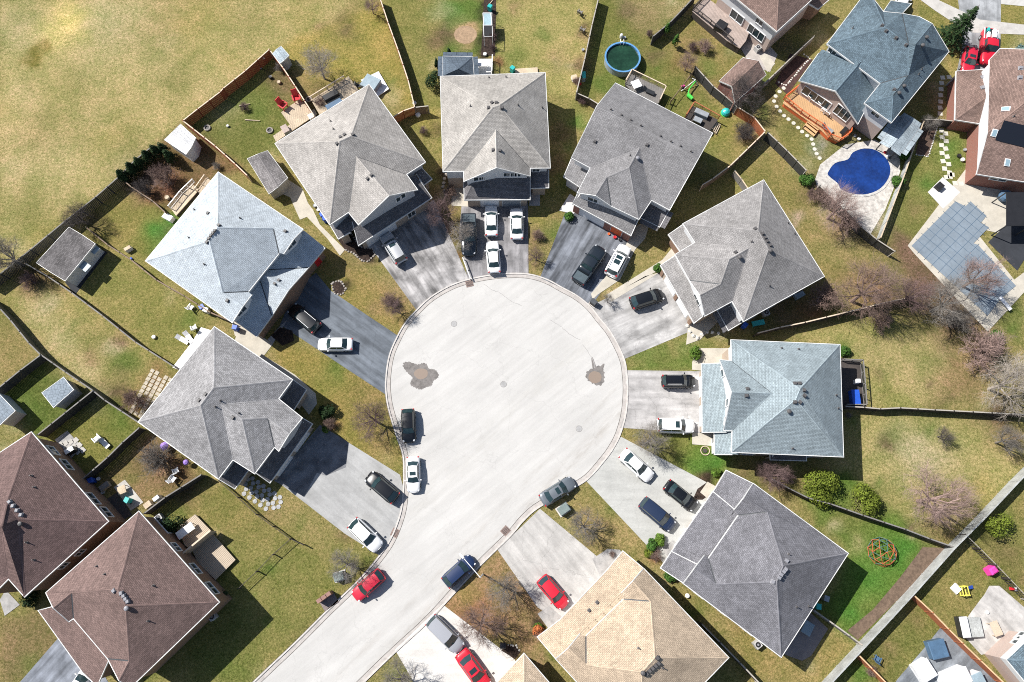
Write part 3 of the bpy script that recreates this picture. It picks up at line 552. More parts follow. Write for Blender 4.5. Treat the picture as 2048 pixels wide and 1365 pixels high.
# ------------------------------------------------------------------ houses
E_, P_E = 5.2, 2.75
class House:
    def __init__(s, name, label, cat, at, group=None):
        g = G(*at); s.root = thing(name, label, cat, (g.x, g.y, 0), group=group); s.bv = []; s.wb = []
def parseV(v, e):
    d = {}
    for tok in v.split(';'):
        k, x, y, z = (tok.split()+['?'])[:4]
        d[k] = [float(x), float(y), None if z == '?' else (e if z == 'e' else float(z))]
    return d
def newell(q):
    n = Vector((0, 0, 0))
    for i in range(len(q)):
        a, b_ = q[i], q[(i+1) % len(q)]
        n += Vector(((a.y-b_.y)*(a.z+b_.z), (a.z-b_.z)*(a.x+b_.x), (a.x-b_.x)*(a.y+b_.y)))
    return n.normalized()
def comp(h, v, f, roof, wall, e=E_, pitch=27, inset=.38, base=0.0, skip='', trim='trim', nowall='', caps=True, name='roof', gut=.085, wname='wall', low=None, lowz=2.7):
    V = parseV(v, e); faces = [q.split() for q in f.split(';')]
    tanp = math.tan(math.radians(pitch))
    for rnd in range(3):
        acc = {}
        for fc in faces:
            best = None
            for i in range(len(fc)):
                a, b_ = V[fc[i]], V[fc[(i+1) % len(fc)]]
                if a[2] is not None and b_[2] is not None and abs(a[2]-b_[2]) < .01 and (fc[i] not in acc):
                    A, B = G(*a), G(*b_); L = (B-A).length
                    if best is None or L > best[0]: best = (L, A, B)
            if not best or rnd: continue
            _, A, B = best; d = (B-A).normalized(); nn = Vector((-d.y, d.x, 0))
            cpt = [G(V[k][0], V[k][1], e+1.5) for k in fc]; cc = sum(cpt, Vector())/len(cpt)
            if (cc-A).dot(nn) < 0: nn = -nn
            for k in fc:
                if V[k][2] is None:
                    o, r = ray(V[k][0], V[k][1])
                    # z - zA = tanp * (p-A).nn
                    t_ = (A.z+tanp*(Vector((o.x, o.y, 0))-Vector((A.x, A.y, 0))).dot(nn)-o.z)/(r.z-tanp*r.dot(nn))
                    acc.setdefault(k, []).append(o.z+r.z*t_)
        for k, zs in acc.items():
            zs.sort()
            V[k][2] = zs[len(zs)//2] if len(zs) % 2 else (zs[len(zs)//2-1]+zs[len(zs)//2])/2
    for k in V:
        if V[k][2] is None: print('UNSOLVED', h.root.name, k); V[k][2] = e+2
    W = {k: G(*V[k]) for k in V}; h.W = W
    if DEBUG: print(h.root['label'][:30], {k: round(V[k][2], 1) for k in V if abs(V[k][2]-e) > .01})
    mb = MB(); nm = {}
    edges = {}
    for fi, fc in enumerate(faces):
        q = [W[k] for k in fc]; n = newell(q)
        if n.z < 0: fc.reverse(); q.reverse(); n = -n
        nm[fi] = n
        g_ = Vector((n.x, n.y, 0)); g_ = g_.normalized() if g_.length > 1e-3 else Vector((0, 1, 0)); u = Vector((-g_.y, g_.x, 0)); vdir = u.cross(n) if abs(n.z) < .9999 else g_
        uv = [(p.dot(u), p.dot(vdir)) for p in q]
        mb.poly(q, 0, uv)
        for i in range(len(fc)): edges.setdefault(frozenset((fc[i], fc[(i+1) % len(fc)])), []).append((fi, fc[i], fc[(i+1) % len(fc)]))
    ro = mb.build(name, M[roof], h.root)
    h.bv.append(BVHTree.FromPolygons([tuple(p) for p in mb.v], [tuple(x) for x in mb.f]))
    # boundary loop
    bd = {x[0][1]: x[0][2] for x in edges.values() if len(x) == 1}
    sk = set(frozenset(x.split('-')) for x in skip.split()); nw = set(frozenset(x.split('-')) for x in nowall.split())
    st = next(iter(bd)); loop = [st]
    while bd.get(loop[-1]) and bd[loop[-1]] != st and len(loop) < 60: loop.append(bd[loop[-1]])
    n = len(loop); Lp = [W[k] for k in loop]
    def off(i, d):
        p = Lp[i]; a = p-Lp[i-1]; b_ = Lp[(i+1) % n]-p; a.z = b_.z = 0; a.normalize(); b_.normalize()
        na, nb = Vector((a.y, -a.x, 0)), Vector((b_.y, -b_.x, 0)); mdir = na+nb
        if mdir.length < .2: return p+na*d
        mdir.normalize(); return p+mdir*(d/max(.35, mdir.dot(na)))
    gb = MB(); wb = MB(); sb = MB(); lb_ = MB()
    for i in range(n):
        j = (i+1) % n; ek = frozenset((loop[i], loop[j])); A, B = Lp[i], Lp[j]
        oa, ob = off(i, gut), off(j, gut); ia, ib = off(i, -inset), off(j, -inset); z = Vector((0, 0, 1))
        if ek not in sk:
            gb.face([A+z*.012, B+z*.012, ob+z*.012, oa+z*.012][::-1]); gb.face([oa-z*.2, ob-z*.2, ob+z*.012, oa+z*.012]); gb.face([A-z*.2, B-z*.2, ob-z*.2, oa-z*.2])
            gb.face([B-z*.2, A-z*.2, A, B]); sb.face([ia-z*.16, ib-z*.16, B-z*.205, A-z*.205])
        if ek in nw: continue
        ta, tb = ia-z*.15, ib-z*.15; ba, bb = Vector((ia.x, ia.y, base)), Vector((ib.x, ib.y, base)); L = (ib-ia).length
        d = Vector((ib.x-ia.x, ib.y-ia.y, 0)); d = d.normalized() if d.length > 1e-6 else d
        s0 = ia.dot(d)
        if low:
            ma, mb_ = Vector((ia.x, ia.y, lowz)), Vector((ib.x, ib.y, lowz)); lb_.face([ba, bb, mb_, ma], 0, [(s0, base), (s0+L, base), (s0+L, lowz), (s0, lowz)]); wb.face([ma, mb_, tb, ta], 0, [(s0, lowz), (s0+L, lowz), (s0+L, tb.z), (s0, ta.z)])
        else: wb.face([ba, bb, tb, ta], 0, [(s0, base), (s0+L, base), (s0+L, tb.z), (s0, ta.z)])
    eb = MB()
    for i in range(n):
        j = (i+1) % n
        if frozenset((loop[i], loop[j])) in nw:
            A, B = Lp[i], Lp[j]; d = B-A; d.z = 0; d.normalize(); o_ = Vector((d.y, -d.x, 0))*.75+Vector((0, 0, .2 if max(A.z, B.z) > e+.3 else 0))
            zz = Vector((0, 0, -.015)); eb.face([A+zz, B+zz, B+o_+zz, A+o_+zz][::-1], 0, [(0, 0), (1, 0), (1, 1), (0, 1)])
    if eb.f: eb.build('roof_flashing', M[roof], ro)
    gb.build('gutter', M[trim], ro); sb.build('soffit', M[trim], ro)
    if lb_.f:
        wo = lb_.build('ground_floor_wall', M[low], h.root); h.wb.append((wo, BVHTree.FromPolygons([tuple(p) for p in lb_.v], [tuple(x) for x in lb_.f])))
    if wb.f:
        wo = wb.build(wname, M[wall], h.root); wo2 = wo
        h.wb.append((wo, BVHTree.FromPolygons([tuple(p) for p in wb.v], [tuple(x) for x in wb.f])))
    # ridge / hip caps and valleys
    cb, vb = MB(), MB()
    for ek, x in edges.items():
        if len(x) != 2: continue
        (f1, a, b_), (f2, _, _) = x; A, B = W[a], W[b_]; n1, n2 = nm[f1], nm[f2]
        if n1.angle(n2) < .12: continue
        d = (B-A).normalized(); s1 = (n1.cross(d)); s1 = s1 if s1.length else s1
        c1 = sum([W[k] for k in faces[f1]], Vector())/len(faces[f1]); c2 = sum([W[k] for k in faces[f2]], Vector())/len(faces[f2])
        if (c1-A).dot(s1) < 0: s1 = -s1
        s2 = n2.cross(d)
        if (c2-A).dot(s2) < 0: s2 = -s2
        convex = (n1-n2).dot(s1-s2) > 0
        if convex: wd, lift, tgt = .15, .03, cb
        else: wd, lift, tgt = .07, .018, vb
        up = (n1+n2).normalized()*lift
        e1, e2 = s1.normalized()*wd, s2.normalized()*wd
        for q in ([A+up, B+up, B+e1+n1*.012, A+e1+n1*.012], [B+up, A+up, A+e2+n2*.012, B+e2+n2*.012]):
            if newell(q).z < 0: q.reverse()
            tgt.face(q, 0, [(k*.33, k*.1) for k in range(4)])
        if convex: cb.build('ridge_cap', M[roof+'_cap'] if roof+'_cap' in M else M[roof], ro); cb = MB()
        else: vb.build('valley', M['valley'] if trim != 'trim_tan' else M['trim_grey'], ro); vb = MB()
    if caps and cb.f: cb.build('ridge_cap', M[roof+'_cap'] if roof+'_cap' in M else M[roof], ro)
    if vb.f: vb.build('valley', M['valley'] if trim != 'trim_tan' else M['trim_grey'], ro)
    return ro
def hitroof(h, px, py):
    o, r = ray(px, py); best = None
    for bv in h.bv:
        loc, nrm, _, dist = bv.ray_cast(o, r)
        if loc is not None and (best is None or dist < best[2]): best = (loc, nrm if nrm.z > 0 else -nrm, dist)
    return best
def vents(h, s, kind='box', mt='vent', size=.36):
    a = [float(x) for x in s.split()]
    for i in range(0, len(a), 2):
        hr = hitroof(h, a[i], a[i+1])
        if not hr: print('vent miss', h.root['label'][:20], a[i:i+2]); continue
        p, n, _ = hr; q = Vector((n.x, n.y, 0)); rz = math.atan2(q.y, q.x) if q.length > .02 else 0
        mb = MB()
        if kind == 'box':
            mb.box(p+Vector((0, 0, .04)), (size*1.25, size*1.25, .04), rz, 0, 0, math.atan2(q.length, n.z))
            mb.box(p+Vector((0, 0, .14)), (size, size, .2), rz, taper=.85); mb.build('roof_vent', M[mt], h.root)
        elif kind == 'pipe':
            mb.lathe(p-Vector((0, 0, .1)), [(.16, .1), (.07, .16), (.06, .48)], 8); mb.build('vent_pipe', M[mt], h.root)
        elif kind == 'turbine':
            mb.lathe(p-Vector((0, 0, .1)), [(.16, 0), (.16, .2), (.24, .26), (.27, .38), (.21, .47), (.04, .52)], 12); mb.build('turbine_vent', M[mt], h.root)
        elif kind == 'skylight':
            mb.box(p+Vector((0, 0, .06)), (1.0, .7, .16), rz, 0, 0, math.atan2(q.length, n.z)); o = mb.build('skylight', M['frame'], h.root)
            m2 = MB(); m2.box(p+n*.145, (.84, .54, .01), rz, 0, 0, math.atan2(q.length, n.z)); m2.build('pane', M['sky_glass'], o)
M['sky_glass'] = glassm('skylight_glass', (.25, .36, .42), .15)
def wallitem(h, px, py, wd, ht, kind='window', parts=2, mt='frame', z=None):
    o, r = ray(px, py); best = None
    for wo, bv in h.wb:
        loc, nrm, fi, dist = bv.ray_cast(o, r)
        if loc is not None and (best is None or dist < best[2]): best = (loc, nrm, dist, wo)
    hr = hitroof(h, px, py)
    if best is None or (hr and hr[2] < best[2]-.05): print('wallitem miss', h.root['label'][:22], px, py); return
    p, n, dist, wo = best; n = Vector((n.x, n.y, 0)).normalized()
    if n.dot(r) > 0: n = -n
    if z is not None: p.z = z
    place_item(wo, p, n, wd, ht, kind, parts, mt)
def place_item(wo, p, n, wd, ht, kind='window', parts=2, mt='frame'):
    rz = math.atan2(n.y, n.x)+math.pi/2; u = Vector((-n.y, n.x, 0))
    if kind == 'window':
        mb = MB(); t_ = .09
        for sx in (-1, 1): mb.box(p+u*sx*(wd/2)+n*.05, (t_, .12, ht+t_), rz)
        for sz in (-1, 1): mb.box(p+Vector((0, 0, sz*ht/2))+n*.05, (wd-t_, .12, t_), rz)
        for k in range(1, parts): mb.box(p+u*(k/parts-.5)*wd+n*.045, (t_*.8, .09, ht-t_), rz)
        fo = mb.build('window', M[mt], wo)
        m2 = MB(); m2.box(p+n*.012, (wd-.02, .02, ht-.02), rz); m2.build('pane', M['glass'], fo)
    elif kind == 'garage':
        mb = MB()
        for k in range(4): mb.box(p+Vector((0, 0, (k-1.5)*ht/4))+n*.03, (wd, .06, ht/4-.03), rz)
        fo = mb.build('garage_door', M[mt], wo)
        m2 = MB(); m2.box(p+n*.012, (wd+.2, .02, ht+.12), rz); m2.build('surround', M['trim'], fo)
    elif kind == 'door':
        mb = MB(); mb.box(p+n*.03, (wd, .05, ht), rz); fo = mb.build('door', M[mt], wo)
        m2 = MB(); m2.box(p+u*(wd*.38)+n*.08, (.05, .05, .12), rz); m2.build('handle', M['grey_metal'], fo)
    elif kind == 'pier':
        mb = MB(); uvs = [(0, 0), (wd, 0), (wd, ht), (0, ht)]
        mb.box(p+n*.06, (wd, .12, ht), rz)
        for i in range(len(mb.f)): mb.uv[i] = uvs
        mb.build('brick_pier', M[mt], wo)
def on_edge(h, a, b_, t_, wd, ht, zc, kind, parts=2, mt='frame', inset=.38, W=None):
    W = W or h.W; A, B = W[a], W[b_]; d = (B-A); d.z = 0; d.normalize(); wo = h.wb[-1][0]
    mid = A.lerp(B, t_); n = Vector((d.y, -d.x, 0)); cen = wo.location
    cc = sum(W.values(), Vector())/len(W)
    if (mid-cc).dot(n) < 0: n = -n
    p = mid-n*inset; p.z = zc; place_item(wo, p, n, wd, ht, kind, parts, mt)
def rf(key, colr, var=.22, cap=None, **k):
    M[key] = shingle('shingles_'+key, colr, var, **k); M[key+'_cap'] = shingle('cap_shingles_'+key, cap or [c*1.05 for c in colr], var*.6)
rf('r_blue', (.44, .485, .52), .05, big=.07); rf('r_tan', (.36, .338, .315), .12); rf('r_top', (.35, .33, .305), .10); rf('r_grey', (.21, .205, .208), .15); rf('r_grey2', (.25, .24, .235), .14)
rf('r_ltblue', (.25, .298, .32), .09, big=.09); rf('r_dark', (.165, .163, .178), .18); rf('r_sand', (.45, .355, .26), .10); rf('r_w', (.26, .255, .258), .22); rf('r_brown', (.15, .10, .093), .2); rf('r_brown2', (.175, .12, .108), .18)
rf('r_slate', (.10, .14, .17), .25); rf('r_rust', (.19, .13, .11), .22); rf('r_porch', (.13, .125, .13), .2)
DEBUG = 0
# A - pale blue roof
h = hA = House('detached_house', 'house with the pale icy blue hip roof, upper left of the cul-de-sac', 'house', (450, 500))
comp(h, 'T 436.4 345 e;RT 605.6 459.2 e;A1 587 478;v1o 567 508 e;v1 558 506.7 e;X1 546.7 456.7;R1 435 455.4;R2 418.5 482.3;X2 445.4 586;v2 496.7 583.6 e;v2o 503 590 e;A2 485 613;FL 464.6 645 e;L 291.5 522 e',
     'T L R2 R1;T R1 X1 A1 RT;L FL A2 X2 R2;R1 R2 X2 v2 v1 X1;X1 v1 v1o A1;X2 A2 v2o v2', 'r_blue', 'white_siding', low='tan_brick', pitch=26, skip='v1-v1o v2-v2o')
WA = dict(h.W)
vents(h, '430 462 426 467 422 472 418 478 438 451 414 485 416 427 571 463 455 602'); vents(h, '480 437 378 476 409 529 389 420', 'pipe')
comp(h, 'a 468 646 3.9;b 649 496.4 e;c 608 463 3.9;m1 616 536 e;ap 577 579.5;m2 543.5 631.5 e;d 513 673 e;e 470 641 3.9;k1 537 540 3.9;k2 521 563.5 3.9;kp 528 551', 
     'c b m1 k1;k1 m1 ap kp;kp ap m2 k2;k2 m2 d e', 'r_blue', 'brown_brick', e=P_E, pitch=24, skip='c-k1 k1-kp kp-k2 k2-e', nowall='c-k1 k1-kp kp-k2 k2-e', wname='lower_wall')
vents(h, '550 568 558 561')
for x, y in ((582, 489), (482, 622)): wallitem(h, x, y, 1.5, 1.2)
on_edge(h, 'm1', 'm2', .30, 2.6, 2.1, 1.1, 'garage', mt='black'); on_edge(h, 'm1', 'm2', .75, 2.6, 2.1, 1.1, 'garage', mt='black'); on_edge(h, 'b', 'm1', .5, .95, 2.1, 1.06, 'door', mt='red')
# B - warm grey roof
h = hB = House('detached_house', 'house with warm light grey roof whose near face is darker, upper left of the cul-de-sac', 'house', (700, 330))
comp(h, 'T 737.8 169.7 e;RT 850.2 324.4 e;s1 812.4 349 e;g1 834.4 379.7 e;A 778 391;g2 717 449.5 e;s2 697 424.5 e;B 659.5 449.5 e;L 550.5 287.4 e;R1 701.7 272.5;R2 678.9 283;V 712.3 313',
     'T L R2 R1;T R1 RT;L B R2;R1 R2 B s2 V s1 RT;V s1 g1 A;V A g2 s2', 'r_tan', 'grey_siding', low='tan_brick', pitch=27)
WB = dict(h.W)
vents(h, '706 270 689 270 681 275 674 288'); vents(h, '743 351 735 358'); vents(h, '661 243 667 259', 'pipe')
comp(h, 'a 717 490.8 e;b 863 395.8 e;c 838 360 3.9;d 705 444 3.9', 'a b c d', 'r_porch', 'tan_brick', e=P_E, pitch=22, skip='c-d', nowall='c-d', wname='lower_wall')
on_edge(h, 'a', 'b', .30, 4.6, 2.1, 1.1, 'garage'); on_edge(h, 'a', 'b', .72, 1.2, 1.4, 1.3, 'window')
comp(h, 'a 844.5 338 3.6;b 863 358 e;c 848 369.5 e;d 833 348 3.6', 'a b c d', 'r_porch', 'tan_brick', e=P_E, pitch=18, skip='a-d', nowall='a-d', wname='lower_wall')
comp(h, 'a 660.8 450.8 e;b 677 478 e;c 699.5 464.5 3.4;d 686 432 3.6', 'a b c d', 'r_porch', 'tan_brick', e=P_E, pitch=18, skip='c-d', nowall='c-d', wname='lower_wall')
for x, y in ((797, 398), (805, 392)): wallitem(h, x, y, .8, 1.1, parts=1)
# C - top centre
h = hC = House('detached_house', 'square house with light warm grey roof at the head of the cul-de-sac', 'house', (990, 280))
comp(h, 'BL 881 153.4 e;BR 1090 146 e;FR 1100 336 e;s1 1059.7 336.5 e;g1 1059.7 352 e;A 992.8 335;g2 928 363 e;s0 927.6 342.5 e;FL 886.5 343 e;P1 985.4 215;P2 999 210.7;V 991.7 259.6',
     'BL P1 P2 BR;BL FL P1;BR P2 FR;P1 FL s0 V s1 FR P2;s0 g2 A V;V A g1 s1', 'r_top', 'white_siding', low='tan_brick', pitch=27)
WC = dict(h.W)
vents(h, '984 206 993 206 977 216 1004 217'); vents(h, '986 301 1000 302'); vents(h, '978 156 1012 155 941 213 1036 211 1084 216', 'pipe')
for x, y, w_ in ((957, 357, 1.7), (963.5, 357, 1.0), (1014, 349, 1.2), (1026, 349, 1.3), (1035, 349, 1.1)): wallitem(h, x, y, w_*.8, 1.0)
wallitem(h, 1072, 340, 1.0, .8)
comp(h, 'a 929 400 e;b 1059.7 398.8 e;b2 1059.7 352 4.1;t1 950 356 4.1;f 928 366 e', 'a b b2 t1;a t1 f', 'r_porch', 'tan_brick', e=P_E, pitch=22, skip='b2-t1 t1-f', nowall='b2-t1 t1-f', wname='lower_wall')
on_edge(h, 'a', 'b', .38, 2.4, 2.1, 1.1, 'garage', mt='frame'); on_edge(h, 'a', 'b', .72, 2.4, 2.1, 1.1, 'garage', mt='grey_metal')
comp(h, 'a 1060.3 376.5 e;b 1097 375.4 e;c 1097 341 3.7;d 1060.3 341 3.7', 'a b c d', 'r_porch', 'tan_brick', e=P_E, pitch=18, skip='c-d a-d', nowall='c-d a-d', wname='lower_wall')
# D - top right of circle
h = hD = House('detached_house', 'house with large mid grey gable roof and red brick garage piers', 'house', (1280, 320))
comp(h, 'TL 1231.3 167 e;TR 1424.7 266.7 e;RB 1339 420 e;s1 1302.8 400.3 e;F 1277.5 438.5 e;w 1222 412 e;q1 1191.4 391;LF 1155 386 e;s2 1181 336 e;LB 1143.4 316 e;K1 1193.8 212.8;K2 1396.6 317;V 1279.4 296;P 1258.3 335.8;Q 1213.7 354.6',
     'TL K1 K2 TR;K1 LB s2 V s1 RB K2;V s2 LF q1 Q P;V P F s1;P Q w F;Q q1 w', 'r_grey', 'white_siding', low='tan_brick', pitch=22)
WD = dict(h.W)
vents(h, '1222 220 1243 231 1262 241 1282 252 1321 273 1342 284 1361 293 1382 304', size=.22); vents(h, '1190 284 1294 291'); vents(h, '1275 318', 'turbine', 'vent_light'); vents(h, '1260 312', 'pipe')
comp(h, 'a 1145.7 407.4 e;b 1261.8 470.7 e;c 1276 440 3.7;d 1158 382 3.9', 'a b c d', 'r_grey', 'red_brick', e=P_E, pitch=18, skip='c-d', nowall='c-d', wname='lower_wall')
on_edge(h, 'a', 'b', .36, 5.0, 2.1, 1.1, 'garage'); on_edge(h, 'a', 'b', .76, 1.6, 2.1, 1.1, 'garage', mt='orange_wood')
for t_ in (.06, .60, .94): on_edge(h, 'a', 'b', t_, .9, 2.4, 1.2, 'pier', mt='red_brick')
comp(h, 'a 1283 436.7 e;b 1319 454 e;c 1336.8 422.6 3.6;d 1300.8 404 3.6', 'a b c d', 'r_porch', 'red_brick', e=P_E, pitch=18, skip='c-d a-d', nowall='c-d a-d a-b b-c', wname='lower_wall')
comp(h, 'a 1128 353.4 e;b 1158.6 373.4 e;c 1180 338 3.6;d 1143.4 317 3.6', 'a b c d', 'r_grey', 'white_siding', e=P_E, pitch=18, skip='c-d b-c', nowall='c-d b-c', wname='lower_wall')
wallitem(h, 1187, 400, 1.6, 1.0, parts=2)
# E - right upper
h = hE = House('detached_house', 'house with mid grey roof and orange brick pillars, right of the cul-de-sac', 'house', (1480, 520))
comp(h, 'T 1527.3 360.9 e;RT 1648 553 e;B 1487.4 642.6 e;s1 1464.4 602.7 e;F 1410 631.7 e;S 1400.3 590.6;W 1379 561 e;LF 1350.8 509.6 e;s2 1390.7 485.4 e;LB 1366.5 448 e;R1 1516.4 461.2;R2 1537 498.7;V 1498.3 496.3;P 1458.4 519.2;Q 1441.4 568.8',
     'T LB R1;T R1 R2 RT;RT R2 B;R1 LB s2 V s1 B R2;V s2 LF P;P LF W Q;Q W S;V P Q S F s1', 'r_grey2', 'white_siding', low='tan_brick', pitch=26)
WE = dict(h.W)
vents(h, '1525 468 1530 476 1534 483 1540 491 1510 458 1471 505'); vents(h, '1479 516 1540 503', 'turbine'); vents(h, '1503 484 1539 572 1576 447 1589 468', 'pipe')
comp(h, 'a 1321.8 531.3 e;b 1388.2 646 e;c 1409 630 3.4;d 1377 560 3.9;f 1350 512 3.6', 'a b c d f', 'r_grey2', 'tan_brick', e=P_E, pitch=20, skip='c-d d-f', nowall='c-d d-f', wname='lower_wall')
on_edge(h, 'a', 'b', .3, 2.5, 2.1, 1.1, 'garage'); on_edge(h, 'a', 'b', .68, 2.5, 2.1, 1.1, 'garage')
for t_ in (.06, .49, .92): on_edge(h, 'a', 'b', t_, .5, 2.4, 1.2, 'pier', mt='brown_brick')
comp(h, 'a 1337.5 469.7 e;b 1360 502 e;c 1390 486 3.5;d 1367 449 3.5', 'a b c d', 'r_grey2', 'brown_brick', e=P_E, pitch=15, skip='c-d b-c', nowall='c-d b-c', wname='lower_wall')
comp(h, 'a 1435.4 622 e;b 1457 660.7 e;c 1486 643.5 3.2;d 1464 604 3.6', 'a b c d', 'r_porch', 'pink_brick', e=P_E, pitch=18, skip='c-d', nowall='c-d a-b', wname='lower_wall')
wallitem(h, 1394, 600, 1.5, 1.0)
# F - light blue roof on the right
h = hF = House('detached_house', 'house with light blue square roof on the right of the cul-de-sac', 'house', (1570, 800))
comp(h, 'TL 1462.6 680.5 e;TR 1679.4 690 e;BR 1686.5 913.8 e;BL 1463.8 904.4 e;s1 1465 861.5 e;g1 1448.5 861 e;A 1463.8 785;g2 1440.3 720.4 e;s2 1463.8 722.7 e;R1 1600.5 778;R2 1592 799;V 1544.6 787.2',
     'TL R1 TR;TR R1 R2 BR;BR R2 BL;TL s2 V s1 BL R2 R1;V s2 g2 A;V A g1 s1', 'r_ltblue', 'white_siding', low='tan_brick', pitch=26)
WF = dict(h.W)
vents(h, '1590 767 1599 767 1608 781 1609 792 1590 805 1600 805 1495 778 1493 792'); vents(h, '1563 697 1597 699 1672 791 1676 817 1585 897', 'pipe'); vents(h, '1577 824', 'turbine')
comp(h, 'a 1404 728.6 e;b 1405.2 864.6 e;c 1452 864 3.7;d 1446 727 3.9', 'a b c d', 'r_ltblue', 'tan_brick', e=P_E, pitch=20, skip='c-d', nowall='c-d', wname='lower_wall')
on_edge(h, 'a', 'b', .28, 2.5, 2.1, 1.1, 'garage'); on_edge(h, 'a', 'b', .72, 2.5, 2.1, 1.1, 'garage')
comp(h, 'a 1429 866 e;b 1429.8 909 e;c 1464 909 3.4;d 1464 864 3.6', 'a b c d', 'r_ltblue', 'white_siding', e=P_E, pitch=18, skip='c-d a-d', nowall='c-d a-d', wname='lower_wall')
comp(h, 'a 1541 903 3.3;b 1541 919.5 e;c 1612 921.5 e;d 1612 906 3.3', 'a b c d', 'r_porch', 'tan_brick', e=2.4, pitch=18, skip='a-d', nowall='a-d', wname='bay_wall')
for x, y in ((1445.5, 747), (1445.5, 777), (1455, 806), (1452, 842)): wallitem(h, x, y, .9, 1.1, parts=1)
# G - dark grey roof lower right
h = hG = House('detached_house', 'house with dark grey roof and white trim, lower right of the cul-de-sac', 'house', (1530, 1130))
comp(h, 'T 1506.6 968 e;RT 1695.7 1107.3 e;B 1562.3 1314 e;L 1367.4 1167.4 e;A2 1389 1138;v2o 1409.5 1112 e;v2 1417.2 1117.6 e;v1 1477.3 1031 e;v1o 1468.5 1021 e;A1 1489 995;X1 1534.5 1023.8;R1 1566.7 1132.2;R2 1553.5 1164.5;X2 1432 1168.9',
     'T RT R1 X1 A1;RT B R2 R1;B L A2 X2 R2;X1 R1 R2 X2 v2 v1;X2 A2 v2o v2;X1 v1 v1o A1', 'r_dark', 'white_siding', low='tan_brick', pitch=26, skip='v1-v1o v2-v2o')
WG = dict(h.W)
vents(h, '1558 1156 1562 1150 1567 1144 1571 1139 1573 1122 1545 1164', mt='vent_light'); vents(h, '1577 1109 1593 1214 1617 1213', 'pipe')
comp(h, 'a 1452.4 941.7 e;b 1426.5 985 e;b2 1470 1020 3.9;c 1504 967 3.9', 'a b b2 c', 'r_dark', 'tan_brick', e=P_E, pitch=20, skip='b2-c', nowall='b2-c b-b2', wname='lower_wall')
comp(h, 'a 1426 984.5 2.95;b 1344 1103 2.95;c 1394 1128 3.9;c2 1415 1115 4.1;d 1475 1030 4.1;d2 1469 1020 3.9', 'a b c c2 d d2', 'r_dark', 'tan_brick', e=2.95, pitch=20, skip='c-c2 c2-d d-d2', nowall='c-c2 c2-d d-d2', wname='garage_wall')
on_edge(h, 'a', 'b', .27, 2.6, 2.1, 1.1, 'garage'); on_edge(h, 'a', 'b', .73, 2.6, 2.1, 1.1, 'garage')
comp(h, 'a 1343.5 1104 e;b 1322 1136.6 e;c 1367 1166 3.9;d 1396 1129 3.9', 'a b c d', 'r_dark', 'tan_brick', e=P_E, pitch=20, skip='c-d a-d', nowall='c-d a-d', wname='lower_wall')
# H - tan roof at the bottom
h = hH = House('detached_house', 'house with sandy beige roof at the bottom edge of the picture', 'house', (1280, 1270))
comp(h, 'T 1287.6 1138.2 e;RT 1456.8 1315.6 e;B 1279 1500 e;L 1112.3 1318.7 e;A2 1137 1297;v2o 1160.5 1268.4 e;v2 1171.8 1273.5 e;v1 1247.6 1198.7 e;v1o 1243 1187 e;A1 1266 1163;X1 1301 1202.8;R1 1310 1316;R2 1284 1345;X2 1172 1330',
     'T RT R1 X1 A1;RT B R2 R1;B L A2 X2 R2;X1 R1 R2 X2 v2 v1;X2 A2 v2o v2;X1 v1 v1o A1', 'r_sand', 'cream_siding', low='tan_brick', pitch=25, skip='v1-v1o v2-v2o')
WH = dict(h.W)
vents(h, '1315 1316 1317 1327 1311 1332 1305 1337 1299 1342 1293 1348'); vents(h, '1285 1346', 'turbine'); vents(h, '1277 1297 1325 1336', 'pipe')
comp(h, 'a 1245.6 1103.3 e;b 1075.4 1274.6 e;c 1112 1318 3.9;c2 1160 1268 4.0;d 1243 1187 4.0;d2 1287 1138 3.9;k1 1214.5 1141 3.1;k2 1120 1240.5 3.1', 'a k1 d d2;k1 k2 c2 d;k2 b c c2', 'r_sand', 'tan_brick', e=P_E, pitch=20, skip='c-c2 c2-d d-d2', nowall='c-c2 c2-d d-d2', wname='lower_wall')
vents(h, '1194 1205 1178 1221', mt='vent', size=.3); on_edge(h, 'k1', 'k2', .28, 2.6, 2.1, 1.1, 'garage'); on_edge(h, 'k1', 'k2', .72, 2.6, 2.1, 1.1, 'garage')
# H2 second sandy roof
h = House('detached_house', 'corner of a second sandy beige roof at the bottom edge beside the red sedan', 'house', (1045, 1400))
comp(h, 'T 1048 1308 e;RT 1097 1365 e;R2 1150 1430 e;L 990 1370 e;L2 940 1430 e;K 1048 1370;K2 1048 1440', 'T RT K;RT R2 K2 K;T K L;L K K2 L2', 'r_sand', 'tan_brick', pitch=24, e=3.4)
# I - grey on the left
h = hI = House('detached_house', 'house with mottled grey multi gable roof left of the cul-de-sac', 'house', (440, 810))
comp(h, 'T 428.8 654.5 e;RT 584.3 760 e;s1 556.6 798.2 e;G1 604 836.4 e;A2 578 868;W2 557.5 902 e;W 549 894 e;F 509.2 947.2 e;s2 465.7 919.5 e;B 436.7 957.7 e;L 277 844.3 e;R1 427.4 775.8;R2 401 811.4;V 442 808.8;P1 484 839;P2 535.5 836.4',
     'T L R2 R1;T R1 RT;L B R2;R1 R2 B s2 V s1 RT;V P1 F s2;V s1 G1 A2 P2 P1;P1 P2 W F;P2 A2 W2 W', 'r_w', 'grey_siding', low='tan_brick', pitch=25)
WI = dict(h.W)
vents(h, '398 801 411 789 466 836'); vents(h, '431 814 441 802 478 827', 'pipe')
comp(h, 'a 623.9 848.3 e;b 539.5 965.6 e;c 512 946 3.6;d 604 837 3.6', 'a b c d', 'r_porch', 'tan_brick', e=P_E, pitch=16, skip='c-d', nowall='c-d', wname='lower_wall')
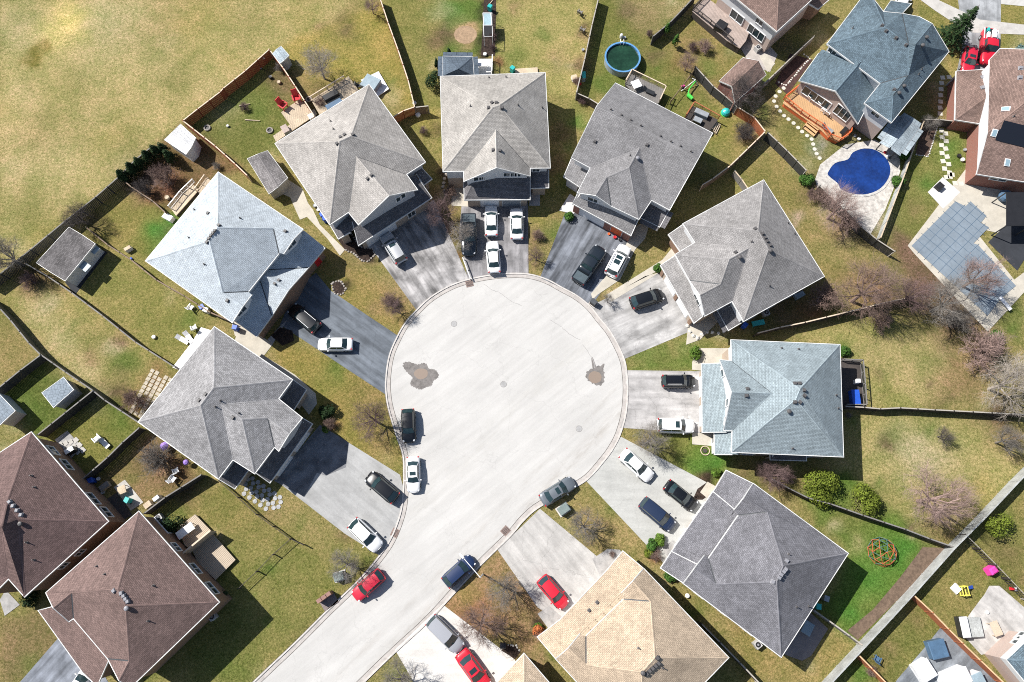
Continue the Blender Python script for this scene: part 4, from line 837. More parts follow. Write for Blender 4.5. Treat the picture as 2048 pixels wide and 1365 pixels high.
on_edge(h, 'a', 'b', .3, 2.7, 2.1, 1.1, 'garage'); on_edge(h, 'a', 'b', .72, 2.7, 2.1, 1.1, 'garage')
comp(h, 'a 612 779.8 e;b 587 819.3 e;c 557 798 3.6;d 585 760 3.6', 'a b c d', 'r_porch', 'tan_brick', e=P_E, pitch=16, skip='c-d b-c', nowall='c-d b-c', wname='lower_wall')
comp(h, 'a 496 940.6 e;b 469.6 977.5 e;c 437 958 3.5;d 465 920 3.5', 'a b c d', 'r_porch', 'tan_brick', e=P_E, pitch=16, skip='c-d', nowall='c-d', wname='lower_wall')
for x, y in ((581, 861), (573, 874)): wallitem(h, x, y, 1.0, .9, parts=1)
# J - brown left edge
h = hJ = House('detached_house', 'brown roofed brick house cut by the left edge of the picture', 'house', (60, 1060))
comp(h, 'T 62.3 865 e;RT 216 1043 e;B 49 1193.4 e;s1 17 1157.5 e;s2 -25 1200 e;L2 -120 1100 e;L -120 985 e;R1 13.2 1004.7;R2 35.8 1038.7;V 3 1052', 'T L R1;T R1 R2 RT;RT R2 B;R1 L L2 V;R1 V s1 B R2;V L2 s2 s1', 'r_brown', 'brown_brick', pitch=27)
vents(h, '20 1004 27 1012 35 1021 43 1030', mt='vent_light'); vents(h, '43 1048', 'turbine'); vents(h, '63 952 54 1085 69 975 68 1120', 'pipe')
for x, y, w_ in ((106, 902, 1.5), (133, 930, 1.7), (186, 998, 1.9), (213, 1025, 1.6)): wallitem(h, x, y, w_, 1.3, parts=2)
for x, y in ((160, 1105), (127, 1131)): wallitem(h, x, y, 1.0, 1.0)
# K - brown lower left
h = hK = House('detached_house', 'brown roofed brick house with tan deck in the lower left corner', 'house', (260, 1200))
comp(h, 'T 277.4 1023.6 e;RT 437.7 1204.7 e;B 262 1374 e;A2 238 1361;v2 216 1318 e;v1 147 1236.8 e;v1o 138 1243 e;L0 106.8 1216;L 92.5 1185.8 e;X1 143.4 1185.8;R1 235.8 1178.3;R2 251 1212.3;X2 258.5 1321.7',
     'T L L0 X1 R1;T R1 R2 RT;RT R2 X2 A2 B;R1 X1 v1 v2 X2 R2;X1 L0 v1o v1;X2 v2 A2', 'r_brown2', 'brown_brick', pitch=27)
vents(h, '243 1187 248 1192 252 1198 256 1203', mt='vent_light'); vents(h, '228 1182', mt='vent_light'); vents(h, '255 1217', 'turbine', 'vent_light'); vents(h, '194 1133 307 1172 297 1242 210 1149', 'pipe')
comp(h, 'a 77.4 1221.7 e;b 166 1345 e;b2 194 1372 e;c 216 1322 4.0;c2 146 1238 4.0;d 106 1214 3.6', 'a b c c2 d;b b2 c', 'r_brown2', 'brown_brick', e=P_E, pitch=20, skip='c-c2 c2-d', nowall='c-c2 c2-d', wname='lower_wall')
on_edge(h, 'a', 'b', .7, 2.6, 2.1, 1.1, 'garage')
for x, y, w_, k in ((327, 1052, 2.6, 2), (352, 1095, 1.3, 2), (391, 1138, 1.6, 2), (424, 1177, 1.8, 2)): wallitem(h, x, y, w_, 1.3, parts=k)
# L - top brown
h = hL = House('detached_house', 'brown hip roofed house with white upper wall at the top edge above a pink deck', 'house', (1560, -40))
comp(h, 'B 1553.5 63 e;L 1440 -30 e;LT 1520 -130 e;R 1640 -16 e;K1 1558 -20;K2 1548 -60', 'B L K2 K1;B K1 R;L LT K2;R K1 K2 LT', 'r_rust', 'white_siding', low='pink_brick', pitch=27)
for x, y in ((1519, 44),): wallitem(h, x, y, 1.3, .9, parts=2)
comp(h, 'a 1636 18 e;b 1662 -4 e;c 1640 -24 3.6;d 1610 2 3.6', 'a b c d', 'r_rust', 'brown_brick', e=P_E, pitch=16, skip='c-d', nowall='c-d', wname='lower_wall')
for x, y, w_ in ((1474, 34, 2.4), (1512, 66, 3.0)): wallitem(h, x, y, w_, 1.5, parts=2 if w_ < 3 else 3)
# M - slate roof with the orange deck
h = hM = House('detached_house', 'house with dark slate blue roof and glazed rear gable above the orange deck', 'house', (1770, 120))
comp(h, 'TL 1723.7 -4 e;LB 1654.5 88 e;v 1761 167 e;v0 1757.8 165 e;w1 1729.2 206.6 e;w2 1783 245 e;RR 1897.4 103.3 e;H3 1864.4 48;n3 1838 34 e;n2 1804 27.5 e;n1 1766.6 24 e;n0 1745 -4 e;R1 1771 55;R2 1817 88;R3 1831.4 89;K1 1817 151.6;K2 1786.4 192',
     'TL LB R1 n0;LB v0 v K1 R2 R1;v w1 K2 K1;w1 w2 K2;w2 RR H3 R3 R2 K1 K2;R1 R2 n2 n1 n0;R2 R3 H3 n3 n2', 'r_slate', 'white_siding', low='pink_brick', pitch=26)
vents(h, '1764 52 1772 63 1792 77 1812 91 1788 180'); vents(h, '1844 93 1852 77 1807 174 1797 188', 'turbine', 'vent', ) ; vents(h, '1705 57 1843 139 1837 149', 'pipe')
for x, y, w_ in ((1665, 103, 1.3), (1752, 228, 1.3)): wallitem(h, x, y, w_, .9)
comp(h, 'a 1637 107.7 e;b 1715 131.9;c 1672 182.4;d 1598.5 161.5 e;f 1716 247.3 e;g 1757 167 e', 'a b c d;b g f c', 'r_slate', 'pink_brick', e=3.3, pitch=24, skip='b-g a-b', nowall='b-g a-b', wname='lower_wall', inset=.3)
wallitem(h, 1633, 196, 4.6, 1.5, parts=4); wallitem(h, 1685, 226, 2.4, 1.9, parts=3)
comp(h, 'a 1767 24 3.7;b 1804 27 3.7;c 1822 8 e;d 1782 2 e', 'a b c d', 'r_slate', 'white_siding', e=P_E, pitch=18, skip='a-b', nowall='a-b', wname='lower_wall')
# N - right edge brick house
h = hN = House('detached_house', 'red brick house with brown roof and black roof panels at the right edge', 'house', (2010, 240))
comp(h, 'a 1979.4 120 e;g 1975.8 266 e;k 2075 185;k0 2075 100;b 2000 98 e;kb 2130 185;c 2130 375 3.3;d 2035 361.6 3.3;d2 1954 348.3 3.3', 'a g k k0 b;g d2 d c kb k', 'r_rust', 'white_siding', pitch=25, e=5.2, low='red_brick', lowz=2.6)
comp(h, 'a 1913 143 e;b 1978 139.3 e;c 1976 248 e;d 1962.5 248 e;f 1910.5 239.6 e;k 1975.8 192.5', 'a b k f;f k c d', 'r_rust', 'red_brick', e=P_E, pitch=20, nowall='b-k k-c', skip='b-k k-c', wname='lower_wall')
on_edge(h, 'a', 'b', .5, 4.6, 2.1, 1.1, 'garage')
vents(h, '1966 155 1965 176 2041 137 2040 156', mt='vent_light', size=.5); vents(h, '2014 326', 'skylight'); vents(h, '2011 219 1988 267', 'skylight'); vents(h, '2027 233', 'pipe')
for px_, py_, sx_, sy_ in ((2036, 258, 4.2, 1.2), (2032, 279, 5.0, 1.5)):
    hr = hitroof(h, px_, py_)
    if hr:
        p, n_, _ = hr; mb = MB(); q = Vector((n_.x, n_.y, 0)); rz = math.atan2(q.y, q.x)
        mb.box(p+n_*.06, (sy_, sx_, .05), rz, 0, 0, math.atan2(q.length, n_.z)); so = mb.build('roof_panel', glassm('panel_glass%d' % py_, (.012, .014, .02), .15), h.root)
wallitem(h, 1997, 358, 2.2, .7)
# O white house lower right
h = hO = House('detached_house', 'white walled house with blue grey roof in the lower right corner', 'house', (2060, 1350))
comp(h, 'a 2014 1320 e;b 2075 1262 e;c 2150 1330 e;d 2080 1400 e;k 2082 1322', 'a b k;b c k;c d k;d a k', 'r_slate', 'white_siding', low='pink_brick', pitch=26, e=4.6)
for x, y in ((2034, 1281), (2040, 1272)): wallitem(h, x, y, 1.2, .9)
# neighbour behind: small deck house roof at the left edge (blue gazebo roof)

# windows on the long side and rear walls
for hh_, WW in ((hA, WA), (hB, WB), (hC, WC), (hD, WD), (hE, WE), (hF, WF), (hG, WG), (hH, WH), (hI, WI)):
    done = 0
    for wo, bv in hh_.wb[:2]:
        me_ = wo.data; off_ = hh_.root.location
        for f_ in me_.polygons:
            q = [me_.vertices[i].co+off_ for i in f_.vertices]; L = (q[1]-q[0]).length; z0, z1 = min(v_.z for v_ in q), max(v_.z for v_ in q)
            if L < 8.2 or z1-z0 < 1.8: continue
            n = Vector((f_.normal.x, f_.normal.y, 0)).normalized()
            for t_ in (.22, .5, .78):
                p = q[0].lerp(q[1], t_); p.z = 4.0 if z0 > 1 else 1.45; place_item(wo, p, n, 1.5 if t_ != .5 else 1.0, 1.15, 'window', 2)
# ------------------------------------------------------------------ fences
def fence(label, s, z, face, cap=None, style='board', bw=.145, gap=.012, cat='fence', name='garden_fence', panel=2.4, jit=0.01):
    q = pts(s, z); root = thing(name, label, cat, (q[0].x, q[0].y, 0), group=None)
    cap = cap or face
    for i in range(len(q)-1):
        A, B = q[i], q[i+1]; L = (B-A).length; k = max(1, round(L/panel)); d = (B-A).normalized(); rz = math.atan2(d.y, d.x)
        for j in range(k):
            a, b_ = A.lerp(B, j/k), A.lerp(B, (j+1)/k); l = (b_-a).length
            pb = MB(); pb.box((a.x, a.y, z/2+.04), (.11, .11, z+.08), rz); pb.build('post', M[face], root)
            pb = MB(); nb = max(1, int(l/(bw+gap)))
            for u in range(nb):
                c = a.lerp(b_, (u+.5)/nb); hh = z-.12+random.uniform(-jit, jit)
                if style == 'picket': pb.box((c.x, c.y, hh/2+.05), (bw*.55, .025, hh-.05), rz)
                else: pb.box((c.x, c.y, hh/2-.02), (l/nb-gap, .022, hh+.04), rz)
            po = pb.build('panel', M[face], root)
            rb = MB(); c = (a+b_)/2; rb.box((c.x, c.y, z-.03), (l+.02, .15 if style == 'board' else .06, .045), rz)
            rb.build('rail', M[cap], po)
    pb = MB(); pb.box((q[-1].x, q[-1].y, z/2+.04), (.11, .11, z+.08), 0); pb.build('post', M[cap], root)
    return root
M['cedar_dark'] = wood('dark_cedar_boards', (.25, .06, .024)); M['black_fence'] = wood('charcoal_fence_boards', (.045, .045, .045)); M['olive_fence'] = wood('greenish_old_fence', (.12, .12, .09), .25)
M['pale_cap'] = wood('pale_sawn_cap', (.62, .50, .38), .08); M['grey_cap'] = wood('grey_cap_board', (.36, .33, .29), .12); M['brown_fence'] = wood('brown_fence_boards', (.20, .14, .10)); M['rust_cap'] = wood('orange_cap', (.58, .38, .22), .1)
for a in (
 ('red cedar fence at the edge of the open field', '366 241 395 218 440 184 446 177 490 142 538 99', 1.9, 'cedar_dark', 'pale_cap'),
 ('cedar side fence with pale cap going down from the field corner', '540 101 566 136 590 172 628 232', 1.9, 'cedar_dark', 'pale_cap'),
 ('cedar fence with pale cap beside the white shed', '366 242 430 292 470 328 494 351', 1.8, 'cedar', 'pale_cap'),
 ('long cedar fence with pale cap from the top edge to the garden corner', '757 -12 776 45 796 100 816 160 829 214', 1.9, 'cedar_dark', 'pale_cap'),
 ('short cedar fence between the two top left houses', '829 214 806 222 786 234', 1.8, 'cedar', 'pale_cap'),
 ('short dark fence stub right of the cedar corner', '830 215 856 212', 1.8, 'brown_fence', 'grey_cap'),
 ('charcoal board fence along the open field', '300 296 270 320 238 353 190 395 130 442 60 500 0 548 -30 570', 1.8, 'black_fence', 'grey_wood'),
 ('low brown fence beside the icy blue roofed house', '240 355 262 374 305 402 330 425', 1.2, 'olive_fence', 'brown_fence'),
 ('low weathered fence between two left lawns', '172 455 215 490 262 520 312 560 368 592 420 625 460 642', 1.1, 'olive_fence', 'brown_fence'),
 ('brown fence with dark cap below the big grey shed', '50 527 95 553 142 585 205 632 270 684 350 735', 1.4, 'brown_fence', 'grey_wood'),
 ('old greenish fence along the straw coloured strip', '-20 596 20 640 57 686 80 709 130 744 185 781 208 800 278 846', 1.7, 'olive_fence', 'grey_wood'),
 ('short charcoal fence at the left edge', '-20 790 40 741 80 711', 1.8, 'black_fence', 'grey_wood'),
 ('charcoal fence below the small grey shed', '75 870 130 826 185 782', 1.8, 'black_fence', 'grey_wood'),
 ('charcoal fence behind the left brown house', '163 960 215 915 245 885 278 856', 1.7, 'black_fence', 'grey_wood'),
 ('charcoal fence between the brown houses and the grey house', '288 1027 330 995 362 975 402 950', 1.7, 'black_fence', 'grey_wood'),
 ('fence with dark boards left of the round pool', '1199 -12 1184 50 1169 120 1153 185', 1.8, 'brown_fence', 'grey_cap'),
 ('short fence from the round pool garden to the grey house', '1153 186 1178 197 1203 212', 1.6, 'dark_wood', 'grey_cap'),
 ('dark fence left of the pink deck', '1392 -10 1369 15 1340 45 1306 73', 1.8, 'black_fence', 'grey_wood'),
 ('dark slatted fence in front of the brown shed', '1391 133 1427 173 1450 192 1475 214', 1.8, 'black_fence', 'grey_cap'),
 ('brown fence right of the shrubs and green toy', '1475 214 1509 235 1530 262', 1.8, 'cedar', 'pale_cap'),
 ('fence with cream cap running down left from the garden corner', '1530 264 1495 298 1460 332 1425 358 1405 370', 1.8, 'brown_fence', 'pale_cap'),
 ('grey board fence left of the blue covered pool', '1536 265 1575 302 1613 341', 1.8, 'black_fence', 'grey_cap'),
 ('grey board fence under the bare trees by the pool patio', '1640 372 1680 410 1723 454 1755 480 1790 503', 1.8, 'black_fence', 'grey_cap'),
 ('pale thin fence right of the blue covered pool', '1849 240 1830 290 1811 345 1786 412 1762 475', 1.5, 'silver_wood', 'pale_wood'),
 ('dark fence behind the brick house garage', '1849 240 1878 239 1912 243', 1.6, 'dark_wood', 'grey_cap'),
 ('short grey gate fence above the grey roofed house', '1470 342 1483 358 1496 377', 1.5, 'grey_wood', 'pale_wood'),
 ('brown fence with thin pale cap above the light blue house', '1514 667 1560 655 1610 645 1696 624 1776 604 1836 592', 1.5, 'dark_wood', 'pale_cap'),
 ('brown fence right of the light blue house', '1690 813 1729 815 1761 818 1801 816 1870 820 1946 824 2060 830', 1.5, 'dark_wood', 'grey_cap'),
 ('dark fence below the yellow green bushes', '1541 957 1580 978 1616 996 1661 1008 1726 1031 1811 1059 1860 1078 1906 1094', 1.6, 'dark_wood', 'grey_wood'),
 ('long silvery grey board fence in the lower right', '2075 927 2040 962 1971 1036 1911 1096 1838 1178 1785 1236 1731 1294 1690 1338 1640 1392', 2.0, 'silver_wood', 'silver_wood'),
 ('tan fence with orange cap beside the blue grey patio', '1827 1190 1866 1226 1898 1259 1926 1287 1961 1321 2008 1366 2050 1405', 1.7, 'cedar', 'rust_cap'),
 ('orange capped fence at the bottom right edge', '1716 1309 1745 1338 1790 1384', 1.7, 'cedar', 'rust_cap'),
 ('thin grey fence between the grey brown patio and the lawn', '1628 1221 1668 1249 1700 1272 1724 1290', 1.4, 'grey_wood', 'grey_cap'),
 ('dark fence between the sandy and dark grey roofs', '1403 1248 1440 1285 1480 1326 1520 1368', 1.7, 'dark_wood', 'grey_cap'),
 ('grey fence beside the brown soil bed at the top right', '1528 168 1568 130 1606 93 1628 73', 1.6, 'grey_wood', 'grey_cap')):
    fence(*a)
fence('dark picket fence in the lower right corner', '1932 1070 1961 1098 1993 1130 2020 1158 2060 1200', 1.5, 'dark_wood', 'grey_cap', style='picket', bw=.16, gap=.13)
fence('thin dark wire fence behind the brown houses', '437 962 475 995 512 1029 580 1078 606 1090', 1.0, 'dark_wood', 'dark_wood', style='picket', bw=.03, gap=.12)
fence('thin dark fence running down left from the lawn corner', '580 1079 545 1110 512 1144 476 1178', 1.0, 'dark_wood', 'dark_wood', style='picket', bw=.03, gap=.12)
fence('thin dark rail beside the green see-saw', '1388 141 1366 170 1343 200', 1.0, 'brown_fence', 'brown_fence', style='picket', bw=.03, gap=.14)
# ------------------------------------------------------------------ cars
def paint(name, c, coat=.35, rough=.5, metal=0.0):
    m, t, b = nodes(name); b.inputs['Base Color'].default_value = (*c, 1); b.inputs['Roughness'].default_value = rough; b.inputs['Metallic'].default_value = metal
    b.inputs['Coat Weight'].default_value = coat; b.inputs['Coat Roughness'].default_value = .08; return m
PW = paint('car_paint', (.74, .74, .74)); M['car_glass'] = glassm('car_glass', (.02, .04, .045), .1); M['head'] = paint('headlight_lens', (.6, .62, .65), .3); M['tail'] = paint('tail_light_lens', (.38, .01, .015), .4)
CP = {'black': paint('black_paint', (.005, .006, .008), .5, .3), 'blue': paint('dark_blue_paint', (.008, .024, .08), .5), 'navy': paint('navy_paint', (.008, .02, .055), .5), 'red': paint('red_paint', (.52, .008, .028), .4), 'crimson': paint('crimson_paint', (.48, .01, .035), .4),
      'silver': paint('silver_paint', (.42, .43, .45), .4, .4, .3), 'grey': paint('grey_paint', (.15, .17, .19), .4, .4, .3), 'van': paint('pale_silver_paint', (.30, .31, .34), .4), 'greyv': paint('charcoal_paint', (.012, .018, .026), .4, .35)}
SPEC = {  # length, half width, roof height, hood z, belt z, windshield base x, roof front x, roof rear x, rear glass base x, tail z, roof half width
 'sedan': (4.75, .92, 1.45, .88, .96, 1.02, .38, -1.02, -1.62, .98, .60),
 'suv': (4.65, .94, 1.70, 1.02, 1.08, 1.02, .42, -1.85, -2.16, 1.08, .66),
 'van': (5.15, .98, 1.76, 1.02, 1.08, 1.35, .58, -2.10, -2.44, 1.05, .74),
 'hatch': (4.35, .90, 1.50, .90, .98, .98, .38, -1.45, -2.0, .98, .60),
 'pickup': (5.75, .99, 1.86, 1.14, 1.2, 1.05, .55, -.55, -.82, 1.12, .72)}
def car_proto(kind, rails=False, sunroof=False, cargo=None, label='', cat='car', loc=(0, 0, 0)):
    L, W, Ht, hz, bz, wx, rf_, rr, rx, tz, rw = SPEC[kind]; h2 = L/2
    root = thing('parked_pickup' if kind == 'pickup' else 'parked_car', label, cat, loc)
    fr = [(-h2, .70, tz-.30, .42), (-h2+.06, .84, tz-.08, .32), (-h2+.28, .95, tz, .24), (rx-.05 if rx > -h2+.45 else -h2+.5, .985, tz+.0, .2), (-.9 if rx < -1.2 else -1.6, 1.0, bz, .2), (0, 1.0, bz, .2), (wx, .99, hz+.04, .2), (h2-.75, .965, hz-.02, .2), (h2-.32, .90, hz-.13, .24), (h2-.10, .74, hz-.26, .32), (h2, .50, hz-.36, .42)]
    prof = lambda w_, zt, zb: [(-.90*w_, zb), (-.99*w_, zb+.10), (-w_, (zb+zt)/2+.04), (-.965*w_, zt-.12), (-.88*w_, zt-.03), (-.5*w_, zt+.012), (0, zt+.022), (.5*w_, zt+.012), (.88*w_, zt-.03), (.965*w_, zt-.12), (w_, (zb+zt)/2+.04), (.99*w_, zb+.10), (.90*w_, zb)]
    # densify the stations with a smooth interpolation
    st = []
    for i in range(len(fr)-1):
        for j in range(2):
            u = j/2; a, b_ = fr[i], fr[i+1]; st.append(tuple(a[k]*(1-u)+b_[k]*u for k in range(4)))
    st.append(fr[-1]); mb = MB(); R = [[(x, y, z) for y, z in prof(W*w_, zt, zb)] for x, w_, zt, zb in st]
    for i in range(len(R)-1):
        for j in range(12): mb.face([R[i][j], R[i+1][j], R[i+1][j+1], R[i][j+1]][::-1])
        mb.face([R[i][12], R[i+1][12], R[i+1][0], R[i][0]][::-1])
    mb.face(R[0]); mb.face(R[-1][::-1])
    body = mb.build('body', PW, root, local=True, smooth=True, merge=True)
    # greenhouse
    bw_ = W*.86
    def ring(x0, x1, x2, x3, z0, z1, w0, w1):  # base front, roof front, roof rear, base rear
        return [(x0, -w0*.86, z0), (x0+.12, 0, z0+.01), (x0, w0*.86, z0)], [(x1, -w1*.9, z1), (x1+.08, 0, z1+.035), (x1, w1*.9, z1)], [(x2, -w1*.9, z1-.02), (x2-.06, 0, z1+.015), (x2, w1*.9, z1-.02)], [(x3, -w0*.84, z0+.02), (x3-.10, 0, z0+.03), (x3, w0*.84, z0+.02)]
    a, b_, c, d = ring(wx, rf_, rr, rx, bz-.03, Ht-.04, bw_/.86, rw/.9)
    cab = MB(); mid = lambda p, q, u: tuple(p[k]*(1-u)+q[k]*u for k in range(3))
    for p, q in ((a, b_), (c, d)):
        for i in range(2):
            f_ = [p[i], p[i+1], q[i+1], q[i]]; cab.face(f_ if newell([Vector(v_) for v_ in f_]).z > 0 else f_[::-1])
    # roof panel as a curved skin of its own
    rp = MB(); nx_ = 5
    for i in range(nx_):
        for j in range(4):
            def rv(u, v_):
                x = rf_+.0+(rr-rf_)*u; y = rw*1.02*(v_*2-1); z = Ht-.05-.03*u+.055*(1-(v_*2-1)**2)+.025*math.sin(math.pi*u)
                x += (.08*(1-u)-.06*u)*(1-(v_*2-1)**2); return (x, y, z)
            rp.face([rv(i/nx_, j/4), rv(i/nx_, (j+1)/4), rv((i+1)/nx_, (j+1)/4), rv((i+1)/nx_, j/4)])
    for s_ in (0, 2):
        f_ = [a[s_], b_[s_], c[s_], d[s_]]; cab.face(f_ if s_ else f_[::-1])
    cab.build('cabin', PW, root, local=True)
    rp.build('roof', PW, root, local=True, smooth=True, merge=True)
    def glass(name, q, m_=None, up=.012, shrink=.06):
        q = [Vector(v_) for v_ in q]; n = newell(q); cen = sum(q, Vector())/len(q)
        if n.dot(cen-Vector((0, 0, Ht*.5))) < 0: n = -n; q.reverse()
        g_ = MB(); q2 = [v_+(cen-v_)*shrink+n*up for v_ in q]; g_.face(q2); return g_.build(name, m_ or M['car_glass'], root, local=True)
    for nm_, p, q in (('windshield', a, b_), ('rear_window', d, c)):
        g_ = MB(); cen = [sum(v_[k] for v_ in p+q)/6 for k in range(3)]
        for i in range(2):
            f_ = [Vector(v_) for v_ in (p[i], p[i+1], q[i+1], q[i])]; n = newell(f_); n = n if n.z > 0 else -n
            f_ = [Vector((v_.x+(cen[0]-v_.x)*.10, v_.y*.93, v_.z+(cen[2]-v_.z)*.10))+n*.03 for v_ in f_]; g_.face(f_ if newell(f_).z > 0 else f_[::-1])
        g_.build(nm_, M['car_glass'], root, local=True, merge=.02)
    for s_ in (0, 2):
        bf, tf, tr, br = a[s_], b_[s_], c[s_], d[s_]
        for u0, u1 in ((.10, .50), (.53, .92)) if kind != 'pickup' else ((.12, .5), (.54, .9)):
            lo0, lo1 = mid(bf, br, u0), mid(bf, br, u1); hi0, hi1 = mid(tf, tr, u0), mid(tf, tr, u1)
            glass('side_window', [mid(lo0, hi0, .12), mid(lo1, hi1, .12), mid(lo1, hi1, .9), mid(lo0, hi0, .9)], shrink=0)
    for sx in (-1, 1):
        for x in (h2*.62, -h2*.60):
            wb_ = MB(); y0, y1 = sx*(W-.20), sx*(W+.012)
            wb_.tube((x, y0, .34), (x, y1, .34), .34, n=18); wo = wb_.build('wheel', M['rubber'], root, local=True)
            hb = MB(); hb.tube((x, sx*(W-.02), .34), (x, sx*(W+.02), .34), .21, .19, n=12); hb.build('rim', M['grey_metal'], wo, local=True)
        mr = MB(); mr.box((wx-.22, sx*(W+.10), bz+.04), (.13, .24, .15), 0, taper=.85); mr.build('mirror', PW, root, local=True)
        hl = MB(); zf = hz-.20; hl.box((h2-.26, sx*W*.72, zf+.02), (.24, .16, .08), -sx*.45, ry=.35, taper=.9); hl.build('headlight', M['head'], root, local=True)
        tl = MB(); tl.box((-h2+.13, sx*W*.78, tz-.12 if kind != 'suv' else tz+.02), (.16, .24, .2), sx*.3, taper=.9); tl.build('taillight', M['tail'], root, local=True)
    gl = MB(); gl.box((h2-.035, 0, hz-.42), (.06, W*.8, .16)); gl.build('grille', M['black'], root, local=True)
    if rails:
        for sx in (-1, 1):
            rb = MB(); rb.box(((rf_+rr)/2-.05, sx*(rw-.02), Ht+.05), (abs(rf_-rr)*.86, .05, .05)); rb.build('roof_rail', M['grey_metal'] if rails == 1 else M['frame'], root, local=True)
    if sunroof:
        sb = MB(); sb.box((rf_-.42, 0, Ht+.016), (.48, .78, .02), ry=-.02); sb.build('sunroof', M['car_glass'], root, local=True)
        if sunroof == 2: sb = MB(); sb.box((rf_-1.1, 0, Ht+.016), (.6, .78, .02)); sb.build('sunroof', M['car_glass'], root, local=True)
    if kind == 'pickup':
        x0, x1 = -h2+.12, rx-.12
        bb = MB(); bb.box(((x0+x1)/2, 0, tz+.035), (x1-x0, W*1.62, .05)); bed = bb.build('bed_cover' if cargo is None else 'cargo_bed', M['greyv'] if cargo is None else M['black'], root, local=True)
        for sx in (-1, 1): r2 = MB(); r2.box(((x0+x1)/2, sx*W*.90, tz+.06), (x1-x0, .12, .08)); r2.build('bed_rail', PW if cargo is None else M['frame'], root, local=True)
        r2 = MB(); r2.box((x0-.02, 0, tz+.03), (.1, W*1.7, .10)); r2.build('tailgate', PW, root, local=True)
    return root
M['greyv'] = mat('grey_vinyl_cover', (.06, .085, .10), .6)
def hd(x0, y0, x1, y1):
    a, b_ = G(x0, y0, .7), G(x1, y1, .7); return (a+b_)/2, math.atan2(b_.y-a.y, b_.x-a.x), (b_-a).length
protos = {}
def car(kind, colr, tail, nose, label, sc=None, **k):
    """tail and nose pixels of one car"""
    c, rz, L = hd(*tail, *nose); key = (kind, tuple(sorted(k.items()))); z = .03
    s_ = L/SPEC[kind][0]; s_ = max(.93, min(1.07, s_))
    if key not in protos:
        r = car_proto(kind, label=label, cat='pickup truck' if kind == 'pickup' else ('minivan' if kind == 'van' else 'car'), **k)
        r.location = (c.x, c.y, z); r.rotation_euler = (0, 0, rz); r.scale = (s_,)*3; protos[key] = r
        if colr: 
            for o in [r]+list(r.children_recursive): remat(o, {'car_paint': CP[colr]})
    else: r = dup(protos[key], (c.x, c.y, z), rz, label, s_)
    for o in list(r.children_recursive):
        if o.type == 'MESH':
            for sl in o.material_slots:
                if sl.material and (sl.material.name == 'car_paint' or sl.material in CP.values()): sl.link = 'OBJECT'; sl.material = CP[colr] if colr else PW
    r['group'] = 'parked cars and trucks'; return r
car('sedan', None, (983, 473), (982, 410), 'white sedan parked nearest the garage, left of the second white sedan')
car('sedan', None, (989, 547), (984, 482), 'white sedan with its tail at the kerb of the top driveway')
car('sedan', None, (1034, 480), (1033, 416), 'white sedan on the right of the top driveway beside the lawn')
car('sedan', None, (706, 689), (635, 689), 'white sedan parked across the blue grey driveway')
car('sedan', None, (1244, 905), (1303, 958), 'white sedan on the clean driveway, alone above two dark cars')
car('sedan', None, (826, 914), (827, 985), 'white sedan with sunroof parked at the left kerb', sunroof=1)
car('sedan', None, (165, 1340), (110, 1400), 'white sedan cut by the bottom edge near the left corner') if False else car('sedan', None, (140, 1398), (178, 1340), 'white sedan cut by the bottom edge in the lower left corner')
car('suv', 'silver', (806, 528), (768, 467), 'silver estate car with sunroof in front of the left garage', sunroof=1, rails=1)
car('suv', None, (1219, 554), (1253, 490), 'white sport utility car with roof glass beside the dark pickup', sunroof=2, rails=2)
car('suv', None, (1314, 851), (1389, 853), 'white car with sunroof nosing to the garage of the light blue house', sunroof=1)
car('suv', 'black', (1324, 763), (1390, 763), 'black car with silver roof rails in front of the light blue house', rails=2)
car('suv', 'black', (636, 660), (582, 615), 'black car with silver roof rails half in shadow on the blue grey driveway', rails=2)
car('hatch', 'black', (1260, 609), (1328, 587), 'black hatchback on the stained driveway right of the circle')
car('hatch', 'black', (816, 818), (818, 886), 'black hatchback parked alone at the left kerb')
car('hatch', 'black', (794, 1000), (734, 949), 'black hatchback whose bonnet reflects the sky, on the left driveway')
car('hatch', None, (704, 1044), (759, 1098), 'white hatchback at the lower end of the left driveway')
car('hatch', 'crimson', (765, 1146), (708, 1196), 'crimson hatchback parked at the kerb of the street')
car('hatch', 'blue', (890, 1168), (946, 1117), 'dark blue hatchback under the street lamp arm')
car('hatch', 'red', (1082, 1156), (1131, 1214), 'red hatchback on the pale driveway by the sandy roof')
car('sedan', 'red', (921, 1304), (974, 1378), 'red sedan with sunroof cut by the bottom edge', sunroof=1)
car('sedan', 'black', (1332, 968), (1392, 1016), 'black sedan with chrome bumper beside the dark blue minivan')
car('sedan', 'grey', (1083, 1003), (1148, 962), 'grey sedan with sunroof parked at the right kerb', sunroof=1)
car('van', 'navy', (1284, 1003), (1346, 1056), 'dark blue minivan on the clean driveway')
car('van', 'van', (860, 1238), (922, 1300), 'silver van with pale roof at the bottom of the street')
car('pickup', 'greyv', (1153, 568), (1204, 494), 'black pickup truck with covered bed on the dark driveway')
car('pickup', 'greyv', (938, 430), (938, 513), 'dark blue pickup truck under the bare tree at the top driveway')
car('hatch', 'crimson', (1942, 96), (1934, 146), 'dark red car with sunroof beside the red pickup', sunroof=1)
rp_ = car('pickup', 'red', (1978, 58), (1973, 134), 'bright red pickup truck with white boxes in its bed', cargo=1)
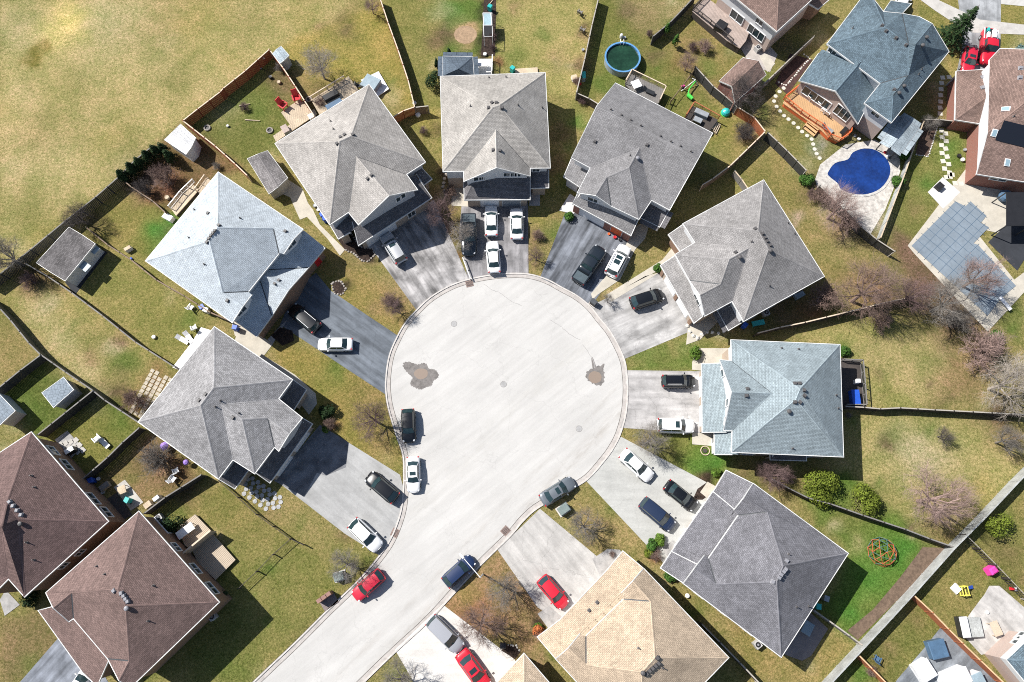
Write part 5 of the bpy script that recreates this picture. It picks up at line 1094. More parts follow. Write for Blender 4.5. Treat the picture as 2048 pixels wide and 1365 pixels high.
for i, (x, y, w_, l_) in enumerate(((-1.5, .35, .6, .8), (-2.2, .35, .5, .7), (-1.4, -.45, .35, 1.0), (-2.3, -.5, .3, .6))):
    bx_ = MB(); bx_.box((0, 0, 0), (l_, w_, .35), taper=.96); o = bx_.build('box', M['white_plastic'] if i < 3 else M['teal'])
    o.location = rp_.matrix_basis @ Vector((x, y, 1.36)); o.rotation_euler = rp_.rotation_euler
    tag(o, ['largest white box in the red pickup bed behind the cab', 'white box near the tailgate of the red pickup', 'narrow white toolbox along the side of the red pickup bed', 'small teal crate in the corner of the red pickup bed'][i], 'box', 'boxes in the red pickup bed')
car('suv', None, (1790, 30), (1812, -14), 'white car behind the slate blue roofed house at the top edge')
# ------------------------------------------------------------------ trees and shrubs
def bark(name, c): return mat(name, c, .9, n1=(2, .25), n2=(14, .2))
BK = {'grey': bark('grey_bark', (.20, .18, .16)), 'brown': bark('brown_bark', (.16, .105, (.1))), 'red': bark('reddish_twigs', (.22, .15, .125)), 'pink': bark('pinkish_twigs', (.30, .21, .185)), 'dark': bark('dark_bark', (.09, .075, .07)), 'pale': bark('pale_bark', (.34, .30, .26))}
def bare_tree(kind, name, label, loc, R, Ht, c, seed, group, spread=1.0, stems=1, depth=4, cat='tree'):
    r_ = random.Random(seed); tb, cb = MB(), MB()
    def grow(p, d, L, rad, lv, mb_):
        k = 3 if lv < 2 else 2; q = p
        for i in range(k):
            d2 = (d+Vector((r_.uniform(-1, 1), r_.uniform(-1, 1), r_.uniform(-.6, .9)))*(.10+.07*lv)).normalized()
            e_ = q+d2*L/k; (tb if lv < 2 else cb).tube(q, e_, max(rad*(1-.3*i/k), .004), max(.004, rad*(1-.3*(i+1)/k)), 5 if lv < 1 else 3, cap=False)
            if lv < depth and (i > 0 or lv > 0):
                for _ in range(2 if lv < 3 or r_.random() < .35 else 1):
                    a = r_.uniform(0, 6.28); o = d2.orthogonal().normalized(); o.rotate(Matrix.Rotation(a, 3, d2))
                    grow(e_, (d2*.75+o*r_.uniform(.5, .95)+Vector((0, 0, .12))).normalized(), L*r_.uniform(.5, .72), rad*.42, lv+1, mb_)
            if lv >= 3:
                for _ in range(0 if lv == 3 else 1):
                    tw = (d2+Vector((r_.uniform(-1, 1), r_.uniform(-1, 1), r_.uniform(-.4, .9)))*.7).normalized()*r_.uniform(.3, .75)*R/2.6; sd_ = tw.orthogonal().normalized()*(.0028*R/2.6)
                    cb.face([e_-sd_, e_+sd_, e_+tw])
            q, d = e_, d2
    nl = r_.randint(6, 8)
    for s_ in range(stems):
        base = Vector((r_.uniform(-.2, .2)*(stems > 1), r_.uniform(-.2, .2)*(stems > 1), 0)); th_ = Ht*(.24 if stems == 1 else .08); top = base+Vector((r_.uniform(-.1, .1), r_.uniform(-.1, .1), th_))
        tr = .022*R+.035 if stems == 1 else .035
        tb.tube(base, top, tr*1.25, tr, 7, cap=False)
        for i in range(nl if stems == 1 else 3):
            a = 6.283*i/nl+r_.uniform(-.4, .4) if stems == 1 else r_.uniform(0, 6.28); el = r_.uniform(.45, 1.15)
            d = Vector((math.cos(a)*math.cos(el)*spread, math.sin(a)*math.cos(el)*spread, math.sin(el))).normalized()
            grow(top-Vector((0, 0, r_.uniform(0, th_*.3))), d, r_.uniform(.62, .85)*R*.62, tr*.62, 0, cb)
        grow(top, Vector((r_.uniform(-.2, .2), r_.uniform(-.2, .2), 1)), R*.6, tr*.7, 0, cb)
    root = thing(name, label, cat, loc, group=group)
    tb.build('trunk', BK[c], root, local=True, smooth=True); cb.build('twigs', BK[c], root, local=True)
    return root
TP = {}
def tree(px, py, rp, c, label, hh=None, shrub=False, cat='tree', seed=0, base=None):
    mid = G(px, py, 2.6 if not shrub else .8); R = rp*.062*(1.0 if not shrub else 1.0)
    loc = (mid.x, mid.y, 0); kind = ('shrub' if shrub else 'tree')+str(seed % 3)
    # the crown radius of each template is about 2.6 m (shrub 1.3 m)
    if kind not in TP:
        TP[kind] = bare_tree(kind, 'bare_shrub' if shrub else 'bare_tree', label, loc, 2.6 if not shrub else 1.3, 6 if not shrub else 2, c, 11+seed, 'bare shrubs in the gardens' if shrub else 'bare trees without leaves', 1.15, 1 if not shrub else 7, 4 if not shrub else 3, 'shrub' if shrub else 'tree')
        r = TP[kind]; nat = max(abs(v_.co.x) for o in r.children for v_ in o.data.vertices); r['_nat'] = 0; TP[kind+'n'] = nat
    else: r = dup(TP[kind], loc, seed*1.7+px*.1, label)
    if '_nat' in r: del r['_nat']
    s_ = R/TP[kind+'n']; r.scale = (s_*1.0, s_*1.0, s_*(hh or 1.0)); r.rotation_euler = (0, 0, seed*1.7+px*.1)
    for o in r.children:
        for sl in o.material_slots: sl.link = 'OBJECT'; sl.material = BK[c]
    return r
i_ = 0
for a in (
 (640, 135, 62, 'pale', 'pale grey bare tree behind the cedar deck fence'), (152, 432, 48, 'dark', 'dark bare tree growing over the big grey shed'), (18, 515, 62, 'grey', 'grey bare tree at the left edge by the field fence'),
 (924, 468, 44, 'pale', 'pale bare tree leaning over the dark blue pickup'), (882, 425, 52, 'brown', 'brown bare tree between the two top driveways'), (785, 610, 32, 'brown', 'brown bare tree near the kerb below the left garage'),
 (748, 838, 58, 'brown', 'broad brown bare tree on the left lawn by the kerb'), (690, 1130, 46, 'grey', 'grey bare tree beside the small green utility box'), (962, 1248, 60, 'red', 'reddish bare tree beside the silver van'),
 (1012, 1178, 50, 'grey', 'grey bare tree right of the street lamp'), (1168, 1052, 50, 'grey', 'grey bare tree on the lawn right of the grey sedan'), (1300, 880, 50, 'grey', 'grey bare tree beside the white car with sunroof'),
 (1545, 948, 46, 'brown', 'brown bare tree below the light blue house'), (1484, 190, 66, 'dark', 'dark bare tree over the brown shed roof'), (1378, 118, 34, 'red', 'red bare tree at the end of the slatted fence'),
 (1672, 420, 72, 'pink', 'pinkish bare tree by the fence under the blue pool'), (1700, 440, 40, 'red', 'smaller red bare tree at the fence by the blue pool'), (1722, 590, 88, 'red', 'large red bare tree right of the grey roofed house'), (1820, 590, 60, 'brown', 'brown bare tree at the corner of the big covered pool'),
 (1885, 610, 84, 'grey', 'large grey bare tree overhanging the big covered pool'), (1950, 560, 70, 'pink', 'pinkish bare tree spreading over the big covered pool'), (2005, 770, 86, 'pale', 'large pale bare tree at the right edge'), (1860, 1000, 86, 'pink', 'wide pinkish bare tree on the lawn right of the yellow bushes'),
 (2020, 880, 48, 'grey', 'grey bare tree low at the right edge'), (1900, 868, 28, 'dark', 'small dark bare tree on the pale lawn'), (1868, 240, 34, 'grey', 'small grey bare tree beside the metal gazebo'), (800, 1360, 50, 'grey', 'grey bare tree at the bottom edge left of the bright driveway'),
 (1074, 505, 28, 'brown', 'thin brown bare tree right of the top driveway'), (740, 2, 30, 'pink', 'pinkish bare tree at the top edge'), (1220, 592, 20, 'grey', 'small bare tree at the tip between two driveways')):
    tree(*a, seed=i_); i_ += 1
for a in (
 (640, 205, 20, 'red', 'reddish shrub behind the wooden deck rail'), (330, 355, 44, 'red', 'dark red shrub mass above the icy blue roof'), (290, 380, 30, 'dark', 'dark shrub beside the red shrub mass'), (1075, 470, 20, 'red', 'reddish shrub on the right verge'),
 (320, 920, 48, 'grey', 'round grey shrub in the yard with white chairs'), (270, 800, 34, 'red', 'reddish shrub beside the square pavers'), (1490, 268, 34, 'dark', 'dark round shrub at the garden corner'), (1645, 600, 50, 'red', 'red shrub at the corner of the grey roofed house'), (1790, 690, 0, 'red', ''),
 (1960, 700, 60, 'pink', 'pinkish shrub mass near the right edge'), (1640, 392, 32, 'red', 'red shrub left of the blue pool'), (660, 848, 20, 'red', 'small red shrub beside the round green bushes'), (1310, 1112, 16, 'red', 'dark red shrub under the round green bushes'), (1225, 1108, 9, 'red', 'small red shrub in the paved corner'),
 (1075, 1268, 15, 'red', 'orange red shrub at the corner of the sandy roof'), (780, 600, 22, 'red', 'small red shrub on the verge'), (1155, 160, 16, 'red', 'red shrub at the fence left of the round pool'), (1300, 65, 14, 'brown', 'brown shrub at the garden boundary'), (1410, 95, 24, 'pink', 'pinkish shrub in the garden of the pink deck'),
 (900, 385, 22, 'red', 'red shrub left of the top house steps'), (560, 135, 20, 'grey', 'grey shrub behind the orange fence corner'), (60, 560, 24, 'brown', 'brown shrub below the charcoal fence'), (1760, 640, 34, 'red', 'low red shrub under the large red tree'), (1910, 640, 30, 'dark', 'dark shrub under the large grey tree')):
    if a[2]: tree(*a, shrub=True, seed=i_); i_ += 1
def leafm(name, c, v_=.45):
    m, t, b = nodes(name); tc = N(t, 'ShaderNodeTexCoord'); n = N(t, 'ShaderNodeTexNoise', i_Scale=2.2, i_Detail=3.0); t.links.new(tc.outputs['Object'], n.inputs['Vector'])
    rgb = N(t, 'ShaderNodeRGB'); rgb.outputs[0].default_value = (*c, 1); out = mul(t, rgb.outputs[0], ramp(t, n.outputs[0], [(.3, 1-v_), (.7, 1+v_)]).outputs[0])
    n2 = N(t, 'ShaderNodeTexNoise', i_Scale=14.0); t.links.new(tc.outputs['Object'], n2.inputs['Vector']); out = mul(t, out, ramp(t, n2.outputs[0], [(.35, .5), (.65, 1.5)]).outputs[0])
    t.links.new(out, b.inputs['Base Color']); b.inputs['Roughness'].default_value = .8; b.inputs['Specular IOR Level'].default_value = .2; return m
LF = {'yg': leafm('yellow_green_leaves', (.125, .16, .02), .55), 'green': leafm('green_leaves', (.05, .115, .02)), 'dark': leafm('dark_needles', (.018, .038, .012)), 'spruce': leafm('spruce_needles', (.03, .06, .02)), 'blue': leafm('blue_spruce_needles', (.12, .2, .19)), 'lime': leafm('light_green_leaves', (.085, .15, .02)), 'rust': leafm('orange_brown_leaves', (.38, .12, .04))}
def bush(px, py, r, hgt, lf, label, name='round_bush', cat='bush', lobes=5, n=1500, group='evergreen bushes', leaf=.11, cone=0.0, seed=None):
    r_ = random.Random(int(px*7+py)); g = G(px, py, hgt*.5); root = thing(name, label, cat, (g.x, g.y, 0), group=group)
    mb = MB(); L = [(Vector((0, 0, hgt*.5)), r*.86)]
    for _ in range(lobes): a = r_.uniform(0, 6.28); L.append((Vector((math.cos(a)*r*.5, math.sin(a)*r*.5, hgt*r_.uniform(.35, .75))), r*r_.uniform(.38, .6)))
    for i in range(n):
        c, rr = r_.choice(L); z = r_.uniform(-.6, 1); a = r_.uniform(0, 6.283); q = math.sqrt(max(0, 1-z*z)); d = Vector((math.cos(a)*q, math.sin(a)*q, z)); k = r_.uniform(.66, 1.16)
        p = c+Vector((d.x*rr*k, d.y*rr*k, d.z*hgt*.5*(rr/(r*.86))*k))
        if cone: f_ = 1-cone*max(0, min(1, p.z/hgt)); p.x *= f_; p.y *= f_
        if p.z < .03: continue
        nn = (d+Vector((r_.uniform(-1, 1), r_.uniform(-1, 1), r_.uniform(-.4, 1)))*.7).normalized(); u = nn.orthogonal().normalized(); u.rotate(Matrix.Rotation(r_.uniform(0, 6.28), 3, nn)); v_ = nn.cross(u); s_ = leaf*r_.uniform(.6, 1.4)
        mb.face([p-u*s_, p-v_*s_*.55, p+u*s_, p+v_*s_*.55])
    mb.build('crown', LF[lf], root, local=True)
    tb = MB(); tb.tube((0, 0, 0), (0, 0, hgt*.55), .06, .03, 6); tb.build('trunk', BK['brown'], root, local=True); return root
for a in ((1645, 978, 2.35, 2.4, 'yg', 'large yellow green bush below the light blue house', 'round_bush', 'bush', 8, 4200), (1727, 1000, 1.9, 2.1, 'yg', 'smaller yellow green bush right of the large one', 'round_bush', 'bush', 7, 3000),
 (1390, 708, .95, 1.2, 'lime', 'bright round bush beside the light blue house walk', 'round_bush', 'bush', 3, 1100), (1138, 435, .7, 1.0, 'green', 'round bush at the white front walk'), (1317, 537, .62, 1.0, 'green', 'round bush at the corner of the right garage'),
 (1306, 1090, .8, 1.1, 'green', 'darker round bush beside the clean driveway'), (1320, 1080, .7, 1.0, 'lime', 'brighter round bush beside the clean driveway'), (655, 822, 1.1, 1.4, 'dark', 'dark round bush by the curving walk'), (652, 858, .5, .7, 'lime', 'small bright bush by the grey step slab'),
 (346, 1046, 1.35, 1.7, 'dark', 'dark ball shaped bush beside the tan deck'), (872, 165, 1.6, 2.6, 'dark', 'big dark bush at the corner of the top house'), (1614, 360, 1.05, 1.2, 'green', 'green bush left of the blue pool'), (1690, 702, .75, 1.0, 'green', 'green bush behind the light blue house'),
 (1797, 362, 1.0, 1.4, 'green', 'tall green bush right of the blue pool'), (1810, 310, .8, 1.3, 'green', 'green bush at the thin pale fence'), (1432, 945, .55, .6, 'lime', 'bright small bush at the dark bed'), (1340, 1153, .7, .7, 'green', 'low green bush at the dark grey roof corner'), (60, 1195, 1.2, 1.6, 'dark', 'dark bush between the brown houses'),
 (440, 1192, .8, 1.2, 'dark', 'dark bush at the corner of the brown house'), (2000, 1055, 1.7, 2.2, 'yg', 'yellow green bush in the lower right garden'), (2046, 103, 1.2, 2.0, 'blue', 'blue green spruce at the right edge', 'spruce_tree', 'tree', 4, 1500), (1075, 1254, .5, .6, 'lime', 'light bush at the grey front step'), (1990, 680, 1.2, 1.4, 'green', 'green shrub under the pale tree'),
 (1330, 100, .0, 1, 'dark', '')):
    if a[2] > 0: bush(*a)
bush(1078, 1265, .75, .9, 'rust', 'orange leaved bush at the corner of the sandy roof'); bush(1297, 1105, .6, .6, 'yg', 'yellowish low bush under the round green bushes')
i = 0
for x, y, lb in ((248, 352, ''), (264, 340, ''), (280, 328, ''), (296, 316, ''), (312, 304, ''), (328, 300, ''), (340, 314, '')):
    bush(x, y, 1.25, 3.0, 'dark', 'dark cedar hedge tree in the row inside the charcoal field fence', 'cedar_tree', 'tree', 2, 1800, 'row of dark cedars inside the field fence', .12, .7)
for x, y, lb in ((1334, 60, 'small cedar nearest the dark fence corner'), (1352, 82, 'small cedar at the end of the row by the pink deck garden'), (874, 130, 'narrow dark cedar beside the dark gazebo'), (899, 110, 'small pointed cedar behind the dark gazebo')):
    bush(x, y, .75 if x > 1000 else .55, 2.6, 'green' if x > 1000 else 'dark', lb, 'cedar_tree', 'tree', 2, 800, 'small cedars', .11, .7)
# spruce with drooping tiers
def spruce(px, py, r, hgt, label):
    r_ = random.Random(5); g = G(px, py, 0); root = thing('spruce_tree', label, 'tree', (g.x, g.y, 0)); mb = MB()
    for t_ in range(15):
        z = hgt*(.1+.88*t_/15); R_ = r*(1-t_/15)**.85; nb = 9 if t_ < 10 else 6
        for k in range(nb):
            a = 6.283*k/nb+t_*.7+r_.uniform(-.2, .2); Rb = R_*r_.uniform(.7, 1.1); d = Vector((math.cos(a), math.sin(a), 0)); side = Vector((-d.y, d.x, 0))
            for u in range(int(16+Rb*14)):
                f_ = r_.random()**.7; p = d*Rb*f_+Vector((0, 0, z-.3*f_*Rb)); wv_ = (1-f_)*.28*Rb+.10; p += side*r_.uniform(-wv_, wv_)+Vector((0, 0, r_.uniform(-.12, .1)))
                nn = Vector((r_.uniform(-.6, .6), r_.uniform(-.6, .6), 1)).normalized(); uu = (d+side*r_.choice((-.8, .8))).normalized(); vv_ = nn.cross(uu); s_ = r_.uniform(.12, .24)
                mb.face([p-uu*s_, p-vv_*s_*.3, p+uu*s_, p+vv_*s_*.3])
    mb.build('crown', LF['spruce'], root, local=True); tb = MB(); tb.tube((0, 0, 0), (0, 0, hgt), .18, .03, 8); tb.build('trunk', BK['brown'], root, local=True)
spruce(1893, 86, 2.9, 7.6, 'tall dark spruce beside the slate blue roofed house')
# ------------------------------------------------------------------ sheds, gazebos
def rectframe(a, b_, c):
    """corner pixels a-b along the ridge direction, a-c across"""
    return a, b_, c
def gable_shed(label, v, f, roof, wall, e, name='garden_shed', cat='shed', pitch=25, door=None, **k):
    x = [float(t_) for t_ in v.split(';')[0].split()[1:3]]; h_ = House(name, label, cat, x); comp(h_, v, f, roof, wall, e=e, pitch=pitch, inset=k.pop('inset', .12), gut=.05, **k); 
    if door: on_edge(h_, *door[:2], .5, *door[2:], 'door', mt='grey_metal', inset=.12)
    return h_
rf('r_white', (.62, .62, .62), .03, course=.5, big=.04); rf('r_shed', (.16, .15, .15), .3, big=.4); rf('r_bluegrey', (.22, .26, .30), .05, course=.6); rf('r_gaz', (.085, .11, .14), .05, course=.6, big=.1); rf('r_metal', (.30, .35, .38), .08, course=.9, big=.35)
gable_shed('white metal garden shed beside the cedar fence', 'a 361 249 e;b 391 276 e;c 372 309 e;d 329 280 e;k1 345 264.5;k2 383 294', 'a k1 k2 b;k1 d c k2', 'r_white', 'white_siding', 2.3, pitch=14)
gable_shed('small grey roofed shed beside the side path', 'a 495 318 e;b 535 302 e;c 575 356 e;d 538 388 e;k1 515 309;k2 556 374', 'a b c k2 k1;k1 k2 d a' if 0 else 'a k1 k2 d;k1 b c k2', 'r_shed', 'cream_siding', 1.9, pitch=14)
gable_shed('big weathered grey shed with open bays near the left edge', 'a 138 455 e;b 190 488 e;c 130 562 e;d 73 526 e;k1 165 471;k2 102 545', 'a k1 k2 d;k1 b c k2', 'r_shed', 'white_siding', 2.6, pitch=12)
gable_shed('small blue grey shed in the left garden', 'a 84 786 e;b 127 755 e;c 147 780 e;d 107 815 e;k1 95 800;k2 137 768', 'a b k2 k1;k1 k2 c d', 'r_bluegrey', 'grey_siding', 2.2, pitch=24)
gable_shed('brown roofed garden shed behind the slatted fence', 'a 1439 162 e;b 1486 116 e;c 1532 150 e;d 1470 205 e;k1 1464 173;k2 1517 122', 'a b k2 k1;k1 k2 c d', 'r_rust', 'red_brick', 2.6, pitch=22)
h_ = gable_shed('dark blue grey gazebo roof behind the top house', 'a 886 113 e;b 945 114 e;c 948 152 e;d 886 152 e;k 917 138', 'a b k;b c k;c d k;d a k', 'r_gaz', 'grey_siding', 2.6, name='gazebo', cat='gazebo', pitch=24, nowall='a-b b-c c-d d-a', skip='')
for x, y in ((889, 116), (942, 117), (944, 156), (889, 156)):
    g = G(x, y, 2.4); mb = MB(); mb.box((g.x, g.y, 1.25), (.12, .12, 2.5)); mb.build('post', M['dark_metal'], h_.root)
h_ = gable_shed('grey metal hard top gazebo between the slate roof and the blue pool', 'a 1800 233 e;b 1838 257 e;c 1803 306 e;d 1764 281 e;k1 1819 244;k2 1784 292', 'a k1 k2 d;k1 b c k2', 'r_metal', 'grey_siding', 2.5, name='gazebo', cat='gazebo', pitch=15, nowall='a-k1 k1-b b-c c-k2 k2-d d-a', trim='trim_grey')
for x, y in ((1798, 240), (1832, 260), (1796, 300), (1768, 282)):
    g = G(x, y, 2.3); mb = MB(); mb.box((g.x, g.y, 1.2), (.12, .12, 2.4)); mb.build('post', M['dark_metal'], h_.root)
h_ = gable_shed('light blue gazebo roof at the left edge', 'a -8 782 e;b 30 822 e;c 0 850 e;d -40 815 e;k -4 816', 'a b k;b c k;c d k;d a k', 'r_bluegrey', 'grey_siding', 2.4, name='gazebo', cat='gazebo', pitch=22)
gable_shed('small pale metal shed at the orange fence corner', 'a 545 108 e;b 562 93 e;c 578 111 e;d 560 127 e;k1 553 99;k2 569 120', 'a k1 k2 d;k1 b c k2', 'r_metal', 'grey_siding', 2.0, pitch=12)
# playhouse with glass roof behind the top house
g = G(974, 50); root = thing('garden_greenhouse', 'tall narrow greenhouse with pale blue roof and black open frame', 'greenhouse', (g.x, g.y, 0)); q = pts('966 27 982 27 984 51 968 51', 2.2)
mb = MB(); mb.prism(q, 2.12, 2.2); mb.build('roof', mat('pale_blue_panel', (.30, .42, .46), .4), root); mb = MB(); mb.path(q, .06, 6, closed=True); mb.build('roof_frame', M['frame'], root)
q2 = pts('966 27 984 27 985 74 968 74', 1.0); mb = MB()
for p in pts('966 27 984 27 985 74 968 74', 2.0)+pts('966 51 984 51', 2.0): mb.tube((p.x, p.y, 0), (p.x, p.y, 2.1), .04)
mb.path([Vector((p.x, p.y, 2.08)) for p in pts('966 27 984 27 985 74 968 74', 2.0)], .04, closed=True); mb.build('frame', M['frame'], root)
mb = MB(); mb.prism(pts('968 51 984 51 985 72 969 72', .1), .02, .12); mb.build('floor', M['black'], root)
# ------------------------------------------------------------------ decks
def deck(label, s, z, m_, skirt=None, rail=None, railm=None, post=.09, bdir=None, name='wooden_deck', rh=.9, solid=False):
    q = pts(s, z); root = thing(name, label, 'deck', (q[0].x, q[0].y, 0)); mb = MB(); mb.prism(q, z-.12, z); o = mb.build('deck_boards', M[m_], root)
    # board joints as thin grooves
    if bdir is not None:
        a = math.radians(bdir); u = Vector((math.cos(a), math.sin(a), 0)); v_ = Vector((-u.y, u.x, 0)); P2 = [(p.dot(u), p.dot(v_)) for p in q]; lo, hi = min(p[1] for p in P2), max(p[1] for p in P2); jb = MB(); t_ = lo+.15
        while t_ < hi:
            xs_ = []
            for i in range(len(P2)):
                (x0, y0), (x1, y1) = P2[i], P2[(i+1) % len(P2)]
                if (y0 > t_) != (y1 > t_): xs_.append(x0+(x1-x0)*(t_-y0)/(y1-y0))
            xs_.sort()
            for k in range(0, len(xs_)-1, 2):
                A = u*xs_[k]+v_*t_; B = u*xs_[k+1]+v_*t_; jb.face([A-v_*.014+Vector((0, 0, z+.004)), B-v_*.014+Vector((0, 0, z+.004)), B+v_*.014+Vector((0, 0, z+.004)), A+v_*.014+Vector((0, 0, z+.004))])
            t_ += .16
        if jb.f: jb.build('board_joints', M['dark_wood'], o)
    sb = MB(); cc = sum(q, Vector())/len(q)
    q3 = [p+(cc-p)*.03 for p in q]; sb.prism(q3, 0, z-.12); sb.build('skirt', M[skirt or 'dark_wood'], root)
    if rail:
        r3 = pts(rail, z)
        for i in range(len(r3)-1):
            A, B = r3[i], r3[i+1]; L = (B-A).length; k = max(1, round(L/1.5)); rz = math.atan2(B.y-A.y, B.x-A.x)
            rb = MB(); c = (A+B)/2; rb.box((c.x, c.y, z+rh), (L, .13, .05), rz); rb.box((c.x, c.y, z+.1), (L, .05, .05), rz)
            nb = int(L/.14)
            for u_ in range(nb):
                p = A.lerp(B, (u_+.5)/nb); rb.box((p.x, p.y, z+rh/2+.03), (.035 if not solid else .13, .035, rh-.15), rz)
            rb.build('railing', M[railm or m_], root)
            for j in range(k+1):
                p = A.lerp(B, j/k); pb = MB(); pb.box((p.x, p.y, z+rh/2+.02), (post, post, rh+.06), rz); pb.build('post', M[railm or m_], root)
    return root
def steps(label, a, b_, c, n, z, m_='pale_wood'):
    """a-b: edge at the deck, c: far end beside a"""
    A, B, C_ = G(*a), G(*b_), G(*c); root = thing('deck_steps', label, 'steps', (A.x, A.y, 0)); d = (C_-A)/n; rz = math.atan2(B.y-A.y, B.x-A.x)
    for i in range(n):
        cc = (A+B)/2+d*(i+.5); zz = z*(1-(i+1)/(n+1)); mb = MB(); mb.box((cc.x, cc.y, zz), ((B-A).length, d.length*.82, .06), rz); mb.build('tread', M[m_], root)
    for p, q_ in ((A, C_), (B, B+(C_-A))):
        mb = MB(); mb.box(((p.x+q_.x)/2, (p.y+q_.y)/2, z*.3), ((q_-p).length, .06, z*.45), math.atan2(q_.y-p.y, q_.x-p.x)); mb.build('stringer', M[m_], root)
deck('orange stained deck in front of the glazed gable', '1566 205 1603 170 1702 245 1698 272 1676 284 1658 276 1644 262 1568 208', .75, 'deck_tan', 'orange_wood', '1601 172 1566 200 1600 228 1645 258 1657 276 1678 284 1697 270 1702 248', 'orange_wood', bdir=-38)
steps('short wooden steps down from the orange deck', (1614, 245), (1636, 262), (1604, 258), 3, .7, 'deck_tan')
deck('large pinkish deck of the top brown house', '1384 22 1412 -6 1500 60 1492 82 1480 97 1455 82', 1.3, 'deck_pink', 'dark_wood', '1412 -6 1385 22 1420 50 1464 88', 'dark_wood', bdir=-50)
steps('dark steps at the end of the pinkish deck', (1464, 84), (1480, 98), (1472, 76), 3, 1.1, 'dark_wood')
deck('tan two part deck behind the lower left house, upper part with a dividing wall', '353 1057 390 1029 425 1065 408 1085 385 1100 370 1092 360 1070', .5, 'beige_wood', 'dark_wood', bdir=45)
deck('lower part of the tan deck behind the lower left house', '385 1102 425 1068 471 1120 431 1160 395 1125', .45, 'beige_wood', 'dark_wood', bdir=45)
pr = thing('privacy_screen', 'wooden privacy wall dividing the tan deck', 'screen', G(400, 1090)); mb = MB(); A, B = G(375, 1110, .5), G(432, 1063, .5); mb.box(((A.x+B.x)/2, (A.y+B.y)/2, 1.35), ((B-A).length, .1, 1.8), math.atan2(B.y-A.y, B.x-A.x)); mb.build('panel', M['beige_wood'], pr)
mb = MB(); mb.box(((A.x+B.x)/2, (A.y+B.y)/2, 2.28), ((B-A).length+.1, .2, .06), math.atan2(B.y-A.y, B.x-A.x)); mb.build('cap', M['pale_cap'], pr)
deck('pale deck with furniture behind the warm grey roofed house', '622 200 697 153 720 184 640 232', .5, 'pale_wood', None, '622 202 690 160', 'pale_cap', bdir=33)
deck('pale patio deck beside the two red chairs', '562 225 600 198 622 222 580 250', .25, 'pale_wood', None, bdir=33)
deck('long pale deck strip at the left house corner', '546 272 628 218 634 228 552 284', .3, 'pale_wood', None, bdir=33)
deck('small hot tub deck at the corner of the warm grey roof', '722 160 757 143 778 178 745 200', .3, 'white_plastic', None)
deck('weathered deck with table behind the mid grey house', '1250 168 1262 148 1330 180 1316 208 1270 190', 1.1, 'grey_wood', 'dark_wood', '1250 168 1262 147 1330 180 1318 206', 'pale_cap', bdir=-28)
deck('small deck with grey sofa behind the mid grey house', '1370 236 1386 212 1436 240 1418 264', .8, 'dark_wood', 'dark_wood', '1370 236 1386 211 1436 239', 'cedar', bdir=-28)
steps('striped steps beside the small sofa deck', (1420, 262), (1428, 246), (1432, 270), 4, .8, 'pale_wood')
deck('dark deck with blue cover behind the light blue house', '1681 716 1721 722 1729 812 1686 812', .6, 'dark_wood', 'dark_wood', '1683 722 1720 724 1724 770 1727 812 1688 812', 'grey_wood', bdir=0)
deck('pale deck above the icy blue roof', '342 418 385 368 398 380 352 432', .5, 'pale_wood', None, '342 418 366 388 390 365', 'white_plastic')
deck('narrow pale deck at the roof corner of the icy blue house', '394 382 415 355 422 362 402 392', .5, 'pale_wood', None, '394 384 414 356', 'pale_cap')
deck('white deck strip behind the grey multi gable house', '345 735 385 683 402 655 425 662 395 700 362 742', .3, 'white_plastic', None)
deck('pale terrace with posts behind the top house', '945 118 985 118 984 150 946 152', .4, 'trim', None, '985 118 984 150', 'white_plastic')
deck('small pale deck behind the top house', '1030 138 1075 135 1076 150 1030 152', .3, 'pale_wood', None)
# ------------------------------------------------------------------ pools
g = G(1244, 120, .6); pool = thing('round_pool', 'round above ground pool with blue rim and dark green water', 'swimming pool', (g.x, g.y, 0)); R_ = 2.55
mb = MB(); mb.lathe((0, 0, 0), [(R_+.02, 0), (R_+.02, 1.2)], 40); mb.f.pop(); mb.m.pop(); mb.lathe((0, 0, 0), [(R_-.1, 1.2), (R_-.1, .1)], 40); mb.f.pop(); mb.m.pop(); mb.build('wall', mat('pool_wall_grey', (.28, .32, .34), .5), pool, local=True)
mb = MB(); mb.lathe((0, 0, 0), [(R_-.12, .98), (R_-.12, 1.14)], 40); mb.f.pop(); mb.m.pop()
n = 40
for i in range(n):
    a0, a1 = 6.2832*i/n, 6.2832*(i+1)/n
    mb.face([((R_-.13)*math.cos(a0), (R_-.13)*math.sin(a0), 1.24), ((R_+.12)*math.cos(a0), (R_+.12)*math.sin(a0), 1.24), ((R_+.12)*math.cos(a1), (R_+.12)*math.sin(a1), 1.24), ((R_-.13)*math.cos(a1), (R_-.13)*math.sin(a1), 1.24)])
mb.build('rim', mat('light_blue_rim', (.10, .26, .48), .4), pool, local=True)
mb = MB(); mb.lathe((0, 0, 0), [(R_-.105, .6), (R_-.105, 1.19)], 40); mb.f.pop(); mb.m.pop(); mb.build('liner', mat('blue_liner', (.02, .10, .35), .5), pool, local=True)
mb = MB(); mb.disc((0, 0, .95), R_-.11, n=40); gm = mat('green_pool_water', (.012, .04, .022), .12, n1=(.6, .4), n2=(3, .2), obj=True); mb.build('water', gm, pool, local=True)
pl = MB()
for sx in (-.25, .25): pl.path([Vector((sx, R_+.35, 0)), Vector((sx, R_+.25, 1.6)), Vector((sx, R_-.2, 1.6)), Vector((sx, R_-.25, 1.0))], .035)
for z in (.4, .7, 1.0): pl.box((0, R_+.3, z), (.5, .12, .04))
pl.build('ladder', M['white_plastic'], pool, local=True)
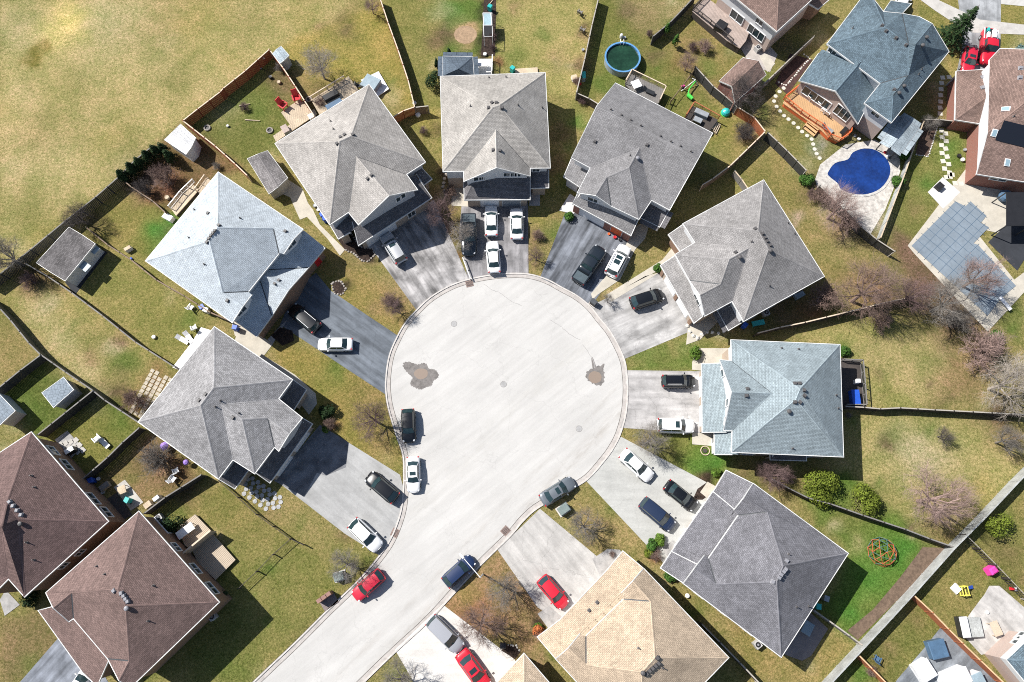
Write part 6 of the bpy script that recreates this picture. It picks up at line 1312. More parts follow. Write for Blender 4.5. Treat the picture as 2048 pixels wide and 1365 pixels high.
g = G(1242, 76); mb = MB(); mb.lathe((0, 0, 0), [(.22, 0), (.25, .5), (.2, .7), (.05, .78)], 12); pf = thing('pool_pump', 'white pool pump above the round pool', 'pump', (g.x, g.y, .0)); mb.build('tank', M['white_plastic'], pf, local=True); mb = MB(); mb.box((.45, -.1, .15), (.5, .3, .3)); mb.build('motor', M['grey_metal'], pf, local=True)
KP = smoothline(pts('1657 343 1670 327 1695 320 1705 306 1728 298 1752 302 1772 318 1780 338 1776 358 1760 378 1735 389 1706 389 1682 380 1675 368 1656 352'), 3, True)
kp = thing('kidney_pool', 'kidney shaped pool with bright royal blue cover', 'swimming pool', G(1718, 345)); mb = MB(); mb.poly([(p.x, p.y, .085) for p in KP]); mb.build('cover', mat('royal_blue_cover', (.006, .032, .16), .45, n1=(.4, .35), n2=(2.5, .2)), kp)
mb = MB()
for i in range(len(KP)):
    a, b_ = KP[i], KP[(i+1) % len(KP)]; c = sum(KP, Vector())/len(KP); oa, ob = a+(a-c).normalized()*.35, b_+(b_-c).normalized()*.35
    mb.face([(a.x, a.y, (.1)), (oa.x, oa.y, (.1)), (ob.x, ob.y, (.1)), (b_.x, b_.y, (.1))]); mb.face([(oa.x, oa.y, .03), (ob.x, ob.y, .03), (ob.x, ob.y, (.1)), (oa.x, oa.y, (.1))])
mb.build('coping', pave('coping_stone', (.52, .50, .47), (.7, .6), 2, None, .12), kp)
LP_ = pts('1823 492 1911 403 1931 413 1941 403 1973 432 1962 446 1978 455 1947 487 1956 490 2032 572 2003 596 1975 632', .085)
lp = thing('large_pool', 'large angular pool under a pale blue gridded safety cover', 'swimming pool', G(1930, 520)); mb = MB(); mb.poly(LP_); mb.build('cover', mat('pale_blue_mesh_cover', (.185, .225, .265), .6, n1=(.25, .12), n2=(2, .06)), lp)
sb = MB(); A0 = G(1823, 492); u = (G(1911, 403)-A0).normalized(); v_ = Vector((u.y, -u.x, 0))
def clipline(p0, d):
    xs_ = []
    for i in range(len(LP_)):
        a, b_ = LP_[i], LP_[(i+1) % len(LP_)]; e_ = b_-a; den = d.x*e_.y-d.y*e_.x
        if abs(den) < 1e-9: continue
        t_ = ((a.x-p0.x)*e_.y-(a.y-p0.y)*e_.x)/den; s_ = ((a.x-p0.x)*d.y-(a.y-p0.y)*d.x)/den
        if 0 <= s_ <= 1: xs_.append(t_)
    xs_.sort(); return xs_
for dd, oo in ((u, v_), (v_, u)):
    for k in range(1, 14):
        p0 = A0+oo*k*1.22-dd*1; xs_ = clipline(p0, dd)
        for i in range(0, len(xs_)-1, 2):
            a, b_ = p0+dd*(xs_[i]-.25), p0+dd*(xs_[i+1]+.25); c = (a+b_)/2; sb.box((c.x, c.y, .093 if dd is u else .098), ((b_-a).length, .05, .006), math.atan2(dd.y, dd.x))
sb.build('straps', mat('blue_strap', (.07, .12, .18), .7), lp)
def slab(name, label, cat, a, b_, w_, z, m_, th=.12, legs=True, parts=None):
    A, B = G(*a, z), G(*b_, z); c = (A+B)/2; rz = math.atan2(B.y-A.y, B.x-A.x); root = thing(name, label, cat, (c.x, c.y, 0), rz); L = (B-A).length
    mb = MB(); mb.box((0, 0, z-th/2), (L, w_, th)); mb.build(parts or 'top', M[m_], root, local=True)
    if legs:
        for x in (-.42, .42):
            for y in (-.38, .38): mb = MB(); mb.box((x*L, y*w_, (z-th)/2), (.06, .06, z-th)); mb.build('leg', M[m_], root, local=True)
    return root
slab('diving_board', 'white diving board at the big covered pool', 'diving board', (2000, 594), (2022, 620), .5, .5, 'white_plastic', .06)
# ------------------------------------------------------------------ garden and street objects
def bins(px, py, m_, label, h__=1.0):
    g = G(px, py, .5); r = thing('wheeled_bin', label, 'bin', (g.x, g.y, .0), random.uniform(0, 3)); mb = MB(); mb.box((0, 0, h__/2), (.5, .55, h__), taper=1.12); mb.build('body', M[m_], r, local=True); mb = MB(); mb.box((0, 0, h__+.03), (.62, .68, .07), taper=.9); mb.build('lid', M[m_], r, local=True)
    for sx in (-1, 1): mb = MB(); mb.tube((sx*.27, .3, .1), (sx*.31, .3, .1), .1, n=10); mb.build('wheel', M['rubber'], r, local=True)
for a in ((472, 657, 'blue', 'blue bin on the cream slab'), (406, 616, 'blue', 'blue bin beside the low fence of the icy blue house'), (414, 622, 'white_plastic', 'white bin beside a blue bin'), (646, 432, 'blue', 'upper blue bin on the side path'), (651, 440, 'blue', 'lower blue bin on the side path'), (1488, 652, 'blue', 'blue bin in the shadow of the grey roofed house'),
 (184, 962, 'blue', 'blue bin behind the brown house'), (257, 1001, 'teal', 'teal bin on the pale paved corner'), (1634, 1213, 'teal', 'light blue bin behind the dark grey house'), (1650, 1197, 'grey_metal', 'grey bin behind the dark grey house'), (1006, 1291, 'black', 'dark bin by the round bed'), (1025, 140, 'teal', 'teal bin behind the top house'), (980, 17, 'teal', 'teal tub behind the greenhouse')):
    bins(*a)
def ac(px, py, label, rz=0):
    g = G(px, py, .4); r = thing('air_conditioner', label, 'air conditioner', (g.x, g.y, 0), rz, 'air conditioners beside the houses'); mb = MB(); mb.box((0, 0, .4), (.78, .78, .8)); mb.build('cabinet', mat('ac_grey%d' % px, (.42, .41, .40), .5), r, local=True)
    mb = MB(); mb.lathe((0, 0, .8), [(.30, 0), (.30, .02)], 16); mb.build('fan_grille', M['black'], r, local=True); mb = MB(); mb.lathe((0, 0, .82), [(.13, 0), (.12, .03)], 12); mb.build('hub', M['vent_light'], r, local=True)
for a in ((319, 1036, 'air conditioner at the top corner of the brown house', .7), (426, 1233, 'air conditioner at the right corner of the lower left house', .7), (1515, 98, 'air conditioner at the corner of the top brown house', .6), (1514, 1289, 'air conditioner beside the dark grey roof', .6), (1531, 627, 'round fan unit below the grey roofed house', .3), (1410, 902, 'round wire plant ring beside the light blue house', .2)):
    if 'ring' in a[2]:
        g = G(a[0], a[1]); r = thing('garden_ring', a[2], 'garden ring', (g.x, g.y, 0)); mb = MB(); mb.path([Vector((.55*math.cos(k*.4), .55*math.sin(k*.4), .1)) for k in range(16)], .06, closed=True); mb.build('ring', M['pale_wood'], r, local=True); mb = MB(); mb.lathe((0, 0, 0), [(.3, 0), (.25, .12)], 12); mb.build('soil', M['dark_wood'], r, local=True)
    else: ac(*a)
def utility(px, py, rz, label, m_='green_metal', s_=(1.0, .8, .8)):
    g = G(px, py, .4); r = thing('utility_box', label, 'utility box', (g.x, g.y, 0), rz); mb = MB(); mb.box((0, 0, s_[2]/2), s_, taper=.97); mb.build('cabinet', M[m_], r, local=True); mb = MB(); mb.box((0, 0, s_[2]+.03), (s_[0]*1.05, s_[1]*1.05, .06), taper=.9); mb.build('lid', mat('lid_%d' % px, (.18, .22, .21) if m_ == 'green_metal' else (.07, .075, .08), .4), r, local=True)
    mb = MB(); mb.box((0, 0, .03), (s_[0]*1.25, s_[1]*1.25, .06)); mb.build('base_pad', M['kerb'], r, local=True)
utility(1127, 1019, .6, 'green utility box on the lawn right of the grey sedan', s_=(1.3, 1.0, .9)); utility(679, 1153, .3, 'green utility box below the grey bare tree', s_=(1.15, .95, .9)); utility(1187, 606, -.7, 'small black utility box at the tip between driveways', 'black', (.85, .65, .9))
g = G(652, 1198, .6); r = thing('community_mailbox', 'brown topped community mailbox block on a pad beside the street', 'mailbox', (g.x, g.y, 0), math.radians(35))
for k in range(3): mb = MB(); mb.box((-.62+.62*k, .25, .65), (.56, .45, 1.2)); mb.build('compartment', mat('mailbox_brown%d' % k, (.26, .14, .11), .5), r, local=True)
mb = MB(); mb.box((0, -.35, .05), (1.9, 1.5, .1)); mb.build('base_pad', mat('block_paving', (.20, .16, .15), .8, n2=(6, .3)), r, local=True)
# street lamp
g = G(966, 1149); sl = thing('street_lamp', 'tall street lamp whose arm reaches over the dark blue hatchback', 'street lamp', (g.x, g.y, 0)); hb = 7.5; tip = G(925, 1114, hb)-Vector((g.x, g.y, 0)); tip.z = hb+.15; top = G(962, 1151, hb-.2); top = Vector((0, 0, hb-.2))
mb = MB(); mb.tube((0, 0, 0), (0, 0, hb-.2), .10, .06, 10); mb.build('pole', mat('concrete_pole', (.6, .59, .57), .7), sl, local=True); mb = MB(); mb.tube(top, tip, .05, .04, 8); mb.build('arm', M['white_plastic'], sl, local=True)
d = (tip-top).normalized(); mb = MB(); c = tip+d*.1; mb.box((c.x, c.y, c.z), (.7, .26, .14), math.atan2(d.y, d.x), taper=.8); mb.build('lamp_head', M['white_plastic'], sl, local=True)
# leaning white board at the top left kerb
g = G(932, 536); bd = thing('white_rail', 'thin white rail on small posts at the left edge of the top driveway', 'rail', (g.x, g.y, 0)); A, B = G(925, 515, .6), G(941, 558, .6); mb = MB(); mb.box(((A.x+B.x)/2, (A.y+B.y)/2, .6), ((B-A).length, .14, .06), math.atan2(B.y-A.y, B.x-A.x)); mb.build('bar', M['trim'], bd)
for t_ in (.02, .5, .98): p = A.lerp(B, t_); mb = MB(); mb.box((p.x, p.y, .3), (.1, .1, .6)); mb.build('post', M['trim'], bd)
# chairs, tables, loungers
def chair(px, py, rz, m_, label, z=0, group='garden chairs', s_=1.0):
    g = G(px, py, z+.4); r = thing('garden_chair', label, 'chair', (g.x, g.y, z), rz, group); r.scale = (s_,)*3
    mb = MB(); mb.box((0, 0, .40), (.56, .56, .06), ry=-.08); mb.build('seat', M[m_], r, local=True); mb = MB(); mb.box((-.36, 0, .74), (.07, .56, .78), ry=-.38); mb.build('backrest', M[m_], r, local=True)
    for sy in (-1, 1):
        mb = MB(); mb.box((.02, sy*.33, .60), (.66, .11, .04)); mb.build('armrest', M[m_], r, local=True)
        for sx in (-.24, .24): mb = MB(); mb.box((sx, sy*.3, .29), (.06, .06, .58)); mb.build('leg', M[m_], r, local=True)
for a in ((567, 213, -.6, 'red', 'left red adirondack chair on the pale patio deck', .25, 'two red chairs', 1.5), (594, 198, -1.2, 'red', 'right red adirondack chair near the cedar fence', .25, 'two red chairs', 1.5), (382, 615, 1, 'white_plastic', 'white garden chair near the low fence'), (388, 656, 2, 'white_plastic', 'white garden chair above the white deck strip'),
 (195, 878, 2.4, 'white_plastic', 'white garden chair on the lawn of the left yard', 0, 'garden chairs', 1.2), (1640, 208, .7, 'white_plastic', 'white chair on the orange deck nearest the windows', .75), (1648, 221, .7, 'white_plastic', 'white chair in the middle of the orange deck', .75), (1655, 226, .9, 'white_plastic', 'white chair right of the middle of the orange deck', .75), (1620, 196, .7, 'white_plastic', 'white chair left of the window row on the orange deck', .75),
 (718, 172, 0, 'black', 'black chair near the hot tub deck', .5), (346, 958, 1, 'white_plastic', 'white chair among the clutter by the grey house', 0, 'garden chairs', 1.1), (352, 942, 2, 'white_plastic', 'upper white chair among the clutter by the grey house'), (1160, 25, 1, 'grey_wood', 'weathered chair beside the long fence at the top'), (1754, 1318, 1.0, 'spa_blue', 'dark folding chair by the orange capped fence'), (1165, 60, 1, 'grey_wood', 'grey chair beside a fence at the top')):
    chair(*a)
def lounger(px, py, rz, m_, label, z=0):
    g = G(px, py, z+.3); r = thing('sun_lounger', label, 'lounger', (g.x, g.y, z), rz, 'loungers'); mb = MB(); mb.box((.2, 0, .32), (1.3, .62, .08)); mb.build('mattress', M[m_], r, local=True); mb = MB(); mb.box((-.68, 0, .50), (.65, .62, .07), ry=.6); mb.build('backrest', M[m_], r, local=True)
    for x in (-.5, .7):
        for y in (-.26, .26): mb = MB(); mb.box((x, y, .14), (.05, .05, .28)); mb.build('leg', M[m_], r, local=True)
for a in ((366, 680, -.5, 'white_plastic', 'white lounger left of the white deck strip'), (378, 676, -.9, 'white_plastic', 'white lounger touching the white deck strip'), (1655, 258, -.7, 'grey_metal', 'grey lounger on the orange deck', .75), (1688, 262, .8, 'black', 'black lounger at the rounded end of the orange deck', .75), (208, 886, -.7, 'white_plastic', 'white curved lounger on the left lawn'), (1298, 183, -.5, 'dark_metal', 'dark bench on the weathered deck', 1.1)):
    lounger(*a)
def boxy(name, label, cat, px, py, size, z, rz, m_, top=None, legs=False, tname='body'):
    g = G(px, py, z+size[2]); r = thing(name, label, cat, (g.x, g.y, z), rz); mb = MB(); mb.box((0, 0, size[2]/2 if not legs else size[2]-.04), (size[0], size[1], size[2] if not legs else .07), taper=.97); mb.build(tname, M[m_], r, local=True)
    if top: mb = MB(); mb.box((0, 0, size[2]+.04), (size[0]*1.04, size[1]*1.04, .08), taper=.93); mb.build('lid', M[top], r, local=True)
    if legs:
        for x in (-.42, .42):
            for y in (-.42, .42): mb = MB(); mb.box((x*size[0], y*size[1], size[2]/2-.03), (.06, .06, size[2]-.06)); mb.build('leg', M[m_], r, local=True)
    return r
for a in (('hot_tub', 'hot tub with pale blue grey cover at the corner of the warm grey roof', 'hot tub', 741, 165, (2.3, 2.1, .9), .3, math.radians(-28), 'grey_metal', 'tub'), ('deck_box', 'black square grill table on the pinkish deck', 'table', 1443, 50, (1.5, 1.5, .8), 1.3, .9, 'black', 'black'),
 ('garden_table', 'white round top table on the weathered deck', 'table', 1273, 168, (1.3, 1.3, .75), 1.1, .4, 'white_plastic', None, True, 'tabletop'), ('garden_sofa', 'grey sofa on the small deck', 'sofa', 1404, 226, (2.0, .8, .6), .8, math.radians(-28), 'tub', 'grey_metal'), ('low_table', 'black low table in front of the grey sofa', 'table', 1396, 240, (1.2, .8, .5), .8, math.radians(-28), 'black', 'grey_metal'),
 ('deck_storage_box', 'bright blue tarpaulin covered box on the dark deck', 'box', 1712, 795, (1.0, 1.9, .8), .6, 0, 'blue', 'blue'), ('storage_box', 'white storage box beside the icy blue roof', 'box', 335, 434, (1.4, .8, .7), 0, math.radians(-28), 'white_plastic', 'white_plastic'), ('storage_box', 'white storage box on the lawn under the low fence', 'box', 255, 497, (.9, .5, .6), 0, .6, 'white_plastic', 'pale_wood'),
 ('covered_spa', 'square slate blue covered spa on the stamped patio', 'hot tub', 1877, 1299, (1.9, 1.9, .9), .03, .2, 'spa_blue', 'spa_blue'), ('white_shed_box', 'large white box on the blue grey patio', 'box', 1851, 1342, (1.9, 2.0, 1.0), .03, math.radians(28), 'white_plastic', 'white_plastic'), ('white_canopy', 'white canopy at the bottom edge of the blue grey patio', 'canopy', 1915, 1358, (3.0, 1.6, 1.6), .03, math.radians(20), 'white_plastic', 'white_plastic'), ('white_canopy', 'white canopy right of the other at the bottom edge', 'canopy', 1955, 1364, (1.8, 1.6, 1.5), .03, math.radians(20), 'white_plastic', 'tub'),
 ('glass_table', 'pale teal glass topped table on the grey brown patio', 'table', 1616, 1257, (1.5, 1.15, .75), .03, math.radians(58), 'tub', None, True, 'tabletop'), ('grill', 'white topped grill on the square pavers', 'grill', 138, 901, (1.1, .6, 1.0), 0, .6, 'black', 'white_plastic'), ('garden_table', 'long bright white table on the tan deck', 'table', 370, 1062, (2.2, 1.0, .75), .5, math.radians(38), 'white_plastic', None, True, 'tabletop'),
 ('storage_box', 'white cabinet at the fence end by the pale paved corner', 'box', 312, 997, (.8, .5, .9), 0, .7, 'white_plastic', 'grey_metal'), ('storage_box', 'cream bench box at the pale paved corner', 'box', 295, 1010, (.9, .7, .6), 0, .7, 'pale_wood', 'pale_wood'), ('storage_box', 'beige bench box behind the brown house', 'box', 208, 973, (1.2, .7, .5), 0, .7, 'pale_wood', 'grey_wood'), ('garden_table', 'dark table with chairs on the pale paved corner', 'table', 243, 980, (1.0, 1.0, .7), .03, .4, 'pale_wood', None, True, 'tabletop'),
 ('white_storage', 'white cabinet on the white pad near the big covered pool', 'box', 1880, 372, (1.0, .9, .5), .03, .7, 'black', 'black'), ('garden_table', 'white table on the pale terrace of the top house', 'table', 962, 128, (1.8, .8, .75), .4, 0, 'white_plastic', None, True, 'tabletop'), ('bench', 'pale bench behind the dark gazebo', 'bench', 920, 111, (2.0, .5, .5), 0, 0, 'white_plastic', None, True, 'seat'), ('storage_box', 'white box beside the long fence left of the round pool', 'box', 1149, 155, (.8, .8, .5), 0, .3, 'white_plastic', 'pale_wood'),
 ('storage_box', 'green box hanging by the long fence left of the round pool', 'box', 1168, 150, (.5, 1.1, .9), 0, 0, 'tub', 'teal'), ('outdoor_sofa', 'blue grey sofa on the pale furniture deck', 'sofa', 668, 208, (2.4, .8, .6), .5, math.radians(33), 'spa_blue', 'spa_blue'), ('outdoor_sofa', 'black sofa set on the pale furniture deck', 'sofa', 661, 190, (2.3, .9, .6), .5, math.radians(33), 'black', 'black'), ('storage_box', 'white chest at the pale patio deck', 'box', 623, 232, (.9, .8, .5), .3, math.radians(33), 'white_plastic', 'white_plastic'),
 ('storage_box', 'pale box at the deck strip by the left house corner', 'box', 570, 258, (.9, 1.3, .6), .3, math.radians(33), 'grey_metal', 'deck_pink'), ('garden_table', 'wooden table on the pale patio', 'table', 1993, 1258, (1.0, 1.6, .7), .03, .3, 'beige_wood', None, True, 'tabletop'), ('outdoor_kitchen', 'grey and white grill station on the pale patio', 'grill', 1930, 1255, (.9, 2.2, 1.0), .03, .05, 'dark_metal', 'white_plastic'), ('pallet', 'striped grey slatted cover beside the grill station', 'cover', 1950, 1255, (1.6, 2.1, .5), .03, .05, 'silver_wood', 'silver_wood'),
 ('steel_roof_box', 'blue grey box under the fence by the grey brick house', 'box', 1600, 590, (1.3, .7, .6), 0, .5, 'tub', 'tub'), ('white_box', 'white box near the light blue deck', 'box', 1717, 762, (.5, .5, .9), .6, 0, 'white_plastic', 'white_plastic'), ('garden_table', 'teal patterned table in the shadow below the grey roofed house', 'table', 1517, 646, (1.7, .7, .5), 0, .2, 'teal', None, True, 'tabletop')):
    boxy(*a)
# metal frame corner of the large shed: open bays with pale doors
for px, py, lb in ((186, 497, 'upper pale door leaf leaning at the big grey shed'), (168, 532, 'lower pale door leaf leaning at the big grey shed')):
    boxy('door_leaf', lb, 'door', px, py, (1.6, 1.1, .08), 2.0, math.radians(-35), 'tub')
    g = G(px, py, 2.0)
mb = MB(); q = pts('130 565 190 493 215 505 150 590', .03); mb.poly([(p.x, p.y, .03) for p in q]); tag(mb.build('shed_floor', asph), 'dark open floor in front of the big grey shed', kind='structure')
# toys
g = G(1382, 185); r = thing('see_saw', 'lime green and white see-saw toy on the lawn', 'toy', (g.x, g.y, 0)); A, B = G(1392, 158, .5), G(1362, 190, .5)
mb = MB(); p0, p1, p2 = G(1391, 163, .6), G(1379, 178, .6), G(1376, 188, .6); mb.path([p0, p1, p2], .09, 8); mb.build('beam', M['lime'], r); mb = MB(); p3 = G(1385, 198, .35); mb.tube(p2-Vector((0, 0, .2)), p3, .30, .26, 12); mb.build('tunnel', M['lime'], r)
mb = MB(); mb.path([G(1384, 157, .8), G(1391, 160, .8), G(1362, 183, .1)], .05); mb.path([G(1391, 160, .8), G(1396, 172, .0)], .05); mb.build('frame', M['white_plastic'], r)
g = G(1453, 222, .6); r = thing('play_dome', 'round teal play cover at the slatted fence', 'toy', (g.x, g.y, 0)); mb = MB(); mb.lathe((0, 0, 0), [(.62, 0), (.66, .3), (.5, .6), (.2, .78), (0, .82)], 14); mb.build('shell', M['teal'], r, local=True); mb = MB(); mb.lathe((0, 0, 0), [(.7, 0), (.7, .06)], 14); mb.build('base', M['lime'], r, local=True)
g = G(1366, 173, .2); r = thing('toy_car', 'small pink ride-on toy beside the thin rail', 'toy', (g.x, g.y, 0), .4); mb = MB(); mb.box((0, 0, .25), (.5, .3, .25), taper=.8); mb.build('body', M['pink'], r, local=True)
for sx in (-.18, .18):
    for sy in (-.17, .17): mb = MB(); mb.tube((sx, sy-.03, .1), (sx, sy+.03, .1), .1, n=10); mb.build('wheel', M['rubber'], r, local=True)
g = G(1981, 1141, .4); r = thing('play_slide', 'hot pink toy house and slide by the picket fence', 'toy', (g.x, g.y, 0), .5); mb = MB(); mb.box((0, 0, .5), (1.0, .9, 1.0), taper=.8); mb.build('house', M['pink'], r, local=True); mb = MB(); mb.box((.55, -.3, .35), (.9, .4, .06), ry=.6); mb.build('slide', M['pink'], r, local=True); mb = MB(); mb.box((0, 0, 1.04), (.95, .75, .12), taper=.6); mb.build('roof', M['pink'], r, local=True)
g = G(2025, 1178, .3); r = thing('toy_scooter', 'small red and white toy by the picket fence', 'toy', (g.x, g.y, 0)); mb = MB(); mb.box((0, 0, .25), (.5, .35, .3), taper=.8); mb.build('body', M['red'], r, local=True); mb = MB(); mb.box((.3, 0, .4), (.12, .4, .3)); mb.build('handlebar', M['white_plastic'], r, local=True)
g = G(1913, 1178, .2); r = thing('sand_box', 'pale square sand box lid on the lawn', 'toy', (g.x, g.y, 0), .7); mb = MB(); mb.box((0, 0, .12), (.95, .95, .24), taper=.9); mb.build('lid', M['white_plastic'], r, local=True); mb = MB(); mb.box((0, 0, .26), (.5, .5, .05), taper=.9); mb.build('handle', M['trim'], r, local=True)
g = G(1927, 1182, .3); r = thing('play_gym', 'yellow framed climbing toy with blue slide on the lawn', 'toy', (g.x, g.y, 0), .1); mb = MB()
for z in (.1, .7): mb.path([Vector((-.35, -.5, z)), Vector((.35, -.5, z)), Vector((.35, .5, z)), Vector((-.35, .5, z))], .06, closed=True)
for x, y in ((-.35, -.5), (.35, -.5), (.35, .5), (-.35, .5)): mb.tube((x, y, 0), (x, y, .8), .06)
mb.build('frame', M['yellow'], r, local=True); mb = MB(); mb.box((.85, .3, .4), (1.0, .35, .08), ry=.5); mb.build('slide', M['blue'], r, local=True)
g = G(2025, 1340, .6); r = thing('toy_boat', 'dark curved toy with a hot pink end beside the white house', 'toy', (g.x, g.y, 0), math.radians(-45)); mb = MB(); mb.lathe((0, 0, 0), [(.5, .1), (.55, .3), (.5, .35)], 14); mb.box((.9, 0, .3), (1.4, .5, .2), taper=.8); mb.build('hull', M['dark_metal'], r, local=True); mb = MB(); mb.box((1.0, 0, .45), (1.1, .4, .12), taper=.85); mb.build('seat', M['pink'], r, local=True)
for px, py, lb in ((328, 893, 'larger purple parasol cloth under the roof edge'), (372, 925, 'smaller purple cloth under the roof edge')):
    g = G(px, py, .8); r = thing('purple_parasol', lb, 'parasol', (g.x, g.y, 0)); mb = MB(); mb.lathe((0, 0, 0), [(.55 if px < 340 else .38, .8), (.3, 1.0), (0, 1.15)], 8); mb.build('canopy', M['purple'], r, local=True); mb = MB(); mb.tube((0, 0, 0), (0, 0, 1.1), .03); mb.build('pole', M['frame'], r, local=True)
g = G(361, 1073, .9); r = thing('flower_pot', 'pink and red flower basket on the tan deck', 'flower pot', (g.x, g.y, .5)); mb = MB(); mb.lathe((0, 0, 0), [(.2, 0), (.28, .4)], 10); mb.build('pot', M['red'], r, local=True); mb = MB(); mb.lathe((0, 0, 0), [(.3, .4), (.34, .55), (.1, .7)], 9); mb.build('flowers', M['pink'], r, local=True)
# geodesic dome climber
g = G(1765, 1104, .3); r = thing('dome_climber', 'round dome climber of orange and teal bars on the lawn', 'climbing frame', (g.x, g.y, 0)); bm = bmesh.new(); bmesh.ops.create_icosphere(bm, subdivisions=2, radius=1.7)
for nm_, mm, sel in (('orange_bar', 'orange', 0), ('teal_bar', 'teal2', 1)):
    if mm not in M: M[mm] = mat('dull_teal_paint', (.07, .14, .13), .5)
    mb = MB()
    for k, ed in enumerate(bm.edges):
        a, b_ = ed.verts[0].co, ed.verts[1].co
        if a.z > -.15 and b_.z > -.15 and (k % 5 < 3) == (sel == 0): mb.tube((a.x, a.y, a.z*.75+.12), (b_.x, b_.y, b_.z*.75+.12), .04, n=5)
    mb.build(nm_, M[mm] if mm != 'orange' else mat('faded_orange_paint', (.42, .10, .04), .6), r, local=True)
bm.free()
# stepping stones
def stones(s, label, group, sz, m_, rnd=True, per=1):
    for k, p in enumerate(pts(s)):
        mb = MB()
        if rnd: mb.lathe((0, 0, 0), [(sz*random.uniform(.9, 1.05), 0), (sz, .05)], 9)
        else: mb.box((0, 0, .025), (sz*2, sz*2, .05))
        o = mb.build('stepping_stone', m_); o.location = (p.x, p.y, .004); o.rotation_euler = (0, 0, random.uniform(0, 3) if rnd else random.uniform(-.15, .15)); tag(o, label, 'stepping stone', group)
stone = pave('stepping_stone_concrete', (.55, .53, .46), (.85, .6), 2, None, .08)
stones('1567 177 1559 184 1551 193 1548 203 1553 214 1560 223 1568 232 1577 239 1587 247 1596 256 1604 264 1614 272 1623 279 1626 289 1629 299 1633 308 1639 317', 'round pale stepping stone in the curved row around the orange deck', 'stones in the curved row around the orange deck', .30, stone)
stones('1885 156 1883 167 1882 179 1881 191 1881 204 1880 216 1880 228 1898 155', 'square pale stepping stone in the row left of the brick garage', 'stones in the row left of the brick garage', .33, stone, False)
stones('1883 262 1891 268 1884 275 1892 283 1883 291 1891 298 1884 307 1894 314 1886 323 1897 329 1889 338 1899 346 1893 355 1904 350 1910 367 1922 368 1900 354', 'square pale stepping stone on the green lawn below the metal gazebo', 'stones on the lawn below the metal gazebo', .33, stone, False)
hexm = pave('grey_round_paver', (.38, .38, .38), (.8, .6), 3, None, .1); k = 0
for iy in range(5):
    for ix in range(7):
        x, y = 494+ix*11-iy*1.5+(iy % 2)*3, 950+ix*7.5+iy*9.5
        if (ix, iy) in ((5, 4), (6, 4), (6, 3)): continue
        p = G(x, y); mb = MB(); mb.lathe((0, 0, 0), [(.30, 0), (.30, .05)], 6); o = mb.build('round_paver', hexm); o.location = (p.x, p.y, .004); o.rotation_euler = (0, 0, random.uniform(0, 3)); tag(o, 'six sided grey paver in the block beside the lower garage', 'paver', 'pavers beside the lower garage')
pvm = pave('tan_flagstone', (.45, .40, .32), (.75, .6), 2, None, .12)
for iy in range(11):
    for ix in range(5):
        a0 = Vector((300+ix*9.2, 740+ix*7.0)); x, y = 305+ix*9.0-iy*4.2, 742+ix*4.6+iy*8.1
        if random.random() < .06: continue
        p = G(x, y); mb = MB(); mb.box((0, 0, .025), (.50*random.uniform(.9, 1.1), .46*random.uniform(.9, 1.1), .05)); o = mb.build('flagstone', pvm); o.location = (p.x, p.y, .004); o.rotation_euler = (0, 0, math.radians(-28)); tag(o, 'tan square flagstone in the grid behind the grey multi gable house', 'flagstone', 'flagstones behind the grey multi gable house')
for iy in range(3):
    for ix in range(4):
        p = G(122+ix*10+iy*7, 890-ix*-3+iy*10-ix*6); mb = MB(); mb.box((0, 0, .03), (.62, .62, .05)); o = mb.build('garden_paver', conc); o.location = (p.x, p.y, .03); o.rotation_euler = (0, 0, math.radians(50)); tag(o, 'grey square paver in the patch beside the left brown house', 'paver', 'pavers beside the left brown house')
# white rocks and edging stones
rock = mat('white_rock', (.55, .53, .48), .9, n2=(6, .2)); grock = mat('grey_rock', (.30, .27, .24), .9, n2=(6, .25))
def rocks(s, label, group, m_, r0=.16, n=None):
    line = pts(s); tot = sum((line[i+1]-line[i]).length for i in range(len(line)-1)); n = n or int(tot/(r0*2.3)); 
    for k in range(n):
        t_ = tot*(k+.5)/n; i = 0
        while i < len(line)-2 and t_ > (line[i+1]-line[i]).length: t_ -= (line[i+1]-line[i]).length; i += 1
        p = line[i].lerp(line[i+1], t_/(line[i+1]-line[i]).length); bm = bmesh.new(); bmesh.ops.create_icosphere(bm, subdivisions=1, radius=r0*random.uniform(.8, 1.2))
        for v_ in bm.verts: v_.co *= random.uniform(.8, 1.15); v_.co.z *= .6
        me_ = bpy.data.meshes.new('edging_stone'); bm.to_mesh(me_); bm.free(); me_.materials.append(m_); o = bpy.data.objects.new('edging_stone', me_); C.objects.link(o); o.location = (p.x+random.uniform(-.05, .05), p.y+random.uniform(-.05, .05), r0*.3); o.rotation_euler = (0, 0, random.uniform(0, 6)); tag(o, label, 'stone', group)
rocks('674 478 700 465 722 495 745 498 750 510 738 524 722 522 708 508 690 500', 'pale edging stone round the mulch bed of the left garage', 'edging stones of the left garage bed', grock, .17)
rocks('1555 165 1572 172 1610 128 1620 118 1605 108', 'white stone edging the brown soil bed at the top right', 'edging stones of the brown soil bed', rock, .17)
rocks('1372 648 1380 665 1392 678 1400 672 1415 665 1440 668 1460 655', 'white rock at the corner garden of the grey roofed house', 'white rocks at the corner garden', rock, .3)
rocks('664 566 682 562 692 578 684 590 668 588 664 566', 'brown stone round the small mulch bed', 'stones round the small mulch bed', grock, .17)
rocks('1000 1300 1012 1290 1032 1292 1040 1304', 'pale stone edging the round bed at the bottom', 'edging stones of the round bed', rock, .13)
rocks('888 330 892 350 885 372 893 395', 'grey garden rock between the two top left houses', 'garden rocks between the top left houses', grock, .26)
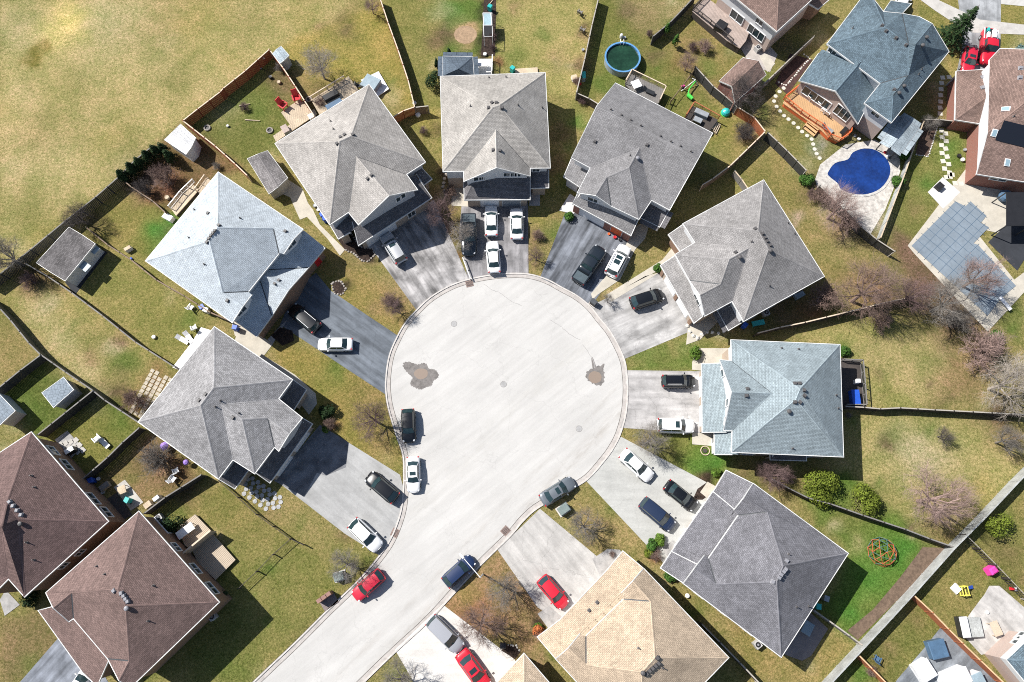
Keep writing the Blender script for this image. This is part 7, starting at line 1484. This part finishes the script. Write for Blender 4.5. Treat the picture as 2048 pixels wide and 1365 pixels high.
# fire pit rings and logs
for px, py, lb in ((415, 257, 'round fire pit of pale stones on the left lawn'), (540, 262, 'dark round planter ring near the cedar fence deck'), (618, 200, 'small planter by the red chairs')):
    g = G(px, py); r = thing('fire_pit', lb, 'fire pit', (g.x, g.y, 0)); mb = MB(); mb.path([Vector((.42*math.cos(k*.524), .42*math.sin(k*.524), .12)) for k in range(12)], .11, closed=True); mb.build('ring', grock, r, local=True); mb = MB(); mb.lathe((0, 0, 0), [(.36, 0), (.3, .06)], 12); mb.build('ash', M['black'], r, local=True)
for a in ((490, 240, 520, 242, 'thin pale log lying on the left lawn'), (478, 212, 500, 208, 'curved pale stick on the upper left lawn'), (985, 2, 975, 14, 'pale logs at the top edge bed')):
    A, B = G(a[0], a[1], .1), G(a[2], a[3], .1); mb = MB(); mb.tube(A, B, .09, .05, 7); tag(mb.build('log', M['pale_wood']), a[4], 'log')
for px, py, rad, lb, m_ in ((307, 674, .28, 'small white ball pot on the lawn', 'white_plastic'), (261, 517, .2, 'small blue pot by the low fence', 'blue'), (372, 1030, .0, '', ''), (700, 465, .25, 'white pot at the garage bed', 'white_plastic'), (1375, 1192, .28, 'white lantern in the grass between two roofs', 'white_plastic'), (1622, 1088, .38, 'white dish at the dark grey roof edge', 'white_plastic'), (2006, 395, .9, 'round teal grey kettle cover by the brick terrace', 'spa_blue'), (970, 108, .3, 'white heart shaped pot by the gazebo', 'white_plastic'), (1018, 402, .0, '', ''), (829, 206, .3, 'white pot at the cedar fence corner', 'white_plastic'), (836, 230, .4, 'white stump left of the top house', 'white_plastic')):
    if rad:
        g = G(px, py, .3); z = 0; r = thing('garden_pot', lb, 'pot', (g.x, g.y, 0)); mb = MB(); mb.lathe((0, 0, 0), [(rad*.7, 0), (rad, rad*.8), (rad*.85, rad*1.2), (rad*.2, rad*1.35)], 12); mb.build('bowl', M[m_], r, local=True); mb = MB(); mb.lathe((0, 0, 0), [(rad*.5, 0), (rad*.75, .04)], 10); mb.build('foot', M['grey_metal'], r, local=True)
for a in ((486, 213, 15, 'brown', 'brown brush pile on the upper left lawn'), (432, 330, 14, 'grey', 'grey twig heap at the end of the cedar fence'), (1165, 200, 15, 'brown', 'brown weeds at the fence corner by the top house'), (985, 72, 15, 'brown', 'brown shrub beside the greenhouse'), (985, 92, 12, 'brown', 'small brown shrub in the mulch bed behind the top house'), (1385, 92, 20, 'brown', 'brown shrub on the lawn left of the pink deck'), (895, 260, 12, 'grey', 'grey shrub at the wall of the top house'), (550, 640, 0, 'brown', ''), (1250, 1112, 9, 'brown', 'small brown shrub beside the paved corner'), (1625, 385, 16, 'brown', 'brown shrub under the green bush'), (1575, 955, 18, 'brown', 'brown shrub at the end of the dark fence'), (1700, 830, 10, 'grey', 'small grey shrub at the fence behind the light blue house'), (1745, 1345, 16, 'red', 'reddish brush by the orange capped fence'), (845, 260, 14, 'brown', 'brown shrub between the two top left houses'), (1295, 585, 0, 'brown', '')):
    if a[2]: tree(*a, shrub=True, seed=i_); i_ += 1
for px, py, rad, lb, m_ in ((455, 252, .22, 'small white stone pot on the left lawn', 'trim'), (528, 118, .28, 'white pot in the shade of the orange fence', 'white_plastic'), (521, 136, .2, 'small grey pot in the shade of the orange fence', 'grey_metal'), (558, 165, .3, 'pale tree stump near the cedar side fence', 'pale_wood'), (541, 155, .3, 'black tub near the orange fence corner', 'black'), (630, 412, .3, 'grey garden pot on the side path', 'grey_metal'), (636, 420, .22, 'white garden pot on the side path', 'white_plastic'), (1166, 100, .25, 'grey pot by the long top fence', 'grey_metal'), (1160, 168, .25, 'red pot by the long top fence', 'red'), (1210, 470, .0, '', 'red'), (1230, 475, .25, 'red pot in front of the orange garage door', 'red'), (1218, 468, .2, 'orange pot in front of the orange garage door', 'orange'), (1240, 480, .22, 'dark pot at the end of the garage door', 'black'), (1420, 905, .0, '', 'red'), (1718, 278, .25, 'white pot beside the orange deck corner', 'white_plastic'), (1710, 272, .22, 'grey pot beside the orange deck corner', 'grey_metal'), (1770, 305, .22, 'red pot under the metal gazebo', 'red'), (1776, 312, .22, 'white pot under the metal gazebo', 'white_plastic'), (1930, 300, .25, 'grey pot beside the brick house wall', 'grey_metal'), (1925, 320, .3, 'white planter beside the brick house wall', 'white_plastic'), (1918, 312, .3, 'black planter beside the brick house wall', 'black'), (197, 958, .25, 'white pot beside the blue bin', 'white_plastic'), (206, 985, .25, 'grey pot behind the brown house', 'grey_metal'), (1975, 1225, .2, 'white pot on the pale patio', 'white_plastic'), (1490, 128, .22, 'grey pot beside the brown shed', 'grey_metal'), (1420, 262, .0, '', 'red'), (1410, 235, .2, 'small white pot on the sofa deck edge', 'white_plastic'), (340, 410, .0, '', 'red'), (335, 396, .35, 'pale stone heap above the icy blue roof', 'pale_wood'), (12, 775, .3, 'white crate by the charcoal fence at the left edge', 'white_plastic'), (1302, 183, .0, '', 'red'), (1290, 192, .18, 'white ring pot on the weathered deck', 'white_plastic')):
    if rad:
        g = G(px, py, .2); r = thing('garden_pot', lb, 'pot', (g.x, g.y, 0), random.uniform(0, 6)); mb = MB(); mb.lathe((0, 0, 0), [(rad*.7, 0), (rad, rad*.9), (rad*.85, rad*1.3), (rad*.5, rad*1.2)], 10); mb.build('bowl', M[m_], r, local=True); mb = MB(); mb.lathe((0, 0, 0), [(rad*.5, 0), (rad*.75, .04)], 10); mb.build('foot', M['grey_metal'], r, local=True)
# black pergola and awning over the asphalt court
q = pts('2013 385 2062 385 2062 452 2013 452', 3.0); r = thing('carport', 'black carport with curved rail at the right edge', 'carport', (q[0].x, q[0].y, 0)); mb = MB(); mb.prism(q, 2.9, 3.0); mb.build('roof', M['black'], r); 
for p in q: mb = MB(); mb.box((p.x, p.y, 1.45), (.12, .12, 2.9)); mb.build('post', M['dark_metal'], r)
# letterings in red chalk on the white walk are only small marks: two flat planters instead
for a in ((1133, 424, 1150, 432, 'red brick edging on the white front walk'),):
    A, B = G(a[0], a[1], .1), G(a[2], a[3], .1); mb = MB(); mb.box(((A.x+B.x)/2, (A.y+B.y)/2, .08), ((B-A).length*.5, .2, .12), math.atan2(B.y-A.y, B.x-A.x)); tag(mb.build('brick_edging', M['red']), a[4], 'brick edging')

rocks('1875 253 1866 283 1856 314 1843 312 1831 310', 'pale edging stone of the narrow brown bed by the metal gazebo', 'edging stones of the narrow brown bed', rock, .12)
